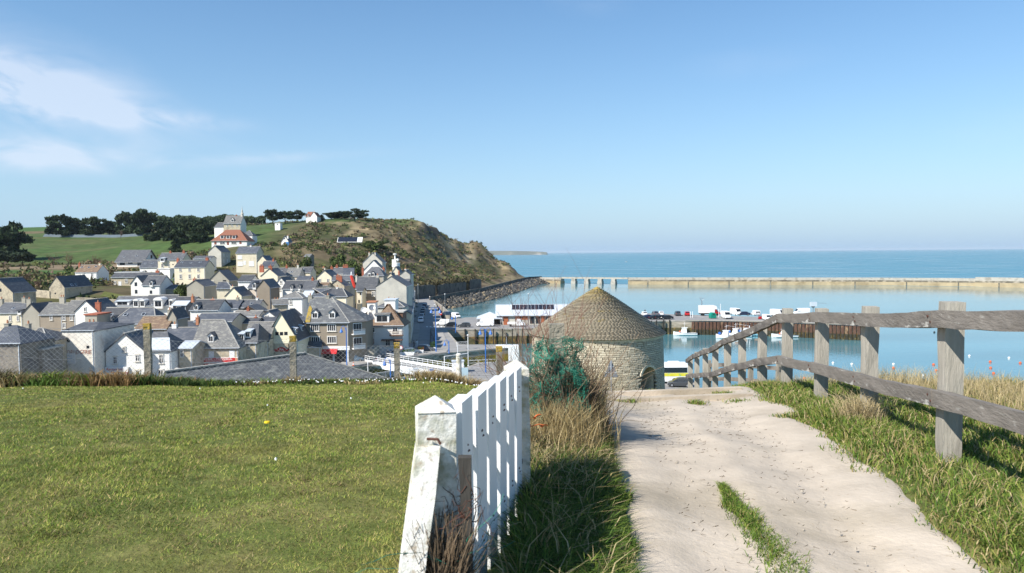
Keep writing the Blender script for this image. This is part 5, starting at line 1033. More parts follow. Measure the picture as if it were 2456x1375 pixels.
g = MB(); g.tube([(-.04, -.09, H1 - .16), (.0, -.125, H1 - .155), (.01, -.13, H1 - .175)], .006, 6); g.build('bracket', 'rust', gp1)
gp2, H2 = cap_post('gate_post', 'far weathered gate post with yellow lichen at the end of the gate', 1239, 5.0, 862, .175, 'painted_post_old', .1)
gA, gB = Vector((at(1092, 1000, 3.22).x, 3.22)), Vector((at(1238, 1000, 4.86).x, 4.86)); dd = (gB - gA); GL = dd.length; ga = math.atan2(dd.y, dd.x)
gz = nz1(*((gA + gB) / 2)); gate = empty('picket_gate', (gA.x, gA.y, gz), ga); tag(gate, 'white wooden picket gate standing edge-on between the two posts', 'gate')
ntop = [(1104, 960), (1129, 943), (1161, 923), (1191, 907), (1215, 893), (1239, 882)]
for k in range(6):
    u = .10 + (GL - .2) * k / 5; w_ = gA + dd * (u / GL)
    pxk = PW / 2 + w_.x / w_.y * FPX; ty = float(np.interp(u / GL, [0, .2, .4, .6, .8, 1], [966, 943, 923, 907, 893, 880])); zt = at(pxk, ty, w_.y).z - gz
    g = MB(); g.box(-.105, .105, -.034, .034, .04 - .05, zt + random.uniform(-.008, .008)); o = g.build('picket', 'gate_white', gate); o.location = (u, 0, 0); o.rotation_euler = (random.uniform(-.006, .006), random.uniform(-.008, .008), 0)
    for z_ in (.25, .28, .77, .80): g = MB(); g.tube([(random.uniform(-.03, .03), -.036, z_), (0, -.032, z_)], .005, 5); g.build('nail', 'rust', o)
for z in (.22, .74): g = MB(); g.box(.03, GL - .03, .036, .065, z, z + .085); g.build('gate_rail', 'gate_white', gate)
g = MB(); g.bar((.08, .050, .31), (GL - .08, .050, .73), .022, .08); g.build('gate_brace', 'gate_white', gate)
for z in (.26, .78): g = MB(); g.box(GL - .06, GL + .12, -.03, -.02, z, z + .03); g.build('hinge', 'rust', gate)
# dark weathered stake with dead vine, mesh scraps and rusty wire by the near post
def tangle(n, c, spread, hgt, r, seed, lean=(0, 0), curl=.12, seg=5, ld=.35):
    rnd = random.Random(seed); g = MB()
    for _ in range(n):
        p = Vector((c[0] + rnd.gauss(0, spread[0]), c[1] + rnd.gauss(0, spread[1]), c[2] + rnd.random() * hgt * .25)); d = Vector((rnd.gauss(lean[0], ld), rnd.gauss(lean[1], ld), rnd.uniform(.3, 1.2))).normalized(); L = hgt * rnd.uniform(.25, .9) / seg; q = [p.copy()]
        for s_ in range(seg): d = (d + Vector((rnd.gauss(0, curl), rnd.gauss(0, curl), rnd.gauss(0, curl)))).normalized(); p = p + d * L; q.append(p.copy())
        rr = r * rnd.uniform(.5, 1.2); g.tube(q, [rr * (1 - .6 * i / seg) for i in range(seg + 1)], 3, False)
    return g
sx0, sy0 = at(1118, 1300, 3.0).x, 3.02; sz0 = nz1(sx0, sy0)
stk = empty('wooden_stake', (sx0, sy0, sz0)); tag(stk, 'dark weathered wooden stake wrapped in dead vine beside the gate', 'stake')
g = MB(); rough_box(g, .05, .05, -.2, .78, Matrix.Identity(4), 6, .006); g.build('stake', 'timber_old', stk)
tangle(600, (-.10, -.05, .0), (.026, .045), .58, .0026, 3, (0, 0), .09, 6, .07).build('dead_vine', 'dead_vine', stk, kind='stuff', fix=False)
tangle(260, (-.09, -.04, .0), (.026, .04), .55, .003, 4, (0, 0), .12, 6, .08).build('dark_vine', 'bark', stk, kind='stuff', fix=False)
tangle(16, (-.05, -.02, .1), (.02, .03), .75, .003, 5, (0, 0), .25, 9).build('green_mesh_scrap', 'net_green', stk, kind='stuff', fix=False)
tangle(22, (-.02, 0, .5), (.03, .04), .4, .003, 6, (.1, 0), .7, 8).build('rusty_wire', 'rust', stk, kind='stuff', fix=False)
tangle(14, (-.22, -.12, .0), (.08, .08), .4, .002, 8, (0, 0), .9, 8).build('loose_wire', 'rust', stk, kind='stuff', fix=False)

# --- wire mesh fence at the end of the lawn
wf = empty('wire_fence', (at(703, 920, 18.8).x, 18.8, nz1(-5.5, 18.8))); tag(wf, 'sagging wire mesh fence on concrete posts at the end of the lawn', 'fence')
WP = [(-40, 17.2, 770), (355, 18.0, 776), (703, 18.8, 806), (952, 19.3, 822), (1197, 19.6, 831)]
wp = []
for px, Y, ty in WP:
    X = ray(px, 850)[0] * Y; zb = nz1(X, Y); zt = at(px, ty, Y).z; wp.append((X, Y, zb, zt))
    g = MB(); rough_box(g, .15, .15, -.3, zt - zb - .14, Matrix.Rotation(.15, 4, 'Z'), 8, .008); o = g.build('concrete_post', 'concrete_post', wf); o.location = Vector((X, Y, zb)) - wf.location
    g = MB(); rough_box(g, .152, .152, zt - zb - .138, zt - zb, Matrix.Rotation(.15, 4, 'Z'), 2, .008); c = g.build('lichen_cap', 'post_lichen', o)
def wire_panel(a, b, drop):
    g = MB(); X0, Y0, zb0, zt0 = a; X1, Y1, zb1, zt1 = b; L = math.hypot(X1 - X0, Y1 - Y0); H = min(zt0 - zb0, zt1 - zb1) - drop; s_ = .125
    def P(u, v): t = u / L; sag = .10 * math.sin(math.pi * min(max(t, 0), 1)) * v / H + .03 * math.sin(t * 9 + v * 5); return Vector((X0 + (X1 - X0) * t, Y0 + (Y1 - Y0) * t - .09 + .02 * math.sin(u * 7), zb0 + (zb1 - zb0) * t + v - sag)) - wf.location
    n = int((L + H) / s_) + 1
    for sg in (1, -1):
        for k in range(n):
            u0 = k * s_ - H if sg == 1 else k * s_; pts_ = []
            for j in range(9):
                v = H * j / 8; u = u0 + sg * v
                if -.02 <= u <= L + .02: pts_.append(P(u, v))
            if len(pts_) > 1: g.tube(pts_, .0025, 3, False)
    for v in (H, H * .5): g.tube([P(L * j / 10, v) for j in range(11)], .004, 3, False)
    g.build('wire_mesh', 'wire', wf, kind='stuff', fix=False)
for i in range(4): wire_panel(wp[i], wp[i + 1], .03 if i else .05)
# white pillar with pale blue panel
q = at(1101, 925, 19.2); zb = nz1(q.x, 19.2); pl = empty('white_pillar', (q.x, 19.2, zb)); tag(pl, 'white rounded pillar with a pale blue panel in the wire fence', 'pillar')
H = at(1101, 848, 19.2).z - zb; g = MB(); g.lathe([(.075, -.2), (.068, H - .08), (.075, H - .06), (.072, H - .02), (.045, H)], 14); g.build('shaft', 'painted_post', pl, smooth=False)
g = MB(); g.box(.075, .24, -.03, .03, .0, H * .58); g.build('panel', 'pale_blue', pl); g = MB(); g.box(.06, .10, -.1, -.06, H * .86, H * .92); g.build('latch', 'steel', pl)

# --- netted, dead bramble clump on its concrete post, left of the path
nb = empty('bramble_clump', (at(1335, 900, 6.7).x, 6.7, nz1(.4, 6.7))); tag(nb, 'dead bramble clump caught in torn green plastic netting beside the path', 'bush')
g = MB(); zt = at(1331, 777, 6.7).z - nb.location.z; rough_box(g, .13, .13, -.2, zt, Matrix.Identity(4), 6, .006); g.build('post', 'concrete_post', nb)
rnd = random.Random(5)
def net(n_u, n_v, w, h, c, amp, seed, name='green_netting', m='net_green', r=.0024, miss=.42):
    g = MB(); rr = random.Random(seed)
    def P(u, v):
        a = u * 2.6 - 1.3; x = c[0] + math.sin(a) * w / 2 * (1.1 - .25 * v) + amp * vnoise(u * 9 + seed, v * 7); y = c[1] - math.cos(a) * .16 + amp * 1.5 * vnoise(u * 8, v * 9 + seed); return Vector((float(x), float(y), float(c[2] + h * v - .10 * vnoise(u * 5 + seed, 3.0) - (.12 if v > .9 else 0) * (u - .5) ** 2)))
    for i in range(n_u):
        for j in range(n_v):
            for s_ in (0, 1):
                if rr.random() < miss + .35 * abs(float(vnoise(i / 6 + seed, j / 6))): continue
                a = P((i + s_) / n_u, j / n_v); b = P((i + 1 - s_) / n_u, (j + 1) / n_v); g.tube([a, b], r, 3, False)
    return g.build(name, m, nb, kind='stuff', fix=False)
net(46, 46, .46, .70, (.0, -.08, .33), .16, 2); net(40, 46, .46, .85, (-.02, .02, .12), .20, 9, miss=.5)
net(16, 40, .16, .75, (.20, -.12, -.02), .10, 14, miss=.5)
net(16, 40, .12, .7, (-.16, -.2, -.25), .10, 21, miss=.55)
tangle(520, (.0, .0, .0), (.17, .14), 1.05, .0042, 31, (.05, 0), .16, 6, .16).build('dead_stems', 'dead_vine', nb, kind='stuff', fix=False)
tangle(220, (.02, .02, .0), (.17, .14), .95, .005, 32, (0, 0), .2, 6, .16).build('dark_stems', 'bark', nb, kind='stuff', fix=False)
g = tangle(14, (-.33, -.95, .42), (.05, .05), .3, .012, 33, (.4, 0), .7, 5); g.build('orange_cord', 'net_orange', nb, kind='stuff', fix=False)
# bare reddish shrub fanning out behind it
sb = empty('bare_shrub', (at(1300, 850, 8.3).x, 8.3, nz1(.33, 8.3))); tag(sb, 'bare reddish twiggy shrub in front of the stone tower roof', 'shrub')
def shrub(n, hgt, spread, r, seed, cen=(0, 0, 0)):
    rr = random.Random(seed); g = MB()
    def grow(p, d, L, r_, dep):
        q = [p]; 
        for s_ in range(4): d = (d + Vector((rr.gauss(0, .10), rr.gauss(0, .10), rr.gauss(.02, .06)))).normalized(); q.append(q[-1] + d * L / 4)
        g.tube(q, [r_ * (1 - .55 * i / 4) for i in range(5)], 3, False)
        if dep > 0:
            for k in range(rr.randint(2, 4)):
                i = rr.randint(1, 4); grow(q[i], (d + Vector((rr.gauss(0, .38), rr.gauss(0, .38), rr.gauss(.1, .2)))).normalized(), L * rr.uniform(.45, .8), r_ * .6, dep - 1)
    for k in range(n): a = rr.uniform(-1, 1); grow(Vector(cen) + Vector((rr.gauss(0, .12), rr.gauss(0, .1), rr.uniform(0, .15))), Vector((a * spread, rr.gauss(0, .3), 1)).normalized(), hgt * rr.uniform(.5, .85), r, 2)
    return g
shrub(26, 1.05, .75, .0055, 41).build('twigs', 'twig_red', sb, kind='stuff', fix=False)
shrub(7, 1.0, .35, .005, 43, (.18, .1, .1)).build('twigs', 'twig_red', sb, kind='stuff', fix=False)
sb2 = empty('bare_shrub', (at(1215, 915, 18.0).x, 18.0, nz1(-.2, 18.0))); tag(sb2, 'small dull brown bare shrub behind the far gate post', 'shrub')
shrub(22, 1.0, .9, .006, 47).build('twigs', 'dead_vine', sb2, kind='stuff', fix=False)

# --- road sign seen from behind
q = at(1466, 925, 36); zg_ = nz1(q.x, 36); sg_ = empty('road_sign', (q.x, 36, zg_)); tag(sg_, 'triangular road sign seen from behind in front of the stone tower', 'sign')
zt = at(1466, 866, 36).z - zg_; zb = at(1466, 905, 36).z - zg_; hw = .33
g = MB(); g.prism([(-hw, zb), (hw, zb), (hw - .03, zb + .1), (.03, zt), (-.03, zt), (-hw + .03, zb + .1)], 0.035, .055, 'y'); g.build('plate', 'sign_back', sg_)
g = MB(); g.tube([(0, 0, -.3), (0, 0, zt + .02)], .03, 10); g.build('pole', 'galv', sg_)
g = MB(); g.box(-hw * .9, hw * .9, .02, .034, zb + .2, zb + .24); g.box(-hw * .4, hw * .4, .02, .034, zb + .48, zb + .52); g.build('bracket', 'galv', sg_)
# ------------------------------------------------------------------ grass, flowers
def blades(name, X, Y, h, w, lean, col, seg3=True, zoff=-.01, laz=None):
    n = len(X); Z = near_z(X, Y) + zoff; az = RNG.random(n) * 2 * np.pi; la = RNG.random(n) * 2 * np.pi if laz is None else laz + RNG.normal(0, .7, n)
    bx, by = np.cos(az) * w / 2, np.sin(az) * w / 2; lx, ly = np.cos(la) * lean * h, np.sin(la) * lean * h
    if seg3:
        V = np.zeros((n, 5, 3)); V[:, 0] = np.stack([X - bx, Y - by, Z], 1); V[:, 1] = np.stack([X + bx, Y + by, Z], 1)
        mx, my, mz = X + lx * .35, Y + ly * .35, Z + h * .62
        V[:, 2] = np.stack([mx - bx * .75, my - by * .75, mz], 1); V[:, 3] = np.stack([mx + bx * .75, my + by * .75, mz], 1); V[:, 4] = np.stack([X + lx, Y + ly, Z + h * (1 - .25 * np.minimum(lean, 1.2))], 1)
        base = np.arange(n)[:, None] * 5; Fc = np.concatenate([base + [0, 1, 3], base + [0, 3, 2], base + [2, 3, 4]]); k = 5
    else:
        V = np.zeros((n, 3, 3)); V[:, 0] = np.stack([X - bx, Y - by, Z], 1); V[:, 1] = np.stack([X + bx, Y + by, Z], 1); V[:, 2] = np.stack([X + lx, Y + ly, Z + h], 1)
        Fc = np.arange(n)[:, None] * 3 + [[0, 1, 2]]; k = 3
    return obj(name, npmesh(name, V.reshape(-1, 3), Fc, 'blade', np.repeat(col, k, 0)))
def cmix(n, cols, ws):
    i = RNG.choice(len(cols), n, p=np.array(ws) / sum(ws)); c = np.array(cols)[i]; return c * RNG.uniform(.75, 1.25, (n, 1))
G1, G2, G3, TAN, DRY, DK = (.14, .205, .03), (.20, .25, .045), (.28, .275, .07), (.36, .28, .125), (.48, .385, .21), (.045, .08, .015)
GR = (.09, .165, .025)
# mown lawn
def lawn():
    XX = []; YY = []; WW = []; HH = []
    for y0, y1, dens_, w_, h_ in ((2.0, 4.5, 9000, .0065, .040), (4.5, 7, 5200, .009, .042), (7, 11, 2300, .014, .045), (11, 15, 1300, .02, .05), (15, 19.8, 850, .027, .055)):
        x0 = -.71 * y1 - .5; n = int((y1 - y0) * (-x0 + .1) * dens_); x = RNG.uniform(x0, .1, n); y = RNG.uniform(y0, y1, n); k = (x > -.70 * y - .3) & (x < np.interp(y, [2, 3.1, 5, 9, 20], [-.45, -.33, .0, .12, .1]))
        XX.append(x[k]); YY.append(y[k]); WW.append(np.full(k.sum(), w_)); HH.append(np.full(k.sum(), h_))
    x = np.concatenate(XX); y = np.concatenate(YY); n = len(x)
    pn = fbm(x * .9, y * .9, 3); col = cmix(n, [G1, G2, G3, TAN, GR], [3, 4, 4, 1.8, 1.5]); t_ = smooth01(.0, .5, pn)[:, None]; col = col * (1 - .35 * t_) + np.array((.30, .27, .08)) * .35 * t_
    edge_ = np.exp(-((x - np.interp(y, [2, 3.1, 5], [-.6, -.5, -.2])) / .42) ** 2)[:, None] * (y < 9)[:, None]; col = col * (1 - .7 * edge_) + np.array((.44, .375, .13)) * .7 * edge_
    col = col * (.95 + .30 * np.clip(fbm(x * 2.6 + 5, y * 2.6, 3), -.6, .6) + .75 * np.clip(fbm(x * 8 + 5, y * 8, 3), -.6, .6))[:, None]
    st_ = smooth01(.28, .5, fbm(x * 1.7 - 3, y * 1.7 + 8, 4))[:, None]; col = col * (1 - .5 * st_) + np.array((.075, .095, .022)) * .5 * st_
    sc_ = (RNG.random(n) < .02 + .06 * smooth01(.1, .4, fbm(x * 4, y * 4 + 2, 3)))[:, None]; col = np.where(sc_, np.array((.30, .26, .11)) * RNG.uniform(.7, 1.2, (n, 1)), col)
    col = col * np.array((1.26, 1.22, 1.2))
    hh = .62 * np.concatenate(HH) * RNG.uniform(.4, 1.25, n) * (1 + .6 * np.clip(fbm(x * .5, y * .5, 2), -.5, 1)) * (1 + .7 * edge_[:, 0])
    tag(blades('lawn_grass', x, y, hh, np.concatenate(WW) * RNG.uniform(.7, 1.3, n), RNG.uniform(.3, 1.6, n), col, False), 'short mown yellow-green lawn grass left of the gate', 'grass', kind='stuff')
lawn()
XX, YY = [], []
for k in range(150):
    y0 = 2.6 + 13 * RNG.random() ** 1.4; x0 = RNG.uniform(-.68 * y0, -.45); nn = int(RNG.uniform(20, 90)); sp = RNG.uniform(.02, .09); XX.append(RNG.normal(x0, sp * 1.6, nn)); YY.append(RNG.normal(y0, sp, nn))
x, y = np.concatenate(XX), np.concatenate(YY); n = len(x)
tag(blades('lawn_thatch', x, y, RNG.uniform(.012, .04, n), RNG.uniform(.004, .010, n) * np.interp(y, [3, 15], [1, 2.2]), RNG.uniform(.8, 2.6, n), cmix(n, [(.20, .15, .07), (.11, .085, .035), (.32, .26, .13), (.06, .10, .02)], [3, 3, 1.5, 2]), False), 'dead grass clippings and thatch lying in the lawn', 'thatch', kind='stuff')
# rough growth under the wire fence: ragged clumps
XX, YY, HH, CC = [], [], [], []
for k in range(330):
    cx_ = RNG.uniform(-14.5, .6); cy_ = np.interp(cx_, [-15, -8.7, -3, .6], [16.5, 17.7, 18.9, 19.3]) + RNG.normal(.05, .38); lf = float(smooth01(-6.5, -10, np.array(cx_))); nn = int(RNG.uniform(60, 190)); sp = RNG.uniform(.10, .34); hg = RNG.uniform(.05, .15) + lf * RNG.uniform(0.05, .40) + (.10 if RNG.random() < .10 else 0)
    x = RNG.normal(cx_, sp, nn); y = RNG.normal(cy_, sp * .7, nn); q = RNG.random(); base = [(.26, .165, .07), (.34, .26, .12)][int(RNG.random() < .5)] if q < .12 + .25 * lf else [GR, DK, G1, (.05, .085, .02), (.10, .085, .035)][int(RNG.integers(0, 5))]
    XX.append(x); YY.append(y); HH.append(hg * RNG.uniform(.35, 1.1, nn)); CC.append(np.array(base) * RNG.uniform(.6, 1.3, (nn, 1)))
x, y, ht, col = (np.concatenate(q) for q in (XX, YY, HH, CC)); n = len(x)
tag(blades('fence_weeds', x, y, ht, RNG.uniform(.012, .034, n), RNG.uniform(.3, 1.5, n), col, True), 'dark rough weeds growing along the wire fence', 'weeds', kind='stuff')
# dry tufts near the pillar
def tuft(name, cx_, cy_, n, sp, h, cols, ws, label, lean=(.5, 1.3), w=(.006, .014), laz=None):
    x = RNG.normal(cx_, sp[0], n); y = RNG.normal(cy_, sp[1], n)
    return tag(blades(name, x, y, h * RNG.uniform(.45, 1.1, n), RNG.uniform(*w, n), RNG.uniform(*lean, n), cmix(n, cols, ws), True, laz=laz), label, 'grass', kind='stuff')
q = at(1060, 915, 19.0); tuft('dry_grass', q.x, 19.0, 2600, (.35, .2), .42, [DRY, TAN, (.22, .13, .05)], [3, 3, 1.5], 'dry golden grass tuft left of the white pillar', w=(.01, .025))
q = at(1160, 915, 19.0); tuft('dry_grass', q.x, 18.9, 2000, (.35, .2), .38, [DRY, TAN, (.22, .13, .05)], [3, 3, 1.5], 'dry golden grass tuft right of the white pillar', w=(.01, .025))
# verge between gate and path: dark lush grass near, dry and green beyond
n = 60000; y = RNG.uniform(2.2, 12.8, n) ; y = 2.2 + (y - 2.2) ** 1.25 / (10.6 ** .25); l_ = np.interp(y, [2, 3.2, 5, 7, 13], [-.10, -.02, .10, .05, .15]); r_ = PL(y) - .02 + .10 * fbm(y * 2.2, y * 0, 3)
u = RNG.random(n); x = l_ + (r_ - l_) * u; dry = smooth01(4.6, 6.4, y) * (1 - smooth01(.55, .95, u) * .8) * smooth01(12.5, 9, y)
col = cmix(n, [GR, DK, G1, G2], [4, 3.5, 2, 1]); msk = (RNG.random(n) < dry * .85)[:, None]; col = np.where(msk, cmix(n, [DRY, TAN, (.30, .22, .11)], [3, 3, 2]), col)
msk = (RNG.random(n) < .05)[:, None]; col = np.where(msk, cmix(n, [DRY, TAN], [2, 1]), col)
ht = RNG.uniform(.10, .34, n) * np.interp(u, [0, .7, 1], [1.0, .75, .25]) * (1 + .35 * msk[:, 0]) * np.interp(y, [2, 5, 7, 10, 13], [.85, 1, 1.25, 1.0, .5])
tag(blades('verge_grass', x, y, ht, RNG.uniform(.004, .009, n) * np.interp(y, [2, 12], [1, 1.8]), RNG.uniform(.3, 1.5, n), col, True), 'long dark green and straw-coloured grass between gate and path', 'grass', kind='stuff')
q = at(1385, 930, 7.4); tuft('dry_grass', q.x - .02, 7.3, 3000, (.09, .3), .72, [DRY, (.38, .29, .14), TAN, (.28, .20, .09)], [3, 2, 2, 2], 'tall straw-coloured clump just right of the green netting', (.1, .7), (.004, .008))
q = at(1330, 960, 6.4); tuft('dry_grass', q.x, 6.3, 2200, (.16, .2), .55, [DRY, (.38, .29, .14), TAN, (.28, .20, .09)], [3, 2, 2, 2], 'dry stalks growing up through the green netting', (.1, .6), (.004, .008))
tuft('dry_grass', .68, 7.8, 1500, (.10, .45), .5, [DRY, (.34, .25, .12), TAN], [3, 2, 2], 'tall straw-coloured grass leaning over the path edge', (.3, 1.0), (.004, .008), None)
# right bank around the fence
n = 150000; y = 2.6 + 13.0 * RNG.random(n) ** 1.5; xf = np.interp(y, [0, 6.1, 12.3, 26.3], [2.8, 3.56, 4.5, 6.2])
x = PR_(y) - .35 + (xf + 4.2 - PR_(y) + .35) * RNG.random(n) ** 1.15; e_ = PR_(y) + .20 * fbm(y * 1.1, y * 0 + 8, 3) - .05 + .34 * np.minimum(fbm(x * 2.6, y * 2.6, 3), .05); k = (x > e_) & (x < .74 * y + .6); x, y, xf = x[k], y[k], xf[k]; n = len(x); e_ = e_[k]
pn = fbm(x * 1.2, y * 1.2, 3); k = RNG.random(n) < np.clip((x - e_) / .16, .25, 1) * np.clip(.75 + pn, .25, 1); x, y, xf, pn, e_ = x[k], y[k], xf[k], pn[k], e_[k]; n = len(x)
col = cmix(n, [GR, G1, G2, G3, TAN], [4, 3.5, 2, 1.2, .8]); dm = (RNG.random(n) < .22 + .6 * smooth01(1.2, 2.6, x - xf))[:, None]; col = np.where(dm, cmix(n, [DRY, TAN, G3], [2, 2, 1]), col)
ht = RNG.uniform(.05, .17, n) * (1 + .5 * pn) * (1 + 1.1 * smooth01(1.5, 3.2, x - xf)) * np.clip((x - e_) / .3, .45, 1)
tag(blades('bank_grass', x, y, ht, RNG.uniform(.0045, .009, n) * np.interp(y, [3, 12], [1, 1.9]), RNG.uniform(.3, 1.3, n), col, True), 'green grass of the bank around the timber fence', 'grass', kind='stuff')
n = 9000; y = RNG.uniform(6, 17, n); xf = np.interp(y, [0, 6.1, 12.3, 26.3], [2.8, 3.56, 4.5, 6.2]); x = xf + RNG.uniform(1.6, 4.2, n) * np.interp(y, [6, 9, 17], [1, 1, .35]); tag(blades('tall_dry_grass', x, y, RNG.uniform(.18, .55, n), RNG.uniform(.004, .008, n), RNG.uniform(.1, .9, n), cmix(n, [DRY, (.46, .37, .21), TAN], [3, 2, 1.5]), True), 'tall pale dry grass on the crest towards the sea', 'grass', kind='stuff')
q = at(2065, 1000, 8.0); tuft('dry_grass', q.x, 8.0, 500, (.12, .1), .42, [DRY, (.44, .35, .2)], [2, 1], 'straw-coloured tuft at the foot of the third fence post', (.3, 1.2), (.004, .008))
# green strip in the middle of the path and small tufts at its head
n = 7000; y = 2.4 + 3.0 * RNG.random(n); x = 1.44 + .05 * (y - 4) + RNG.normal(0, 1, n) * np.interp(y, [2.4, 3.6, 5.0, 5.4], [.075, .06, .035, .01]) + .03 * fbm(y * 4, y * 0, 2); col = cmix(n, [GR, G1, G2, TAN], [3, 3, 2, .7])
tag(blades('path_grass', x, y, RNG.uniform(.025, .075, n), RNG.uniform(.004, .007, n), RNG.uniform(.3, 1.2, n), col, True, zoff=-.05), 'strip of short green grass in the middle of the path', 'grass', kind='stuff')
XX, YY = [], []
for px, py, Y_, s_ in ((1500, 968, 10.6, .10), (1668, 972, 10.2, .06), (1735, 955, 11.4, .08), (1775, 970, 10.3, .08), (1640, 945, 12, .06), (1560, 940, 12.2, .05)):
    q = at(px, py, Y_); XX.append(RNG.normal(q.x, s_, 260)); YY.append(RNG.normal(Y_, s_, 260))
x = np.concatenate(XX); y = np.concatenate(YY); n = len(x); tag(blades('path_tufts', x, y, RNG.uniform(.03, .09, n), RNG.uniform(.006, .012, n), RNG.uniform(.3, 1.2, n), cmix(n, [GR, G1, G3, TAN], [3, 2, 2, 1]), True, zoff=-.05), 'few small grass tufts on the upper path', 'grass', kind='stuff')
# litter of dry stalks and pebbles on the path
n = 1500; y = RNG.uniform(2.5, 12, n); x = PL(y) + (PR_(y) - PL(y)) * RNG.random(n) ** 1.2; g = MB()
for i in range(n):
    a = random.random() * 6.28; L = random.uniform(.015, .06); z = nz1(x[i], y[i]) - .035; g.poly([(x[i], y[i], z), (x[i] + math.cos(a) * L, y[i] + math.sin(a) * L, z + .012), (x[i] + math.cos(a) * L + .004, y[i] + math.sin(a) * L + .004, z + .006)])
pb_ = MB()
for i in range(420):
    yy = random.uniform(2.4, 11); xx = float(PL(yy) + (PR_(yy) - PL(yy)) * random.random()); rr_ = random.uniform(.004, .013) * (1.6 if random.random() < .06 else 1); zz = nz1(xx, yy) - .045
    pb_.add([(xx + rr_, yy, zz), (xx, yy + rr_, zz), (xx - rr_, yy, zz), (xx, yy - rr_, zz), (xx + rr_ * .2, yy, zz + rr_ * 1.1)], [(0, 1, 4), (1, 2, 4), (2, 3, 4), (3, 0, 4)])
tag(pb_.build('path_pebbles', 'pebble', fix=False), 'small loose pebbles scattered on the sandy path', 'pebbles', kind='stuff')
tag(g.build('straw_litter', 'dead_vine', fix=False), 'scattered bits of dry straw lying on the path', 'straw', kind='stuff')
# daisies
def daisies(n):
    g = MB()
    for _ in range(n):
        if random.random() < .92: px = random.uniform(560, 1180); Y_ = random.gauss(17.6, .55) if px > 700 else random.gauss(17.5, .5)
        else: px = random.uniform(20, 960); Y_ = random.uniform(4, 15)
        X_ = ray(px, 930)[0] * Y_; z = nz1(X_, Y_) + .05 + (.05 if Y_ > 16.5 else 0); r = .006 + .0004 * Y_ + random.uniform(0, .004); g.add([(X_ + r * math.cos(k * 1.0472), Y_ + r * math.sin(k * 1.0472) * .8, z + .012 * math.sin(k)) for k in range(6)] + [(X_, Y_ - .005, z + .015)], [(k, (k + 1) % 6, 6) for k in range(6)])
    return tag(g.build('daisies', 'daisy', fix=False), 'small white daisies scattered along the end of the lawn', 'daisies', kind='stuff')
daisies(95)
q = at(641, 1016, 10); Y_ = 9.5
for Y_ in np.arange(7, 14, .1):
    if at(641, 1016, Y_).z <= nz1(at(641, 1016, Y_).x, Y_) + .05: break
q = at(641, 1016, Y_); dn = empty('dandelion', (q.x, q.y, nz1(q.x, q.y))); tag(dn, 'single yellow dandelion flower alone in the lawn', 'flower')
g = MB(); g.lathe([(.006, .045), (.035, .055), (.03, .07), (.008, .075)], 10); g.build('petals', 'dandelion', dn); g = MB(); g.tube([(0, 0, -.02), (0, 0, .05)], .003, 5); g.build('stem', 'net_green', dn)
# ------------------------------------------------------------------ round stone tower with conical slab roof
TX, TY, TR = at(1432, 800, 70).x, 70.0, 5.95
tb, te, ta = 12.6, 19.45, 23.7
tw = empty('stone_tower', (TX, TY, tb)); tag(tw, 'squat round stone tower with conical stone-slab roof and arched doorway', 'tower')
rr = random.Random(3)
phi_d = math.atan2(-(TY - 65.6), (at(1551, 905, 65.6).x - TX))     # doorway direction
dw = .88                                                    # half width
zd = at(1551, 880, 65.6).z - tb; dbase = zd - 2.25
def in_door(phi, z, pad=0.0):
    s_ = (phi - phi_d) * TR
    if abs(s_) > dw + pad: return False
    top = zd - .75 + math.sqrt(max(0, 1 - (s_ / (dw + pad)) ** 2)) * (.75 + pad)
    return z < top and z > -5
# core
g = MB(); N = 120; H = te - tb
for k in range(N):
    a0, a1 = 2 * math.pi * k / N - math.pi, 2 * math.pi * (k + 1) / N - math.pi; z0 = -1.0
    am = (a0 + a1) / 2; s_ = (am - phi_d) * TR
    if abs(s_) < dw: z0 = zd - .75 + math.sqrt(max(0, 1 - (s_ / dw) ** 2)) * .75
    r_ = TR - .10; f = lambda a, z: ((r_ + .25 * (1 - z / H)) * math.cos(a), (r_ + .25 * (1 - z / H)) * math.sin(a), z)
    g.poly([f(a0, z0), f(a1, z0), f(a1, H), f(a0, H)])
g.build('wall_core', 'tower_mortar', tw, fix=False)
# doorway recess
m = Matrix.Rotation(phi_d + math.pi / 2, 4, 'Z')          # local -y points outwards
g = MB(); yo, yi = -TR - .1, -TR + 1.6
prf = [(-dw, -1), (-dw, zd - .75)] + [(dw * math.sin(t) , zd - .75 + .75 * math.cos(t)) for t in np.linspace(-math.pi / 2, math.pi / 2, 9)][1:-1] + [(dw, zd - .75), (dw, -1)]
for i in range(len(prf) - 1):
    (x0, z0), (x1, z1) = prf[i], prf[i + 1]; g.poly([m @ Vector((x0, yo + .12, z0)), m @ Vector((x1, yo + .12, z1)), m @ Vector((x1, yi, z1)), m @ Vector((x0, yi, z0))])
g.build('doorway_lining', 'tower_stone', tw, fix=False)
g = MB(); g.box(-dw, dw, yi, yi + .1, -1, zd, m); g.build('door', 'wood_dark', tw); g = MB(); g.box(-dw, dw, yo, yi, -1, dbase, m); g.build('threshold', 'tower_stone', tw)
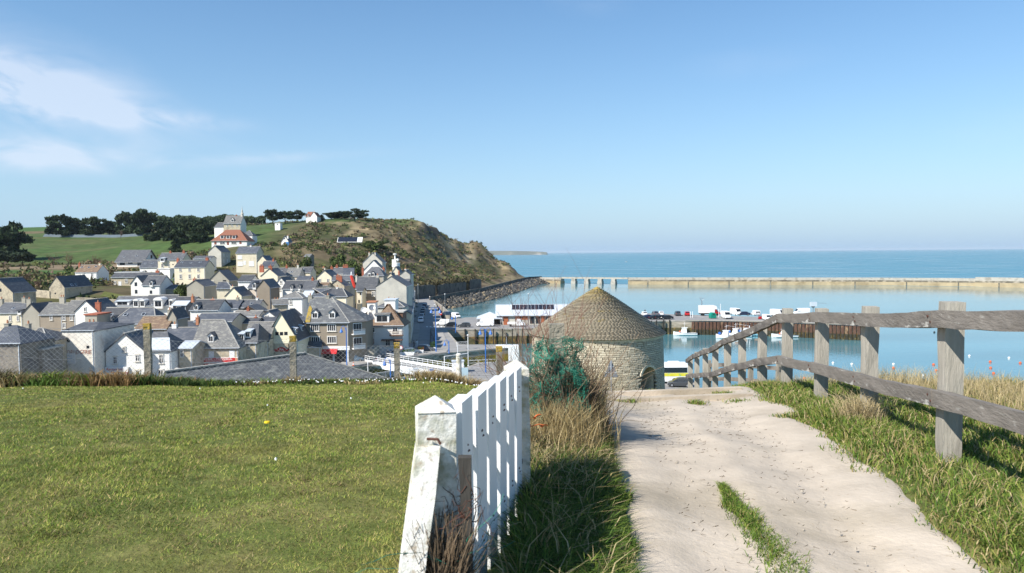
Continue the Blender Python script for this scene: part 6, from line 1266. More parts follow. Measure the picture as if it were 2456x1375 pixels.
# stones: the 300 that face us most as parts, the rest as one part
cands = []; z = -.2; row = 0
while z < H - .12:
    hgt = rr.uniform(.12, .19); a = rr.random() * .1 - math.pi
    while a < math.pi:
        L = rr.uniform(.28, .72); da = L / TR; cands.append((a + da / 2, z + hgt / 2, L - .022, hgt - .02)); a += da
    z += hgt; row += 1
view = math.atan2(-TY, -TX)
vis = []; rest = []
for c_ in cands:
    a, zc, L, h_ = c_
    if in_door(a, zc, .05) or in_door(a - L / TR / 2, zc, .0) or in_door(a + L / TR / 2, zc, 0): continue
    f = math.cos(a - view); zpx = zc + tb
    (vis if f > .1 and zc > 1.4 else rest).append((f * L * h_, c_))
vis.sort(key=lambda t: -t[0]); parts_ = vis[:290]; rest = rest + vis[290:]
def stone_geo(L, h_, seed):
    q = random.Random(seed); d = .16; j = lambda: q.uniform(-.014, .014); e = .02
    vs_ = [(-L / 2, 0, -h_ / 2), (L / 2, 0, -h_ / 2), (L / 2, 0, h_ / 2), (-L / 2, 0, h_ / 2)]
    fr = [(-L / 2 + e + j(), -d + j(), -h_ / 2 + e * .6 + j() * .5), (L / 2 - e + j(), -d + j(), -h_ / 2 + e * .6 + j() * .5), (L / 2 - e + j(), -d + j(), h_ / 2 - e * .6 + j() * .5), (-L / 2 + e + j(), -d + j(), h_ / 2 - e * .6 + j() * .5)]
    md = [(x, -d * .65, z) for x, _, z in vs_]
    return vs_ + md + fr, [(0, 1, 5, 4), (1, 2, 6, 5), (2, 3, 7, 6), (3, 0, 4, 7), (4, 5, 9, 8), (5, 6, 10, 9), (6, 7, 11, 10), (7, 4, 8, 11), (8, 9, 10, 11)]
def stone_m(a, zc): r_ = TR - .06 + .25 * (1 - zc / H); return Matrix.Translation((r_ * math.cos(a), r_ * math.sin(a), zc)) @ Matrix.Rotation(a + math.pi / 2, 4, 'Z')
cache = {}
for _, (a, zc, L, h_) in parts_:
    kx = (round(L / .08), round(h_ / .02))
    if kx not in cache: v_, f_ = stone_geo(kx[0] * .08 - .02, kx[1] * .02 - .002, len(cache)); q = MB(); q.add(v_, f_); cache[kx] = q.mesh('stone', 'tower_stone')
    o = obj('stone', cache[kx], tw); o.matrix_local = stone_m(a, zc)
g = MB()
for i, (_, (a, zc, L, h_)) in enumerate(rest): v_, f_ = stone_geo(L, h_, i); g.add(v_, f_, stone_m(a, zc))
g.build('masonry', 'tower_stone', tw, kind='stuff')
# door arch stones
for k in range(11):
    t0, t1 = math.pi * k / 11, math.pi * (k + 1) / 11 - .03; r0, r1 = 1.02, 1.30; g = MB(); yy = -TR - .16
    P_ = [(math.cos(t) * dw * r, zd - .75 + math.sin(t) * .75 * r) for t, r in ((t0, r0), (t1, r0), (t1, r1), (t0, r1))]; g.prism(P_, yy - .02, yy + .3, 'y', m); g.build('arch_stone', 'tower_stone', tw)
# cornice
g = MB(); g.lathe([(TR + .02, H - .22), (TR + .16, H - .2), (TR + .2, H - .02), (TR - .3, H)], 72); g.build('cornice', 'tower_stone', tw)
# stepped slab rings
V = []; Fc = []; Cc = []; NR = 38; hh = ta - te; vi = 0
for k in range(NR):
    t = k / NR; rshade = rr.uniform(.82, 1.15); r_ = (TR + .30) * (1 - t) ** .92 + .12; z = hh * t ** 1.04 + H + .02; th = hh / NR * .98; n = max(8, int(2 * math.pi * r_ / rr.uniform(.28, .42))); a = rr.random()
    for s_ in range(n):
        da = 2 * math.pi / n; a0, a1 = a, a + da; a += da; ro_, ri = r_ + rr.uniform(-.006, .012), max(r_ - .55, .02); zz = z + rr.uniform(-.003, .004); dz = .55 * hh / (TR + .3) * .55
        q = [(ri, a0, zz), (ri, a1, zz), (ro_ - .07, a1, zz - .01), (ro_ - .07, a0, zz - .01)]; q2 = [(ri, a0, zz), (ri, a1, zz), (ro_, a1, zz - .02), (ro_, a0, zz - .02)]
        V += [(r * math.cos(b), r * math.sin(b), h_) for r, b, h_ in q] + [(r * math.cos(b), r * math.sin(b), h_ + th * .9) for r, b, h_ in q2]
        Fc += [[vi + 4, vi + 7, vi + 6, vi + 5], [vi, vi + 1, vi + 2, vi + 3], [vi + 3, vi + 2, vi + 6, vi + 7], [vi, vi + 3, vi + 7, vi + 4], [vi + 1, vi + 5, vi + 6, vi + 2]]; vi += 8
        base = np.array((.27, .235, .175)) * rr.uniform(.88, 1.12) * rshade; ly = max(0, (t - .66) / .34) * .95 + (.5 if rr.random() < .05 + .12 * max(0, math.sin(a - .4)) and t > .3 else 0); ly = min(ly, .9) * rr.uniform(.3, 1); col = base * (1 - ly) + np.array((.36, .27, .07)) * ly
        Cc += [col] * 8
me = npmesh('roof_slabs', np.array(V), np.array(Fc), 'tower_slab', np.array(Cc)); o = obj('roof_slabs', me, tw, 'stuff')
g = MB(); g.lathe([(TR + .1, H + .0), (.3, H + hh - .15)], 48); g.build('roof_core', 'tower_mortar', tw)
g = MB(); g.lathe([(.55, H + hh - .45), (.42, H + hh - .18), (.18, H + hh), (.05, H + hh + .08)], 14); g.build('capstone', 'post_lichen', tw)
# ------------------------------------------------------------------ trees and scrub on the far hill
def crown_mesh(name, kind, seed, n, col):
    r_ = np.random.default_rng(seed)
    if kind == 'cypress':
        m = 26; a = r_.random(m) * 6.28; rr_ = np.sqrt(r_.random(m)) * .38; lz = .12 + r_.random(m) ** 1.1 * .76; rr_ *= np.interp(lz, [0, .35, .8, 1], [.95, 1.1, .75, .2]); L = np.stack([rr_ * np.cos(a), rr_ * np.sin(a), lz], 1); S = np.stack([r_.uniform(.10, .19, m), r_.uniform(.10, .19, m), r_.uniform(.06, .13, m)], 1); up = .5
    elif kind == 'pine':
        m = 18; a = r_.random(m) * 6.28; rr_ = np.sqrt(r_.random(m)) * .42; lz = .38 + r_.random(m) * .52; L = np.stack([rr_ * np.cos(a), rr_ * np.sin(a), lz], 1); S = np.stack([r_.uniform(.12, .2, m), r_.uniform(.12, .2, m), r_.uniform(.07, .13, m)], 1); up = .3
    elif kind == 'cone':
        m = 20; lz = np.linspace(.08, .95, m); rr_ = (1 - lz) * .22; a = r_.random(m) * 6.28; L = np.stack([rr_ * np.cos(a), rr_ * np.sin(a), lz], 1); S = np.stack([.10 + .26 * (1 - lz), .10 + .26 * (1 - lz), np.full(m, .07)], 1); up = .2
    else:
        m = 20; a = r_.random(m) * 6.28; rr_ = np.sqrt(r_.random(m)) * .42; lz = .25 + r_.random(m) * .55; L = np.stack([rr_ * np.cos(a), rr_ * np.sin(a), lz], 1); S = r_.uniform(.12, .22, (m, 3)); up = .1
    i = r_.integers(0, m, n); d = r_.normal(0, 1, (n, 3)); d /= np.linalg.norm(d, axis=1)[:, None]; P = L[i] + d * S[i] * (r_.random((n, 1)) ** .35)
    P[:, 2] = np.clip(P[:, 2], .02, 1.05); s_ = r_.uniform(.025, .055, (n, 1)); u = r_.normal(0, 1, (n, 3)); u /= np.linalg.norm(u, axis=1)[:, None]; v = np.cross(u, r_.normal(0, 1, (n, 3))); v /= np.linalg.norm(v, axis=1)[:, None]
    v[:, 2] += up; V = np.stack([P - u * s_, P + u * s_, P + v * s_ * 1.6], 1).reshape(-1, 3)
    c = np.array(col) * r_.uniform(.55, 1.35, (m, 1))[i] * r_.uniform(.7, 1.3, (n, 1)); return npmesh(name, V, np.arange(n * 3).reshape(-1, 3), 'leaf', np.repeat(c, 3, 0))
DARK, PINEC, LIGHT, OLIVE = (.040, .060, .026), (.038, .056, .028), (.085, .115, .032), (.07, .065, .03)
CR_ = {'cypress': [crown_mesh('crown', 'cypress', 100 + k, 3800, DARK) for k in range(4)], 'pine': [crown_mesh('crown', 'pine', 200 + k, 2600, PINEC) for k in range(3)], 'cone': [crown_mesh('crown', 'cone', 300, 2200, DARK)],
       'round': [crown_mesh('crown', 'round', 400 + k, 2400, LIGHT) for k in range(2)]}
def trunk_mesh(kind, seed):
    q = random.Random(seed); g = MB(); top = .7 if kind != 'cone' else .85; g.tube([(0, 0, -.08), (q.uniform(-.02, .02), 0, .2), (q.uniform(-.04, .04), q.uniform(-.03, .03), .45), (q.uniform(-.05, .05), 0, top)], [.035, .028, .02, .008], 6)
    for k in range(5): a = q.random() * 6.28; z = q.uniform(.25, .6); g.tube([(0, 0, z), (math.cos(a) * .16, math.sin(a) * .16, z + .1), (math.cos(a) * .3, math.sin(a) * .3, z + .2)], [.015, .01, .004], 5)
    return g.mesh('trunk', 'bark')
TK = {k: trunk_mesh(k, i) for i, k in enumerate(CR_)}
def tree(kind, px, ty, by, wpx, Y, label, k=0, group=None):
    X = ray(px, by)[0] * Y; zg_ = T(X, Y); zt = at(px, ty, Y).z; zb = min(zg_, at(px, by, Y).z); H = max(zt - zb, 1.5); w_ = wpx / FPX * Y
    r = empty(dict(cypress='cypress_tree', pine='pine_tree', cone='conifer_tree', round='broadleaf_tree')[kind], (X, Y, zb - .2), random.random() * 6.28); tag(r, label, 'tree', group)
    c = obj('crown', CR_[kind][k % len(CR_[kind])], r); c.scale = (w_ / .95, w_ / .95, H); t = obj('trunk', TK[kind], r); t.scale = (w_ / .95 * .8, w_ / .95 * .8, H); return r
for i, (px, ty, by, wd, Y, lb) in enumerate([
    (22, 521, 598, 92, 430, 'huge dark cypress at the left edge of the photo'), (142, 515, 565, 66, 590, 'broad dark cypress at the left end of the tree row'), (183, 523, 565, 58, 600, 'dark cypress second from the left in the row'),
    (222, 518, 566, 62, 596, 'dark cypress third from the left in the row'), (262, 521, 563, 60, 606, 'dark cypress in the middle of the tree row, slightly lower'), (302, 508, 563, 62, 598, 'tall ragged cypress left of the tallest one'),
    (346, 502, 562, 72, 592, 'tallest ragged cypress above the meadow'), (388, 530, 582, 54, 520, 'dark tree at the left end of the clump beside the villas'), (414, 524, 584, 60, 500, 'dark tree second in the clump beside the villas'),
    (447, 530, 588, 62, 478, 'dark tree in the middle of the clump beside the villas'), (480, 524, 588, 68, 474, 'large dark tree just left of the tall grey villa'), (512, 534, 582, 50, 500, 'dark tree directly behind the red roofed villa')]):
    tree('cypress', px, ty, by, wd, Y, lb, i)
for i, (px, ty, by, wd, Y, lb) in enumerate([(655, 503, 531, 44, 540, 'umbrella pine at the left end of the headland group'), (684, 502, 531, 44, 541, 'umbrella pine second in the headland group'), (712, 503, 533, 44, 539, 'umbrella pine left of the headland house'),
    (795, 508, 531, 40, 538, 'dark pine right of the headland house'), (818, 505, 531, 44, 542, 'dark pine in the middle of the right-hand headland trees'), (850, 498, 531, 58, 540, 'spreading pine at the right end of the headland trees'),
    (18, 600, 638, 60, 392, 'low umbrella pine at the left edge below the meadow'), (54, 602, 638, 58, 388, 'low umbrella pine right of the left-edge pine')]): tree('pine', px, ty, by, wd, Y, lb, i)
tree('cone', 421, 568, 604, 38, 440, 'small dark conifer in front of the tree clump'); tree('cone', 772, 515, 533, 22, 535, 'little conifer right of the headland house')
for i, (px, ty, by, wd, Y, lb) in enumerate([(812, 600, 642, 46, 335, 'dark round tree on the slope above the red chimneys'), (848, 618, 648, 40, 322, 'light green tree right of the dark round tree'), (905, 573, 600, 52, 440, 'dark round bush clump on the headland slope'), (884, 578, 598, 28, 440, 'small dark bush left of the slope clump'),
    (436, 673, 704, 36, 236, 'dark garden tree between the long cream house and the rooftops'), (733, 612, 642, 28, 328, 'ivy-green tree beside the ruined house'), (640, 576, 600, 44, 412, 'trimmed green hedge tree right of the red roofed villa'), (352, 560, 578, 22, 520, 'small dark shrub tree at the meadow corner')]): tree('round', px, ty, by, wd, Y, lb, i)
for o in [o for o in bpy.data.objects if o.get('label', '').startswith('dark round') or o.get('label', '').startswith('small dark') or o.get('label', '').startswith('dark garden')]:
    pass
# far wood on the skyline
def leaf_cloud(name, P, s, col, label, cat, up=.3):
    n = len(P); u = RNG.normal(0, 1, (n, 3)); u /= np.linalg.norm(u, axis=1)[:, None]; v = np.cross(u, RNG.normal(0, 1, (n, 3))); v /= np.linalg.norm(v, axis=1)[:, None]; v[:, 2] += up
    V = np.stack([P - u * s, P + u * s, P + v * s * 1.5], 1).reshape(-1, 3); return tag(obj(name, npmesh(name, V, np.arange(n * 3).reshape(-1, 3), 'leaf', np.repeat(col, 3, 0))), label, cat, kind='stuff')
n = 16000; px = RNG.uniform(372, 640, n); Y = RNG.uniform(700, 760, n); top = 519 + 8 * fbm(px / 14, px * 0, 3) + 4 * smooth01(560, 640, px); tx = (px - PW / 2) / FPX; X = tx * Y; zg_ = np.array([T(a, b) for a, b in zip(X[::16], Y[::16])]).repeat(16)[:n]
zt = CZ + (608 - top) / FPX * Y + 1.5; z = zg_ + (zt - zg_) * RNG.random(n) ** .6; leaf_cloud('distant_wood', np.stack([X, Y, z], 1), RNG.uniform(.5, 1.1, (n, 1)), np.array(DARK) * RNG.uniform(.8, 1.8, (n, 1)), 'distant dark wood along the skyline behind the villas', 'wood')
# scrub over the slopes
nb_ = 15000; bx = RNG.uniform(-330, 0, nb_); by = RNG.uniform(200, 740, nb_); bz = np.array([T(a, b) for a, b in zip(bx, by)]); den = fbm(bx / 28, by / 28, 3)
hsX = np.array([r_.location.x for r_, _ in HOUSES]); hsY = np.array([r_.location.y + 4 for r_, _ in HOUSES]); dmin = np.min(np.hypot(bx[:, None] - hsX, by[:, None] - hsY), 1)
hlm = (bx > -150) & (by > 360); mead = (bx < -138) & (by > 395) & (by < 640) ; k = (bz > 6) & (den + RNG.uniform(-.35, .35, nb_) > -.02) & (dmin > 9) & ~mead & ~((bx < -165) & (by > 280) & (by < 392) & (RNG.random(nb_) < .8))
bx, by, bz, hlm = bx[k], by[k], bz[k], hlm[k]; nb_ = len(bx); per = 22; sz = RNG.uniform(.9, 2.9, nb_) * np.where(hlm, .9, 1.1); P = np.stack([bx, by, bz], 1).repeat(per, 0); d = RNG.normal(0, 1, (nb_ * per, 3)); d /= np.linalg.norm(d, axis=1)[:, None]; d[:, 2] = np.abs(d[:, 2]) * .8
P = P + d * sz.repeat(per)[:, None] * RNG.random((nb_ * per, 1)) ** .4
pal = np.array([(.085, .10, .03), (.11, .085, .045), (.14, .105, .06), (.05, .07, .022), (.17, .13, .075), (.10, .07, .05)]); pal = pal * 1.3; bc = pal[RNG.choice(6, nb_, p=[.30, .15, .15, .25, .08, .07])] * RNG.uniform(.75, 1.25, (nb_, 1)); leaf_cloud('hillside_scrub', P, (RNG.uniform(.22, .5, (nb_ * per, 1)) * sz.repeat(per)[:, None] ** .5), bc.repeat(per, 0) * RNG.uniform(.7, 1.3, (nb_ * per, 1)), 'brown and olive scrub covering the slopes', 'scrub')
# growth along the top of the cliff-foot walls
n = 2600; tt = RNG.random(n); wy = 366 + tt * 118; wx = np.interp(wy, [366, 382, 410, 452, 484], [-48.5, -44.5, -37.3, -26.8, -20.8]) - RNG.uniform(-.5, 3.0, n); wz_ = QZ + 5.6 + RNG.normal(0, .8, n) + .35 * np.clip(-(wx - np.interp(wy, [366, 382, 410, 452, 484], [-48.5, -44.5, -37.3, -26.8, -20.8])), 0, 3)
leaf_cloud('wall_ivy', np.stack([wx, wy, wz_], 1), RNG.uniform(.35, .8, (n, 1)), np.array((.10, .085, .04)) * RNG.uniform(.4, 1.4, (n, 1)), 'ragged growth hanging over the cliff-foot walls', 'ivy')
# bare brown trees
def bare_tree(px, ty, by, Y, label, seed):
    X = ray(px, by)[0] * Y; zb = T(X, Y); H = at(px, ty, Y).z - zb; H = max(H, 3); r = empty('bare_tree', (X, Y, zb)); tag(r, label, 'tree'); q = random.Random(seed); g = MB(); tk = MB()
    tk.tube([(0, 0, -.3), (0, 0, H * .3)], [.16, .12], 6); tk.build('trunk', 'bark', r)
    def grow(p, d, L, r_, dep):
        pts_ = [p]; 
        for s_ in range(3): d = (d + Vector((q.gauss(0, .15), q.gauss(0, .15), q.gauss(.02, .08)))).normalized(); pts_.append(pts_[-1] + d * L / 3)
        g.tube(pts_, [r_, r_ * .85, r_ * .65, r_ * .5], 3, False)
        if dep > 0:
            for k in range(4): grow(pts_[q.randint(1, 3)], (d + Vector((q.gauss(0, .55), q.gauss(0, .55), q.gauss(.1, .2)))).normalized(), L * q.uniform(.5, .75), r_ * .62, dep - 1)
    for k in range(5): grow(Vector((0, 0, H * .28)), Vector((q.gauss(0, .6), q.gauss(0, .6), 1)).normalized(), H * .34, .09, 3)
    g.build('branches', 'twig', r, fix=False)
for i, a in enumerate([(290, 548, 577, 560, 'bare spreading tree alone on the meadow edge'), (128, 606, 650, 330, 'large bare tree left of the long bungalow'), (165, 604, 645, 340, 'bare tree right of the large bare tree'), (95, 668, 700, 240, 'bare tree left of the stone barn'), (60, 650, 700, 260, 'leafless brown tree by the ploughed strip'), (230, 610, 645, 330, 'small leafless tree left of the bungalow'), (650, 585, 608, 400, 'bare bushy tree right of the red roofed villa')]): bare_tree(*a, seed=60 + i)
# plastic-covered strip at the top of the meadow, garden walls
o = MB()
for k in range(24):
    a = at(102 + k * 10.2, 572 - .15 * k, 585); b = at(102 + (k + 1) * 10.2, 572 - .15 * (k + 1), 585); h_ = 1.9
    for s0, s1 in ((0, 1),): o.poly([(a.x, a.y, T(a.x, a.y) - .2), (b.x, b.y, T(b.x, b.y) - .2), (b.x, b.y + 3, T(b.x, b.y + 3) + h_), (a.x, a.y + 3, T(a.x, a.y + 3) + h_)]); o.poly([(a.x, a.y + 3, T(a.x, a.y + 3) + h_), (b.x, b.y + 3, T(b.x, b.y + 3) + h_), (b.x, b.y + 7, T(b.x, b.y + 7) - .2), (a.x, a.y + 7, T(a.x, a.y + 7) - .2)])
tag(o.build('crop_tunnel', 'tarp'), 'long low grey-blue plastic crop cover along the top of the meadow', 'crop cover')
def gwall(pts_, h_, m, label):
    o = MB()
    for (a, b) in zip(pts_[:-1], pts_[1:]):
        n_ = 8
        for k in range(n_):
            p, q = Vector(a).lerp(Vector(b), k / n_), Vector(a).lerp(Vector(b), (k + 1) / n_); d = (q - p).normalized() * .2; nx_ = Vector((d.y, -d.x))
            z0, z1 = T(p.x, p.y), T(q.x, q.y); P4 = [(p + nx_, z0), (q + nx_, z1), (q - nx_, z1), (p - nx_, z0)]; o.add([(c.x, c.y, z - 1) for c, z in P4] + [(c.x, c.y, z + h_) for c, z in P4], [(0, 1, 5, 4), (1, 2, 6, 5), (2, 3, 7, 6), (3, 0, 4, 7), (4, 5, 6, 7)])
    return tag(o.build('garden_wall', m), label, 'wall')
def g2(px, py, Y): p = at(px, py, Y); return (p.x, p.y)
gwall([g2(72, 705, 228), g2(120, 705, 226)], 2.2, 'stone', 'low stone garden wall left of the stone barn')
gwall([g2(182, 715, 222), g2(315, 712, 226)], 2.0, 'stone', 'stone garden wall below the green lawn in the town')
gwall([g2(555, 668, 285), g2(615, 660, 285)], 2.6, 'stone', 'stone terrace wall below the blank cream house')
gwall([g2(800, 655, 300), g2(770, 640, 330)], 1.0, 'white', 'white fence line climbing the slope')
o = MB(); c = [at(250, 697, 240), at(312, 690, 236), at(312, 702, 230), at(240, 706, 232)]; o.poly([(p.x, p.y, T(p.x, p.y) + .6) for p in c]); r = o.build('garden_lawn', 'soil', fix=False, kind='structure')
# solar panels on the slope
p = ground_hit(835, 585); sp = empty('solar_array', (p.x, p.y, p.z), .1); tag(sp, 'dark tilted solar panel roof with white edge on the headland slope', 'solar panels')
g = MB(); mm = Matrix.Rotation(.5, 4, 'X'); g.box(-6, 5, 0, 5.5, 1.0, 1.2, mm); g.build('panel', 'solar', sp); g = MB(); g.box(-6.3, 8, -.3, 5.8, .7, .98, mm); g.build('frame', 'white', sp)
# ------------------------------------------------------------------ vehicles
def loftx(mb, secs):
    """secs: (x, half width bottom, half width top, z bottom, z top)"""
    S = []
    for x, wb, wt, z0, z1 in secs: r_ = .12 * (z1 - z0); S.append([(x, -wb, z0), (x, wb, z0), (x, wb, z1 - r_ * 2), (x, wt, z1), (x, -wt, z1), (x, -wb, z1 - r_ * 2)])
    mb.loft(S)
CAR = {'hatch': dict(L=4.0, W=1.72, H=1.48, body=[(-2.0, .70, .62, .35, .80), (-1.9, .84, .78, .25, .95), (-1.0, .86, .82, .22, .98), (.6, .86, .82, .22, .95), (1.6, .82, .74, .24, .82), (1.95, .66, .58, .32, .66)], cab=[(-1.9, .78, .70, .93, .96), (-1.65, .78, .62, .93, 1.40), (-.6, .80, .64, .95, 1.48), (.35, .80, .62, .95, 1.42), (1.15, .78, .70, .93, .96)]),
       'suv': dict(L=4.4, W=1.8, H=1.65, body=[(-2.2, .74, .66, .4, .9), (-2.1, .88, .82, .3, 1.05), (-1.0, .90, .86, .28, 1.08), (.8, .90, .86, .28, 1.05), (1.9, .86, .78, .3, .95), (2.2, .70, .62, .38, .75)], cab=[(-2.1, .82, .74, 1.03, 1.06), (-1.85, .82, .66, 1.03, 1.58), (-.6, .84, .68, 1.05, 1.66), (.4, .84, .66, 1.05, 1.58), (1.2, .82, .74, 1.03, 1.07)]),
       'saloon': dict(L=4.5, W=1.76, H=1.42, body=[(-2.25, .70, .62, .35, .85), (-2.1, .84, .78, .25, .95), (-1.0, .86, .82, .22, .95), (.8, .86, .82, .22, .92), (1.9, .82, .74, .24, .8), (2.2, .66, .58, .32, .64)], cab=[(-1.75, .78, .70, .92, .95), (-1.1, .78, .62, .92, 1.38), (-.3, .80, .64, .93, 1.42), (.5, .80, .62, .92, 1.36), (1.35, .78, .70, .90, .94)]),
       'van': dict(L=5.4, W=2.0, H=2.4, body=[(-2.7, .96, .86, .35, 2.36), (-2.6, 1.0, .90, .3, 2.42), (0.9, 1.0, .90, .28, 2.42), (1.35, 1.0, .86, .28, 2.30), (1.95, 1.0, .82, .28, 1.35), (2.5, .94, .80, .28, 1.05), (2.7, .80, .70, .34, .80)], cab=None),
       'minivan': dict(L=4.2, W=1.75, H=1.85, body=[(-2.1, .84, .74, .3, 1.80), (-2.0, .87, .76, .26, 1.85), (.3, .87, .76, .24, 1.85), (.75, .87, .74, .24, 1.75), (1.25, .87, .74, .24, 1.08), (1.9, .82, .72, .25, .88), (2.1, .7, .62, .3, .7)], cab=None)}
_vc = {}
def vehicle(kind, color, loc, rz, label, cat='car', group=None):
    key = (kind, color)
    if key not in _vc:
        d = CAR[kind]; W = d['W']; L = d['L']; ms = {}
        b = MB(); loftx(b, d['body'])
        if d['cab']: loftx(b, [(x, wb * .97, wt, z0, z1) for x, wb, wt, z0, z1 in d['cab']])
        ms['body'] = b.mesh('body', color)
        g = MB()
        if d['cab']:
            c = d['cab']; e = .012
            def q4(i, j, s_):
                (xa, wba, wta, z0a, z1a), (xb, wbb, wtb, z0b, z1b) = c[i], c[j]; f = lambda wb, wt, t: s_ * (wb + (wt - wb) * t + e)
                g.poly([(xa + .06, f(wba, wta, .12), z0a + (z1a - z0a) * .15), (xb - .04, f(wbb, wtb, .12), z0b + (z1b - z0b) * .15), (xb - .04, f(wbb, wtb, .75), z0b + (z1b - z0b) * .80), (xa + .06, f(wba, wta, .75), z0a + (z1a - z0a) * .80)])
            for s_ in (-1, 1): q4(1, 2, s_); q4(2, 3, s_); g.poly([(c[3][0], s_ * (c[3][1] + e), c[3][3] + .04), (c[4][0] - .15, s_ * (c[4][1] + e), c[4][3] + .03), (c[3][0], s_ * (c[3][2] + .06 + e), c[3][4] - .08)])
            n_ = len(c)
            for (i, j) in ((3, 4), (1, 0)):
                (xa, wba, wta, z0a, z1a), (xb, wbb, wtb, z0b, z1b) = c[i], c[j]; sgn = .02 if i == 3 else -.02
                g.poly([(xa + sgn + (xb - xa) * .1, -wta * .92, z1a - (z1a - z1b) * .1 + .01), (xa + sgn + (xb - xa) * .1, wta * .92, z1a - (z1a - z1b) * .1 + .01), (xa + (xb - xa) * .9 + sgn, wtb * .95, z1a + (z1b - z1a) * .9 + .015), (xa + (xb - xa) * .9 + sgn, -wtb * .95, z1a + (z1b - z1a) * .9 + .015)])
        else:
            B_ = d['body']; i = 3; (xa, wa, ta_, _, za), (xb, wb, tb_, _, zb) = B_[3], B_[4]
            g.poly([(xa + .08, -ta_ * .93, za - .1), (xa + .08, ta_ * .93, za - .1), (xb + .02, tb_ * .98, zb + .02), (xb + .02, -tb_ * .98, zb + .02)])
            for s_ in (-1, 1): g.poly([(xa - .75, s_ * (wa + .012), zb + .05), (xb - .12, s_ * (wa + .012), zb + .02), (xa + .06, s_ * (ta_ + .05), za - .22), (xa - .75, s_ * (ta_ + .06), za - .22)])
            x0 = B_[0][0] - .012; zz = B_[0][4]; 
            for s_ in (-1, 1): g.poly([(x0, s_ * .08, zz - .75), (x0, s_ * W * .38, zz - .75), (x0, s_ * W * .36, zz - .28), (x0, s_ * .08, zz - .28)])
        ms['window'] = g.mesh('window', 'glass_car')
        wr = .31 if kind not in ('van',) else .35; g = MB(); g.lathe([(wr * .62, -.11), (wr, -.09), (wr, .09), (wr * .62, .11)], 14); ms['tyre'] = g.mesh('tyre', 'rubber'); g = MB(); g.lathe([(wr * .6, -.115), (wr * .2, -.10), (wr * .2, .10), (wr * .6, .115)], 12); ms['rim'] = g.mesh('rim', 'steel')
        b0, b1 = d['body'][0], d['body'][-1]; hl = MB(); hl.box(-.03, .05, -.14, .14, -.06, .06); ms['headlight'] = hl.mesh('headlight', 'lens_white'); hl = MB(); hl.box(-.05, .03, -.09, .09, -.1, .1); ms['taillight'] = hl.mesh('taillight', 'lens_red')
        g = MB(); g.box(b0[0] - .04, b0[0] + .2, -b0[1] * 1.1, b0[1] * 1.1, b0[3] - .02, b0[3] + .16); g.box(b1[0] - .15, b1[0] + .04, -b1[1] * 1.1, b1[1] * 1.1, b1[3] - .04, b1[3] + .12); ms['bumper'] = g.mesh('bumper', 'rubber' if kind in ('van', 'minivan') else color)
        _vc[key] = (ms, wr)
    ms, wr = _vc[key]; d = CAR[kind]; W = d['W']; L = d['L']
    r = empty(dict(van='van', minivan='small_van').get(kind, 'parked_car'), loc, rz); tag(r, label, cat, group)
    for k in ('body', 'window', 'bumper'): obj(k, ms[k], r)
    for sx_ in (-L * .31, L * .32):
        for s_ in (-1, 1): w_ = obj('wheel', ms['tyre'], r); w_.location = (sx_, s_ * (W / 2 - .10), wr); w_.rotation_euler = (math.pi / 2, 0, 0); obj('rim', ms['rim'], w_)
    b0, b1 = d['body'][0], d['body'][-1]
    for s_ in (-1, 1): o = obj('headlight', ms['headlight'], r); o.location = (b1[0] - .02, s_ * b1[1] * .78, (b1[3] + b1[4]) / 2 + .08); o = obj('taillight', ms['taillight'], r); o.location = (b0[0] - .0, s_ * b0[1] * .88, min(b0[3] + .55, b0[4] - .1))
    return r
def veh(px, py, kind, color, deg, label, cat='car', z=QZ + .03, group=None): p = onz(px, py, z); return vehicle(kind, color, p, R(deg), label, cat, group)
GQ = 'cars parked on the harbour mole'; GS = 'cars parked along the street'
# mole, left part
veh(1260 - 60, 778, 'van', 'car_white', 0, 'spare', 'van') if False else None
veh(1164, 783, 'van', 'car_white', 180, 'white panel van parked beside the fish market canopy', 'van'); veh(1113, 785, 'hatch', 'car_darkgrey', 180, 'dark grey hatchback left of the white panel van'); veh(1080, 784, 'hatch', 'car_black', 180, 'black hatchback behind the small white van'); veh(1062, 780, 'minivan', 'car_white', 180, 'small white van left of the black hatchback', 'van')
veh(1094, 763, 'minivan', 'car_white', -60, 'white small van nose-on by the sea slipway', 'van'); veh(1076, 757, 'hatch', 'car_silver', -20, 'silver car by the slipway near the water'); veh(1400 - 1.0, 776, 'hatch', 'car_grey', 90, 'grey car parked against the fish market doors', 'car')
# mole, right part
for px, py, kd, cl_, dg, lb in [(1545, 757, 'hatch', 'car_white', 90, 'white car half hidden behind the tower roof'), (1571, 757, 'suv', 'car_grey', 90, 'grey car right behind the row of black cars'), (1586, 756, 'hatch', 'car_white', 80, 'white hatchback behind the row of black cars'),
    (1556, 765, 'saloon', 'car_navy', 10, 'leftmost dark car of the row by the quay edge'), (1572, 766, 'saloon', 'car_black', 10, 'second dark car of the row by the quay edge'), (1586, 766, 'saloon', 'car_black', 10, 'third dark car of the row by the quay edge'), (1598, 766, 'saloon', 'car_black', -170, 'rightmost black car of the row by the quay edge'),
    (1625, 757, 'suv', 'car_darkgrey', 85, 'dark grey car left of the red car'), (1648, 757, 'hatch', 'car_red', 80, 'bright red hatchback on the mole'), (1783, 757, 'saloon', 'car_navy', 175, 'dark blue car between two white vans')]: veh(px, py, kd, cl_, dg, lb, group=GQ)
for px, py, kd, dg, lb in [(1741, 764, 'van', -90, 'white van facing us nearest the quay edge'), (1765, 756, 'van', -80, 'white van left of the dark blue car'), (1812, 757, 'minivan', 95, 'white small van seen from behind with two rear windows'), (1840, 768, 'minivan', -85, 'white small van facing us at the quay edge'), (1866, 759, 'van', -60, 'white van partly hidden by the fence rail'), (1922, 756, 'van', 180, 'white van roof showing above the fence rail')]: veh(px, py, kd, 'car_white', dg, lb, 'van')
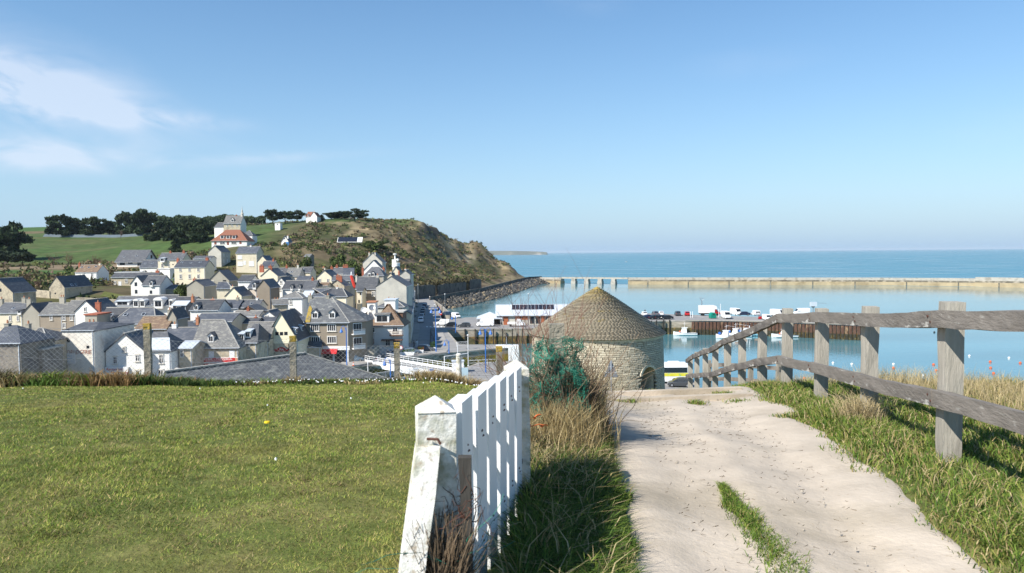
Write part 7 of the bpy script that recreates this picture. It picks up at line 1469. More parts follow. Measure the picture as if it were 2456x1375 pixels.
# street
dS = math.degrees(math.atan2(140, -17))
for k, (px, py, kd, cl_, lb) in enumerate([(1009, 773, 'suv', 'car_white', 'white car at the near end of the street parking row'), (1011, 763, 'hatch', 'car_silver', 'silver car second in the street parking row'), (1013, 755, 'hatch', 'car_grey', 'grey car third in the street parking row'), (1014, 749, 'hatch', 'car_black', 'black car fourth in the street parking row'), (1015, 744, 'hatch', 'car_silver', 'silver car fifth in the street parking row'), (1018, 738, 'suv', 'car_navy', 'dark car far along the street parking row')]): veh(px, py, kd, cl_, dS + 180, lb, group=GS)
veh(848, 867, 'saloon', 'car_bluegrey', 8, 'blue-grey car behind the blue lamp post in front of the shop'); veh(985, 849, 'saloon', 'car_bluegrey', 10, 'long blue-grey car beside the planters at the quay'); veh(1022, 842, 'hatch', 'car_grey', -5, 'grey car right of the long blue-grey car'); veh(941, 855, 'hatch', 'car_silver', -60, 'silver car about to cross the bridge'); veh(903, 832, 'van', 'car_silver', 15, 'grey van in front of the brown tiled house', 'van'); veh(875, 919, 'hatch', 'car_white', 60, 'small white car parked at the end of the white railing'); veh(142, 812, 'hatch', 'car_white', 80, 'white car in the lane left of the lettered gable'); veh(95, 898, 'hatch', 'car_white', 10, 'white car half hidden by weeds at the lower left')
veh(1630, 927, 'hatch', 'car_darkgrey', 170, 'dark car in front of the coach, mostly hidden by the fence')
# pick-up beside the fish market
p = onz(1238, 783, QZ + .03); r = empty('pickup_truck', p, 0); tag(r, 'white crew-cab pick-up truck with open bed by the orange doors', 'truck')
g = MB(); loftx(g, [(.2, .95, .85, .4, 2.2), (.3, .98, .86, .4, 2.25), (1.3, .98, .84, .4, 2.2), (1.9, .98, .8, .4, 1.35), (2.6, .9, .8, .4, 1.1), (2.75, .8, .7, .45, .8)]); g.build('cab', 'car_white', r)
g = MB(); g.box(-2.7, .2, -.98, .98, .75, .9); g.box(-2.7, .2, -.98, -.92, .9, 1.3); g.box(-2.7, .2, .92, .98, .9, 1.3); g.box(-2.7, -2.64, -.92, .92, .9, 1.3); g.build('bed', 'car_white', r)
g = MB(); g.poly([(.5, -.99, 1.35), (1.7, -.99, 1.35), (1.25, -.93, 2.0), (.5, -.92, 2.0)]); g.poly([(1.36, -.75, 2.15), (1.36, .75, 2.15), (1.92, .8, 1.4), (1.92, -.8, 1.4)]); g.build('window', 'glass_car', r)
for x in (-1.7, 1.9):
    for s_ in (-1, 1): g = MB(); g.lathe([(.2, -.1), (.34, -.09), (.34, .09), (.2, .1)], 14); o = g.build('wheel', 'rubber', r); o.location = (x, s_ * .86, .34); o.rotation_euler = (math.pi / 2, 0, 0)
# box truck with red cab and grab on the roof
p = onz(1699, 757, QZ + .03); r = empty('box_truck', p, 0); tag(r, 'white box truck with red cab on the mole', 'truck')
g = MB(); g.box(-3.3, 1.9, -1.15, 1.15, .95, 3.6); g.prism([(1.9, 2.2), (1.9, 3.6), (2.5, 3.3), (2.9, 2.3)], -1.1, 1.1, 'y'); g.build('box', 'car_white', r)
g = MB(); loftx(g, [(1.92, 1.05, .95, .4, 2.3), (2.6, 1.05, .9, .4, 2.2), (3.2, 1.05, .88, .4, 1.4), (3.9, .95, .8, .4, 1.1)]); g.build('cab', 'car_red', r); g = MB(); g.poly([(2.1, -1.07, 1.35), (3.1, -1.07, 1.35), (2.65, -1.0, 2.05), (2.1, -1.0, 2.05)]); g.poly([(2.68, -.8, 2.15), (2.68, .8, 2.15), (3.2, .85, 1.45), (3.2, -.85, 1.45)]); g.build('window', 'glass_car', r)
g = MB(); g.box(-3.2, 2.4, -.5, .5, .55, .94); g.build('chassis', 'rubber', r)
for x in (-2.0, 2.9):
    for s_ in (-1, 1): g = MB(); g.lathe([(.25, -.14), (.42, -.12), (.42, .12), (.25, .14)], 14); o = g.build('wheel', 'rubber', r); o.location = (x, s_ * .95, .42); o.rotation_euler = (math.pi / 2, 0, 0)
p = onz(1690, 754, QZ + .01); cr_ = empty('quay_crane', (p.x, p.y + 4, QZ)); tag(cr_, 'small folded metal quay crane rising behind the box truck', 'crane'); g = MB(); g.tube([(0, 0, 0), (0, 0, 4.6)], .15, 8); g.build('mast', 'steel', cr_); g = MB(); g.tube([(0, 0, 4.5), (-.9, 0, 5.6), (1.0, 0, 5.4), (0.1, 0, 4.7)], .1, 6); g.tube([(-.9, 0, 5.6), (-.2, 0, 5.9)], .06, 5); g.build('boom', 'steel', cr_)
# green container and small quay furniture
p = onz(1709, 764, QZ); r = empty('recycling_bin', p, .2); tag(r, 'green rounded recycling container in front of the box truck', 'container'); g = MB(); g.prism([(-.9, .15), (.9, .15), (1.0, 1.0), (.8, 1.7), (.3, 2.0), (-.3, 2.0), (-.8, 1.7), (-1.0, 1.0)], -.9, .9, 'y'); g.build('body', 'car_green', r); g = MB(); g.box(-.9, .9, -.85, .85, 0, .15); g.build('foot', 'rubber', r); g = MB(); g.box(-.3, .3, -.93, -.9, 1.2, 1.45); g.build('slot', 'rubber', r)
for px, py, H_, lb in [(1724, 762, 3.0, 'white post right of the green container'), (1722 + 6, 755, 3.8, 'tall white gauge post behind the green container'), (1656, 763, 2.2, 'left post of a white frame on the mole'), (1661, 763, 2.2, 'right post of a white frame on the mole')]:
    p = onz(px, py, QZ); r = empty('white_post', p); tag(r, lb, 'post'); g = MB(); g.tube([(0, 0, 0), (0, 0, H_)], .09, 8); g.build('shaft', 'white_paint', r); g = MB(); g.lathe([(.14, 0), (.12, .12)], 8); g.build('foot', 'concrete', r)
p = onz(1823, 766, QZ); r = empty('red_winch', p); tag(r, 'small red machine standing at the quay edge', 'machine'); g = MB(); g.box(-.5, .5, -.4, .4, .2, .9); g.build('housing', 'car_red', r); g = MB(); g.lathe([(.3, -.6), (.3, .6)], 10); o = g.build('drum', 'steel', r); o.location = (0, 0, 1.0); o.rotation_euler = (0, math.pi / 2, 0); g = MB(); g.box(-.6, .6, -.5, .5, 0, .2); g.build('base', 'rubber', r)
p = at(1950, 762, 230); r = empty('mast_sign', (p.x, 230, QZ)); tag(r, 'pale rectangular box on a tall mast above the fence rail', 'mast'); H_ = at(1950, 735, 230).z - QZ; g = MB(); g.tube([(0, 0, 0), (0, 0, H_)], .14, 8); g.build('pole', 'steel', r); g = MB(); g.box(-.9, 1.0, -.5, .5, H_, H_ + 1.3); g.build('box', 'zinc', r); g = MB(); g.box(-.4, .4, -.4, .4, H_ - .3, H_); g.build('bracket', 'rubber', r); g = MB(); g.bar((1.0, 0, H_ + 1.0), (4.2, 0, H_ + .9), .08, .08); g.build('arm', 'steel', r)
# coach
p = onz(1612, 918, QZ + .03); p = Vector((at(1612, 900, 128).x, 128, QZ + .03)); r = empty('coach', p, 0); tag(r, 'white coach with yellow-green stripe behind the stone tower', 'coach')
xr_ = at(1648, 900, 128).x - p.x; L_ = 10; x0 = xr_ - L_
g = MB(); loftx(g, [(x0, 1.15, 1.0, .4, 3.3), (x0 + .2, 1.25, 1.1, .35, 3.4), (xr_ - .2, 1.25, 1.1, .35, 3.4), (xr_, 1.15, 1.0, .4, 3.25)]); g.build('body', 'car_white', r)
g = MB(); g.box(x0 + .4, xr_ - .25, -1.262, -1.245, 1.85, 2.75); g.build('window_band', 'glass_car', r); g = MB(); g.box(x0 + .2, xr_ - .15, -1.262, -1.245, 1.25, 1.8); g.build('stripe', 'coach_stripe', r)
g = MB(); g.box(xr_ - 3.2, xr_ - 1.4, -.7, .7, 3.4, 3.62); g.build('roof_hatch', 'car_white', r)
for x in (x0 + 2, xr_ - 2.4):
    for s_ in (-1, 1): g = MB(); g.lathe([(.28, -.15), (.48, -.13), (.48, .13), (.28, .15)], 14); o = g.build('wheel', 'rubber', r); o.location = (x, s_ * 1.12, .48); o.rotation_euler = (math.pi / 2, 0, 0)

# ------------------------------------------------------------------ fish market with solar panels
A_ = onz(1205, 781, QZ); yaw_ = .0; r = empty('fish_market', (A_.x, A_.y + 2.0, QZ)); tag(r, 'long low fish market hall with pale metal roof, solar panels and orange doors', 'building')
W_ = (1362 - 1205) / FPX * (A_.y + 2); D_ = 11; hE_ = at(1205, 756, A_.y + 2).z - QZ; hR_ = 2.6
g = MB(); g.prism([(0, 0), (0, hE_), (D_ / 2, hE_ + hR_), (D_, hE_), (D_, 0)], 0, W_, 'x'); g.build('wall', 'render_pale', r)
g = MB(); e = hE_ - .7 * hR_ / (D_ / 2)
for a, b in ((-.7, D_ / 2), (D_ + .7, D_ / 2)): g.prism([(a, e + .05), (b, hE_ + hR_ + .05), (b, hE_ + hR_ + .25), (a, e + .25)], -2.2, W_ + 2.2, 'x')
ro = g.build('roof', 'zinc', r); g = MB(); g.box(-2.25, W_ + 2.25, D_ / 2 - .2, D_ / 2 + .2, hE_ + hR_ + .22, hE_ + hR_ + .36); g.build('ridge_cap', 'zinc', ro)
sl = math.atan2(hR_, D_ / 2)
for k in range(11):
    mm = Matrix.Translation((3.0 + k * 1.22, D_ / 2 - 3.0, hE_ + hR_ * (D_ / 2 - 3.0) / (D_ / 2) + .32)) @ Matrix.Rotation(sl, 4, 'X'); g = MB(); g.box(0, 1.12, 0, 2.9, 0, .08, mm); po = g.build('solar_panel', 'solar', ro); g = MB(); g.box(1.12, 1.2, 0, 2.9, -.02, .06, mm); g.build('panel_rail', 'zinc', po)
for x, wd, z0, z1 in [(.3, 1.5, 0, hE_ - .2), (4.0, 4.2, 1.6, hE_ - .2), (12.0, 1.2, 0, hE_ - .3), (15.0, 2.6, 0, hE_ - .2), (20.2, 1.2, 0, hE_ - .2), (W_ - 1.6, 1.4, 0, hE_ - .2)]:
    if x + wd < W_: g = MB(); g.box(x, x + wd, -.08, 0, z0, z1); g.build('orange_door', 'orange_panel', r)
for x in np.arange(1.9, W_, 2.0): g = MB(); g.box(x, x + .12, -.12, -.0, 0, hE_ - .1); g.build('pilaster', 'steel', r)
for x in (8.6, 10.4, 13.4, 18.0): g = MB(); g.box(x, x + 1.4, -.05, 0, .3, hE_ - .6); g.build('window', 'pane', r)
g = MB(); g.prism([(0.3, hE_ - .2), (D_ / 2, hE_ + hR_ - .3), (D_ - .3, hE_ - .2)], -.06, -.0, 'x'); g.build('gable_panel', 'orange_panel', r)
B_ = onz(1172, 783, QZ); r = empty('market_canopy', (B_.x, A_.y + 5, QZ)); tag(r, 'small pyramid-roofed canopy left of the fish market', 'canopy'); hh_ = at(1172, 761, A_.y + 5).z - QZ
g = MB(); g.add([(-3.9, -3.6, hh_), (4.2, -3.6, hh_), (4.2, 4, hh_), (-3.9, 4, hh_), (.2, .2, hh_ + 1.7), (-3.9, -3.6, hh_ - .3), (4.2, -3.6, hh_ - .3), (4.2, 4, hh_ - .3), (-3.9, 4, hh_ - .3)], [(0, 1, 4), (1, 2, 4), (2, 3, 4), (3, 0, 4), (0, 5, 6, 1), (1, 6, 7, 2), (2, 7, 8, 3), (3, 8, 5, 0), (5, 8, 7, 6)]); g.build('roof', 'zinc', r)
for x in (-3.4, 3.7):
    for y in (-3.1, 3.5): g = MB(); g.tube([(x, y, 0), (x, y, hh_ - .3)], .12, 8); g.build('column', 'steel', r)
g = MB(); g.box(-3.0, 3.4, 2.5, 2.7, 0, hh_ - .3); g.build('back_wall', 'stone_dark', r)

# ------------------------------------------------------------------ sheet piles and fenders of the mole
sp_ = empty('sheet_pile_wall', (80, 236, 0)); tag(sp_, 'rusty brown sheet pile wall along the end of the mole', 'pile wall')
def piles(a, b):
    a, b = Vector(a), Vector(b); d = b - a; n = int(d.length / 1.1); dn_ = Vector((d.y, -d.x)).normalized(); ang = math.atan2(d.y, d.x)
    for k in range(n):
        p = a + d * ((k + .5) / n) + dn_ * .16; m = Matrix.Translation((p.x - 80, p.y - 236, 0)) @ Matrix.Rotation(ang, 4, 'Z')
        pr = [(-.5, .0), (-.32, -.32), (.32, -.32), (.5, 0)]
        g = MB(); g.prism(pr, 1.75, QZ - .3, 'z', m); o = g.build('sheet_pile', 'sheetpile', sp_); g = MB(); g.prism(pr, -2.5, 1.75, 'z', m); g.build('wet_foot', 'sheetpile_wet', o)
piles((58, 242.3), (78, 238)); piles((78, 238), (104, 223)); piles((104, 223), (108, 229))
g = MB(); g.tube([(x - 80, y - 236, QZ + .12) for x, y in ((56, 242.5), (78, 237.4), (104.3, 222.4))], .14, 6); g.build('capping_beam', 'concrete', sp_)
tf = empty('quay_fenders', (0, 222, 0)); tag(tf, 'row of dark timber fender piles on the quay wall', 'fenders')
for X_ in (-14, -11, -8.3, -5.6, -2.9, 0, 3, 6, 9): g = MB(); g.box(X_ - .16, X_ + .16, -1.1, -.7, -2, QZ + .1); g.build('fender_pile', 'timber_wet', tf)
tf2 = empty('quay_fenders', (47, 241, 0)); tag(tf2, 'pair of dark fender piles and ladder left of the sheet piling', 'fenders')
for X_ in (44.8, 46.6, 49.2, 51.2): a_ = Vector((X_, np.interp(X_, [10, 50], [223, 244]) - .5)); g = MB(); g.box(a_.x - 47 - .18, a_.x - 47 + .18, a_.y - 241 - .3, a_.y - 241 + .1, -2, QZ + .3); g.build('fender_pile', 'timber_wet', tf2)

# ------------------------------------------------------------------ boats and buoys
def boat(px, py, L_, yaw_, label, kind='open', hullm='boat_white', s=1.0):
    p = onz(px, py, 0); r = empty('fishing_boat', p, yaw_); tag(r, label, 'boat', 'boats moored along the mole'); B = L_ * .17; secs = []
    for t in np.linspace(0, 1, 9):
        x = -L_ / 2 + L_ * t; w_ = B * (1 if t < .55 else max(.03, 1 - ((t - .55) / .45) ** 2)) * (.9 if t < .05 else 1); top = .75 + .55 * max(0, (t - .4) / .6) ** 1.6; top *= s; secs.append([(x, -w_ * .6, -.25), (x, w_ * .6, -.25), (x, w_, .25), (x, w_ * 1.04, top), (x, -w_ * 1.04, top), (x, -w_, .25)])
    g = MB(); g.loft(secs); g.build('hull', hullm, r)
    g = MB(); g.tube([(q[3][0], q[3][1] * 1.02, q[3][2] + .02) for q in secs], .05, 5); g.tube([(q[4][0], q[4][1] * 1.02, q[4][2] + .02) for q in secs], .05, 5); g.build('gunwale', 'rubber', r)
    g = MB(); cx_ = L_ * (.05 if kind == 'open' else .15); g.prism([(cx_ - L_ * .11, .7 * s), (cx_ + L_ * .13, .7 * s), (cx_ + L_ * .06, 2.3 * s), (cx_ - L_ * .10, 2.35 * s)], -B * .55, B * .55, 'y'); g.box(cx_ - L_ * .15, cx_ + L_ * .09, -B * .62, B * .62, 2.36 * s, 2.46 * s); wh = g.build('wheelhouse', 'boat_white', r)
    g = MB(); g.box(cx_ - L_ * .08, cx_ + L_ * .05, -B * .56, -B * .53, 1.55 * s, 2.15 * s); g.build('window', 'glass_car', wh)
    g = MB(); g.tube([(cx_ - .2, 0, 2.4 * s), (cx_ - .2, 0, 4.2 * s)], .04, 5); g.tube([(cx_ - .7, 0, 3.6 * s), (cx_ + .3, 0, 3.6 * s)], .03, 5); g.build('mast', 'white_paint', r)
    if kind == 'trawl':
        g = MB(); g.tube([(-L_ * .42, -B * .7, .8), (-L_ * .40, -B * .5, 3.4), (-L_ * .40, B * .5, 3.4), (-L_ * .42, B * .7, .8)], .07, 6); g.tube([(-L_ * .40, 0, 3.4), (cx_ - .2, 0, 4.0)], .03, 4); g.build('gantry', 'white_paint', r)
        g = MB(); g.box(-L_ * .32, -L_ * .2, -B * .4, B * .4, .8, 1.5); g.build('fish_box', 'plywood', r); g = MB(); g.lathe([(.4, -.5), (.4, .5)], 10); o = g.build('net_drum', 'boat_blue', r); o.location = (L_ * .36, 0, 1.5); o.rotation_euler = (math.pi / 2, 0, 0)
    else:
        g = MB(); g.box(-L_ * .54, -L_ * .48, -.22, .22, .1, 1.35); g.build('outboard', 'rubber', r); g = MB(); g.lathe([(.22, 0), (.25, .2), (.15, .42)], 8); o = g.build('float', 'buoy_orange', r); o.location = (L_ * .22, 0, 1.0)
    return r
boat(1643, 804, 7.5, math.pi - .05, 'small white motor boat moored left of the sheet piling', 'open'); boat(1750, 812, 8.5, 2.6, 'white fishing boat with red bow, leftmost of the moored group', 'trawl'); boat(1772, 807, 8, 2.75, 'white fishing boat in the middle of the moored group', 'trawl'); boat(1797, 805, 8, 2.85, 'white fishing boat with pale blue details, right of the moored group', 'trawl', 'boat_cyan'); boat(1886, 809, 9.5, math.pi + .06, 'long white motor boat moored right of the group, behind the fence post', 'open')
p = onz(1502, 629, 0); r = boat(1502, 629, 9, .2, 'tiny white boat far out at sea'); del r['group']; r.name = 'distant_boat'
BUOYS = [(2143, 875, 'w'), (2143, 884, 'o'), (2043, 875, 'w'), (2239, 876, 'o'), (2245, 890, 'o'), (2213, 903, 'w'), (2325, 855, 'w'), (2375, 869, 'o'), (2420, 860, 'w'), (2376, 884, 'o'), (2383, 897, 'o'), (1929, 909, 'o'), (2447, 872, 'o'), (1998, 872, 'w'), (1786, 813, 'w'), (2241, 798, 'd')]
ORD = ['leftmost', 'second', 'third', 'fourth', 'fifth', 'sixth', 'seventh', 'rightmost']
for i, (px, py, cm) in enumerate(BUOYS):
    same = sorted(q[0] + q[1] * 1e-4 for q in BUOYS if q[2] == cm); kk = same.index(px + py * 1e-4); od = 'rightmost' if kk == len(same) - 1 else ORD[kk]; od = od + (' from the left' if od not in ('leftmost', 'rightmost') else '')
    p = onz(px, py, 0); r = empty('mooring_buoy', p); tag(r, 'round white mooring buoy, %s of the white ones in the harbour' % od if cm == 'w' else 'round orange mooring buoy, %s of the orange ones in the harbour' % od if cm == 'o' else 'single dark buoy alone in the open harbour', 'buoy', 'white mooring buoys' if cm == 'w' else 'orange mooring buoys' if cm == 'o' else None)
    g = MB(); rr_ = .30; g.lathe([(rr_ * math.sin(t), -rr_ * math.cos(t) + .12) for t in np.linspace(.15, math.pi - .15, 8)], 12); g.build('ball', dict(w='boat_white', o='buoy_orange', d='rubber')[cm], r, smooth=True); g = MB(); g.tube([(0, 0, .38), (0, 0, .52)], .05, 6); g.build('ring', 'steel', r)

# ------------------------------------------------------------------ street lamps
_lm = {}
def lamp(px, py, ty, label, arms=2, z=QZ + .02, m='lamp_blue'):
    p = onz(px, py, z); H_ = at(px, ty, p.y).z - z; r = empty('street_lamp', p, random.uniform(-.2, .2)); tag(r, label, 'street lamp', 'blue street lamps of the quay' if m == 'lamp_blue' else None)
    g = MB(); g.tube([(0, 0, 0), (0, 0, 1.0), (0, 0, H_ - .3)], [.14, .11, .08], 8); g.build('post', m, r)
    for s_ in ((-1, 1) if arms == 2 else (-1,)):
        g = MB(); g.tube([(0, 0, H_ - 1.2), (s_ * .25, 0, H_ - .2), (s_ * .6, 0, H_), (s_ * .95, 0, H_ - .25), (s_ * .98, 0, H_ - .6)], .05, 6); a = g.build('arm', m, r); g = MB(); g.lathe([(.08, 0), (.16, -.15), (.36, -.65), (.34, -.7)], 12, (s_ * .98, 0, H_ - .6)); ln_ = g.build('lantern', m, a); g = MB(); g.lathe([(.25, -.71), (.2, -.82), (.05, -.88)], 10, (s_ * .98, 0, H_ - .6)); g.build('bulb_glass', 'lens_white', ln_)
    return r
lamp(456, 897, 822, 'blue double street lamp left of the creperie'); lamp(614, 872, 824, 'blue double street lamp between creperie and yellow gable'); lamp(832, 880, 782, 'blue street lamp in front of the brown corner building', 1); lamp(1046, 845, 737, 'tall blue street lamp at the near end of the street'); lamp(1165, 893, 786, 'blue double street lamp in front of the quay wall'); lamp(937, 925, 858, 'blue street lamp behind the lichen-topped fence post at the bridge', 1); lamp(1093, 800 - 2, 755, 'blue street lamp near the harbour corner', 1); lamp(1077, 848, 815, 'short blue post lamp at the quay corner', 1)
def pole(px, py, ty, label, m='white_paint', z=QZ + .02, r_=.07, cap=True):
    p = onz(px, py, z); H_ = at(px, ty, p.y).z - z; r = empty('pole', p); tag(r, label, 'pole'); g = MB(); g.tube([(0, 0, 0), (0, 0, H_)], r_, 8); g.build('shaft', m, r)
    if cap: g = MB(); g.lathe([(.05, 0), (.22, .1), (.2, .25), (.05, .32)], 10, (0, 0, H_)); g.build('head', 'lens_white', r)
    g = MB(); g.lathe([(.16, 0), (.12, .15)], 8); g.build('foot', m, r); return r
pole(1123, 878, 806, 'white pole with camera behind the white pillar'); pole(883, 920, 860, 'white pole at the left end of the white railing', cap=False); pole(898, 857, 800, 'pale pole in front of the brown tiled house', 'steel'); pole(1043, 800, 733, 'slim pale pole at the street corner', 'steel'); pole(1068, 790, 707, 'pale lamp pole by the rock revetment', 'steel'); pole(996, 752, 700, 'tall grey pole beside the street houses', 'steel', r_=.12); pole(1003, 730, 683, 'tall pale pole farther along the street houses', 'steel', r_=.12); pole(1098, 860, 826, 'short white pole at the bridge head', cap=False)
p = onz(1268, 782, QZ); lp = pole(1268, 782, 706, 'white lamp pole with round lamp in front of the fish market', 'steel')
# no-entry sign
p = onz(1057, 773, QZ + .02); r = empty('no_entry_sign', p); tag(r, 'round red no-entry sign at the street corner', 'sign'); g = MB(); g.tube([(0, 0, 0), (0, 0, 3.2)], .05, 8); g.build('pole', 'galv', r); g = MB(); g.lathe([(.5, -.02), (.5, .02)], 18); o = g.build('disc', 'red', r); o.location = (0, -.08, 2.8); o.rotation_euler = (math.pi / 2, 0, 0); g = MB(); g.box(-.36, .36, -.13, -.11, 2.71, 2.89); g.build('white_bar', 'sign_white', r)
p = onz(962, 856, QZ + .15); r = empty('prohibition_sign', p); tag(r, 'round red-bordered prohibition sign beside the bridge', 'sign'); g = MB(); g.tube([(0, 0, 0), (0, 0, 2.3)], .05, 8); g.build('pole', 'galv', r); g = MB(); g.lathe([(.45, -.02), (.45, .02)], 18); o = g.build('rim', 'red', r); o.location = (0, -.08, 2.0); o.rotation_euler = (math.pi / 2, 0, 0); g = MB(); g.lathe([(.33, -.03), (.33, .03)], 18); o = g.build('disc', 'sign_white', r); o.location = (0, -.10, 2.0); o.rotation_euler = (math.pi / 2, 0, 0)

# ------------------------------------------------------------------ swing bridge and railings
a, b = Vector((-29.0, 158.0)), Vector((-11.0, 139.5)); d = b - a; L_ = d.length; ang = math.atan2(d.y, d.x)
br = empty('swing_bridge', (a.x, a.y, QZ), ang); tag(br, 'white railed swing bridge crossing the harbour channel', 'bridge')
g = MB(); g.box(-.5, L_ + .5, -2.6, 2.6, -.45, .06); g.build('deck', 'asphalt', br)
for s_ in (-1, 1):
    g = MB(); g.box(0, L_, s_ * 2.62 - .06, s_ * 2.62 + .06, -.9, .45); g.build('girder', 'white_paint', br); g = MB(); g.tube([(0, s_ * 2.6, 1.25), (L_, s_ * 2.6, 1.25)], .06, 6); g.tube([(0, s_ * 2.6, .85), (L_, s_ * 2.6, .85)], .04, 6); g.build('handrail', 'white_paint', br)
    for k in range(17): g = MB(); g.box(L_ * k / 16 - .04, L_ * k / 16 + .04, s_ * 2.6 - .04, s_ * 2.6 + .04, .45, 1.25); g.build('railing_post', 'white_paint', br)
g = MB(); g.tube([(L_ + .8, -2.9, 0), (L_ + .8, -2.9, 3.6), (L_ + .8, 2.9, 3.6)], .09, 8); g.build('height_gauge', 'white_paint', br)
def railing(pts_, label, z=QZ, h_=1.1, rails=5, name='white_railing', m='white_paint', step=1.6):
    r = empty(name, (*pts_[0], z)); tag(r, label, 'railing')
    for (p, q) in zip(pts_[:-1], pts_[1:]):
        p, q = Vector(p) - Vector(pts_[0]), Vector(q) - Vector(pts_[0]); L = (q - p).length; n = max(1, int(L / step))
        for k in range(n + 1): w_ = p.lerp(q, k / n); g = MB(); g.box(w_.x - .035, w_.x + .035, w_.y - .035, w_.y + .035, 0, h_); g.build('post', m, r)
        for j in range(rails): zz = h_ * (j + 1) / rails; g = MB(); g.tube([(p.x, p.y, zz), (q.x, q.y, zz)], .028 if j < rails - 1 else .045, 5); g.build('bar', m, r)
    return r
def gq(px, py, z=QZ): p = onz(px, py, z); return (p.x, p.y)
railing([gq(886, 912), gq(1000, 896), gq(1050, 906)], 'white five-bar railing in front of the swing bridge'); railing([gq(1095, 832), gq(1123, 830)], 'white railing at the channel corner below the street', rails=4); railing([gq(1125, 878), gq(1190, 875)], 'white railing at the edge of the near quay', rails=2); railing([gq(905, 868), gq(912, 864)], 'short white barrier at the far end of the bridge', rails=3)
p = onz(998, 902, QZ); r = empty('control_box', p, .2); tag(r, 'small white control cabinet on the railing by the bridge', 'cabinet'); g = MB(); g.box(-.5, .5, -.25, .25, .1, 1.3); g.build('cabinet', 'white_paint', r); g = MB(); g.box(-.55, .55, -.3, .3, 1.3, 1.38); g.build('lid', 'zinc', r)
p = onz(1092, 893, QZ); r = empty('bridge_kiosk', p, .1); tag(r, 'low white block at the near end of the swing bridge', 'block'); g = MB(); g.box(-.6, 1.6, -.8, .8, 0, 2.1); g.build('body', 'white_paint', r); g = MB(); g.box(-.7, 1.7, -.9, .9, 2.1, 2.25); g.build('roof', 'zinc', r)
for i, px in enumerate((900, 922, 946, 970, 993, 1014)):
    p = onz(px, 917 - .3 * i, QZ); r = empty('bollard', p); tag(r, 'short blue bollard below the white railing, %s of its row' % ['leftmost', 'second from the left', 'third from the left', 'third from the right', 'second from the right', 'rightmost'][i], 'bollard', 'blue bollards on the near quay'); g = MB(); g.lathe([(.09, 0), (.08, .7), (.11, .75), (.05, .85)], 10); g.build('shaft', 'lamp_blue', r); g = MB(); g.lathe([(.15, 0), (.13, .08)], 10); g.build('foot', 'lamp_blue', r)
p = onz(1036, 910, QZ); r = empty('viewer_post', p); tag(r, 'blue telescope-like post at the near quay', 'post'); g = MB(); g.tube([(0, 0, 0), (0, 0, 1.5)], .1, 8); g.build('shaft', 'lamp_blue', r); g = MB(); g.box(-.35, .3, -.2, .2, 1.5, 1.85); g.build('head', 'lamp_blue', r)
# white end block of the pier, cones, planters, signs near the bridge
p = onz(1225, 833, QZ); r = empty('pier_beacon', (p.x, p.y, QZ)); tag(r, 'white painted concrete block at the end of the channel pier', 'beacon'); g = MB(); g.box(-3.6, 2.0, -1.3, 1.3, 0, .5); g.build('plinth', 'white_paint', r); g = MB(); g.box(-.6, 1.9, -1.42, -1.3, -3.2, .4); g.build('painted_face', 'white_paint', r); g = MB(); g.tube([(-1, 0, .5), (-1, 0, 2.6)], .12, 8); g.build('mast', 'steel', r)
for px, py, lb in ((903, 869, 'orange and white traffic cone at the bridge end'), (848, 878, 'orange traffic cone beside the blue-grey car')):
    p = onz(px, py, QZ + .15); r = empty('traffic_cone', p); tag(r, lb, 'cone'); g = MB(); g.lathe([(.22, .03), (.06, .75), (.03, .78)], 12); g.build('cone', 'buoy_orange', r); g = MB(); g.lathe([(.165, .3), (.125, .5)], 12, (0, 0, 0)); g.v = [(x * 1.03, y * 1.03, z) for x, y, z in g.v]; g.build('stripe', 'white_paint', r); g = MB(); g.box(-.28, .28, -.28, .28, 0, .04); g.build('foot', 'rubber', r)
for px, py, lb in ((973, 852, 'long white planter beside the bridge end'), (1010, 846, 'white planter with red flowers by the grey car'), (1039, 840, 'white planter with palm right of the grey car')):
    p = onz(px, py, QZ + .15); r = empty('planter', p); tag(r, lb, 'planter'); wd = 2.0 if 'long' in lb else .6; g = MB(); g.prism([(-wd * .9, 0), (wd * .9, 0), (wd, .7), (-wd, .7)], -.4, .4, 'y'); g.build('box', 'white_paint', r)
    P = np.stack([RNG.uniform(-wd, wd, 260), RNG.uniform(-.4, .4, 260), .7 + RNG.random(260) ** 1.5 * (1.1 if 'palm' in lb else .5)], 1); u = RNG.normal(0, .08, (260, 3)); v = RNG.normal(0, .1, (260, 3)); c = np.tile(np.array((.06, .11, .025)), (260, 1)) * RNG.uniform(.6, 1.4, (260, 1)); 
    if 'red' in lb: c[::4] = (.5, .03, .03)
    obj('plants', npmesh('plants', np.stack([P - u, P + u, P + v + [0, 0, .1]], 1).reshape(-1, 3), np.arange(780).reshape(-1, 3), 'leaf', np.repeat(c, 3, 0)), r, 'stuff')
# radar tower above the street
p = at(950, 655, 300); zb = T(p.x, 300); r = empty('radar_tower', (p.x, 300, zb)); tag(r, 'white radar and signal tower rising above the street roofs', 'tower'); k = 300 / FPX
z1, z2, z3, z4 = (at(950, y, 300).z - zb for y in (640, 631, 626, 609)); g = MB(); g.lathe([(1.5, -1), (1.4, z1)], 16); g.build('base', 'render_pale', r); g = MB(); g.lathe([(1.6, z1), (1.6, z2), (1.3, z2 + .1)], 16); g.build('gallery', 'white', r); g = MB(); g.box(-1.45, 0.2, -.8, .8, z2 + .1, z3 + .6); g.build('cabin', 'white', r); g = MB(); g.tube([(-.35, 0, z3), (-.35, 0, z4 - .5)], .28, 8); g.build('mast', 'white', r); g = MB(); g.lathe([(.3, z4 - .5), (.75, z4 - .3), (.75, z4), (.5, z4 + .1)], 12, (-.35, 0, 0)); g.build('lantern', 'white', r); g = MB(); g.lathe([(.1, 0), (.5, .2), (.6, .7), (.4, 1.1)], 10, (.7, 0, z2 + .6)); g.build('radar_dome', 'white', r)
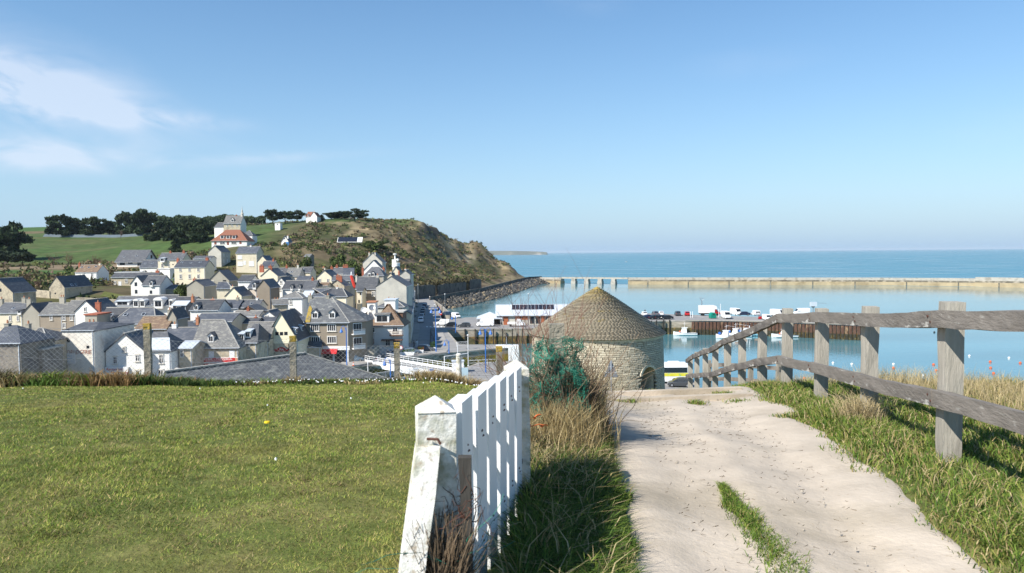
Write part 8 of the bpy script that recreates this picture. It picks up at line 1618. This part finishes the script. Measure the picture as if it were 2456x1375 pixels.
# red crane boom in the town
a, b = at(842, 662, 235), at(851, 691, 233); r = empty('crane_boom', (b.x, b.y, T(b.x, b.y))); tag(r, 'red telescopic crane boom rising between the roofs', 'crane'); g = MB(); g.bar(b - r.location, a - r.location, .55, .7); g.build('boom', 'crane_red', r); g = MB(); g.bar(a - r.location, a - r.location + Vector((.1, 0, 1.3)), .3, .35); g.build('extension', 'white_paint', r); g = MB(); g.box(-1.3, 1.3, -1.2, 1.2, .4, 3.0); g.build('carrier', 'crane_red', r)
# dishes
for px, py, Y_, lb in ((873, 745, 173, 'white satellite dish left of the brown tiled roof'), (892, 739, 173, 'grey satellite dish on the white chimney block')):
    p = at(px, py, Y_); r = empty('satellite_dish', p, .3); tag(r, lb, 'dish'); g = MB(); g.lathe([(.05, 0), (.45, .08), (.75, .25), (.72, .27), (.4, .12)], 16); o = g.build('dish', 'sign_white' if 'white' in lb[:6] else 'steel', r); o.rotation_euler = (1.1, 0, 0); g = MB(); g.tube([(0, .1, -.1), (0, .3, -1.2)], .05, 6); g.build('bracket', 'steel', r)

# ------------------------------------------------------------------ people
def person_mesh(seed, top, legs, pose):
    q = random.Random(seed); me = bpy.data.meshes.new('body'); bm = bmesh.new(); sw = pose
    J = dict(pel=(0, 0, .95), che=(0, 0, 1.32), nek=(0, 0, 1.5), hed=(.02, 0, 1.66), top=(.01, 0, 1.76), ls=(0, .19, 1.42), le=(-.05 * sw, .25, 1.15), lh=(.12 * sw, .24, .9), rs=(0, -.19, 1.42), re=(.06 * sw, -.25, 1.15), rh=(-.05 * sw, -.24, .9), lhip=(0, .1, .9), lk=(.12 * sw, .1, .5), la=(.0 * sw, .1, .08), lt=(.16, .1, .04), rhip=(0, -.1, .9), rk=(-.05 * sw, -.1, .5), ra=(-.25 * sw, -.1, .08), rt=(-.1 * sw + .08, -.1, .04))
    rad = dict(pel=.15, che=.16, nek=.06, hed=.105, top=.07, ls=.075, le=.05, lh=.04, rs=.075, re=.05, rh=.04, lhip=.1, lk=.07, la=.045, lt=.04, rhip=.1, rk=.07, ra=.045, rt=.04)
    E = [('pel', 'che'), ('che', 'nek'), ('nek', 'hed'), ('hed', 'top'), ('che', 'ls'), ('ls', 'le'), ('le', 'lh'), ('che', 'rs'), ('rs', 're'), ('re', 'rh'), ('pel', 'lhip'), ('lhip', 'lk'), ('lk', 'la'), ('la', 'lt'), ('pel', 'rhip'), ('rhip', 'rk'), ('rk', 'ra'), ('ra', 'rt')]
    vi = {k: bm.verts.new(v) for k, v in J.items()}; [bm.edges.new((vi[a], vi[b])) for a, b in E]; bm.to_mesh(me); bm.free(); ob = bpy.data.objects.new('tmp', me); COL.objects.link(ob); md = ob.modifiers.new('s', 'SKIN'); sk = me.skin_vertices[0].data
    for i, k in enumerate(J): sk[i].radius = (rad[k], rad[k]); sk[i].use_root = (k == 'pel')
    sb_ = ob.modifiers.new('u', 'SUBSURF'); sb_.levels = 1; bpy.context.view_layer.update(); ev = bpy.data.meshes.new_from_object(ob.evaluated_get(bpy.context.evaluated_depsgraph_get())); bpy.data.objects.remove(ob)
    ev.materials.clear(); [ev.materials.append(M[x]) for x in (legs, top, 'skin')]
    for p in ev.polygons: z = p.center.z; p.material_index = 2 if z > 1.50 or (abs(p.center.y) > .2 and z < .95) else (1 if z > .93 else 0); p.use_smooth = True
    return ev
PMs = [person_mesh(1, 'cloth_white', 'cloth_white', 1.0), person_mesh(2, 'cloth_dark', 'cloth_dark', .5), person_mesh(3, 'cloth_red', 'cloth_dark', .8)]
hg = MB(); hg.lathe([(.06, 1.60), (.118, 1.66), (.11, 1.74), (.05, 1.79)], 10, (-.015, 0, 0)); HM = hg.mesh('hair', 'wood_dark')
for px, py, k, rz, lb, z in [(1031, 718, 0, 1.5, 'person in white walking at the far end of the street', QZ), (1055, 745, 2, .4, 'person in red on the slipway side of the street', QZ + .02), (993, 834, 1, 0, 'person in dark clothes standing by the street houses', QZ + .15), (1000, 833, 0, 2, 'person in a white top beside the person in dark clothes', QZ + .15), (1547, 754, 1, 1, 'person in dark clothes standing beside the white car on the mole', QZ), (789, 862, 0, .3, 'person in white under the red shop awning', QZ + .02), (797, 864, 1, 1.2, 'person in dark clothes in front of the shop', QZ + .02)]:
    p = onz(px, py, z); r = empty('person', p, rz); tag(r, lb, 'person'); obj('body', PMs[k], r); obj('hair', HM, r)
# slipway wall at the street side and the wooden ladder-like barrier
p0, p1 = gq(1042, 722), gq(1078, 752); tag(wall_line('slipway_wall', [p0, gq(1060, 735), p1], 0, QZ + .3, .5, 'concrete'), 'sloping concrete slipway wall beside the street end', 'wall')
r = empty('ladder', (*gq(1038, 830), QZ)); tag(r, 'narrow rusty ladder lying up the street pavement', 'ladder'); A2, B2 = Vector((*gq(1036, 832), 0)), Vector((*gq(1038, 790), 0)); dl = (B2 - A2)
for s_ in (-.5, .5): g = MB(); g.bar(A2 + Vector((s_, 0, .15)) - Vector((r.location.x, r.location.y, 0)), B2 + Vector((s_, 0, .15)) - Vector((r.location.x, r.location.y, 0)), .12, .12); g.build('rail', 'rust', r)
for k in range(14): q = A2 + dl * (k / 13) - Vector((r.location.x, r.location.y, 0)); g = MB(); g.bar(q + Vector((-.5, 0, .18)), q + Vector((.5, 0, .18)), .1, .06); g.build('rung', 'rust', r)

# ------------------------------------------------------------------ haze in the air
HZ = MB(); HZ.box(-45000, 45000, -60, 69000, -14, 82)
hm = bpy.data.materials.new('haze'); hm.use_nodes = True; ht_ = hm.node_tree; ht_.nodes.remove(ht_.nodes['Principled BSDF']); pv = ht_.nodes.new('ShaderNodeVolumePrincipled'); pv.inputs['Color'].default_value = (.74, .88, 1.0, 1); pv.inputs['Density'].default_value = 3.6e-5; pv.inputs['Anisotropy'].default_value = 0.0
ht_.links.new(pv.outputs[0], ht_.nodes['Material Output'].inputs['Volume']); M['haze'] = hm
tag(HZ.build('haze', 'haze', kind='stuff'), 'thin pale haze in the air over sea and land', 'haze', kind='stuff')
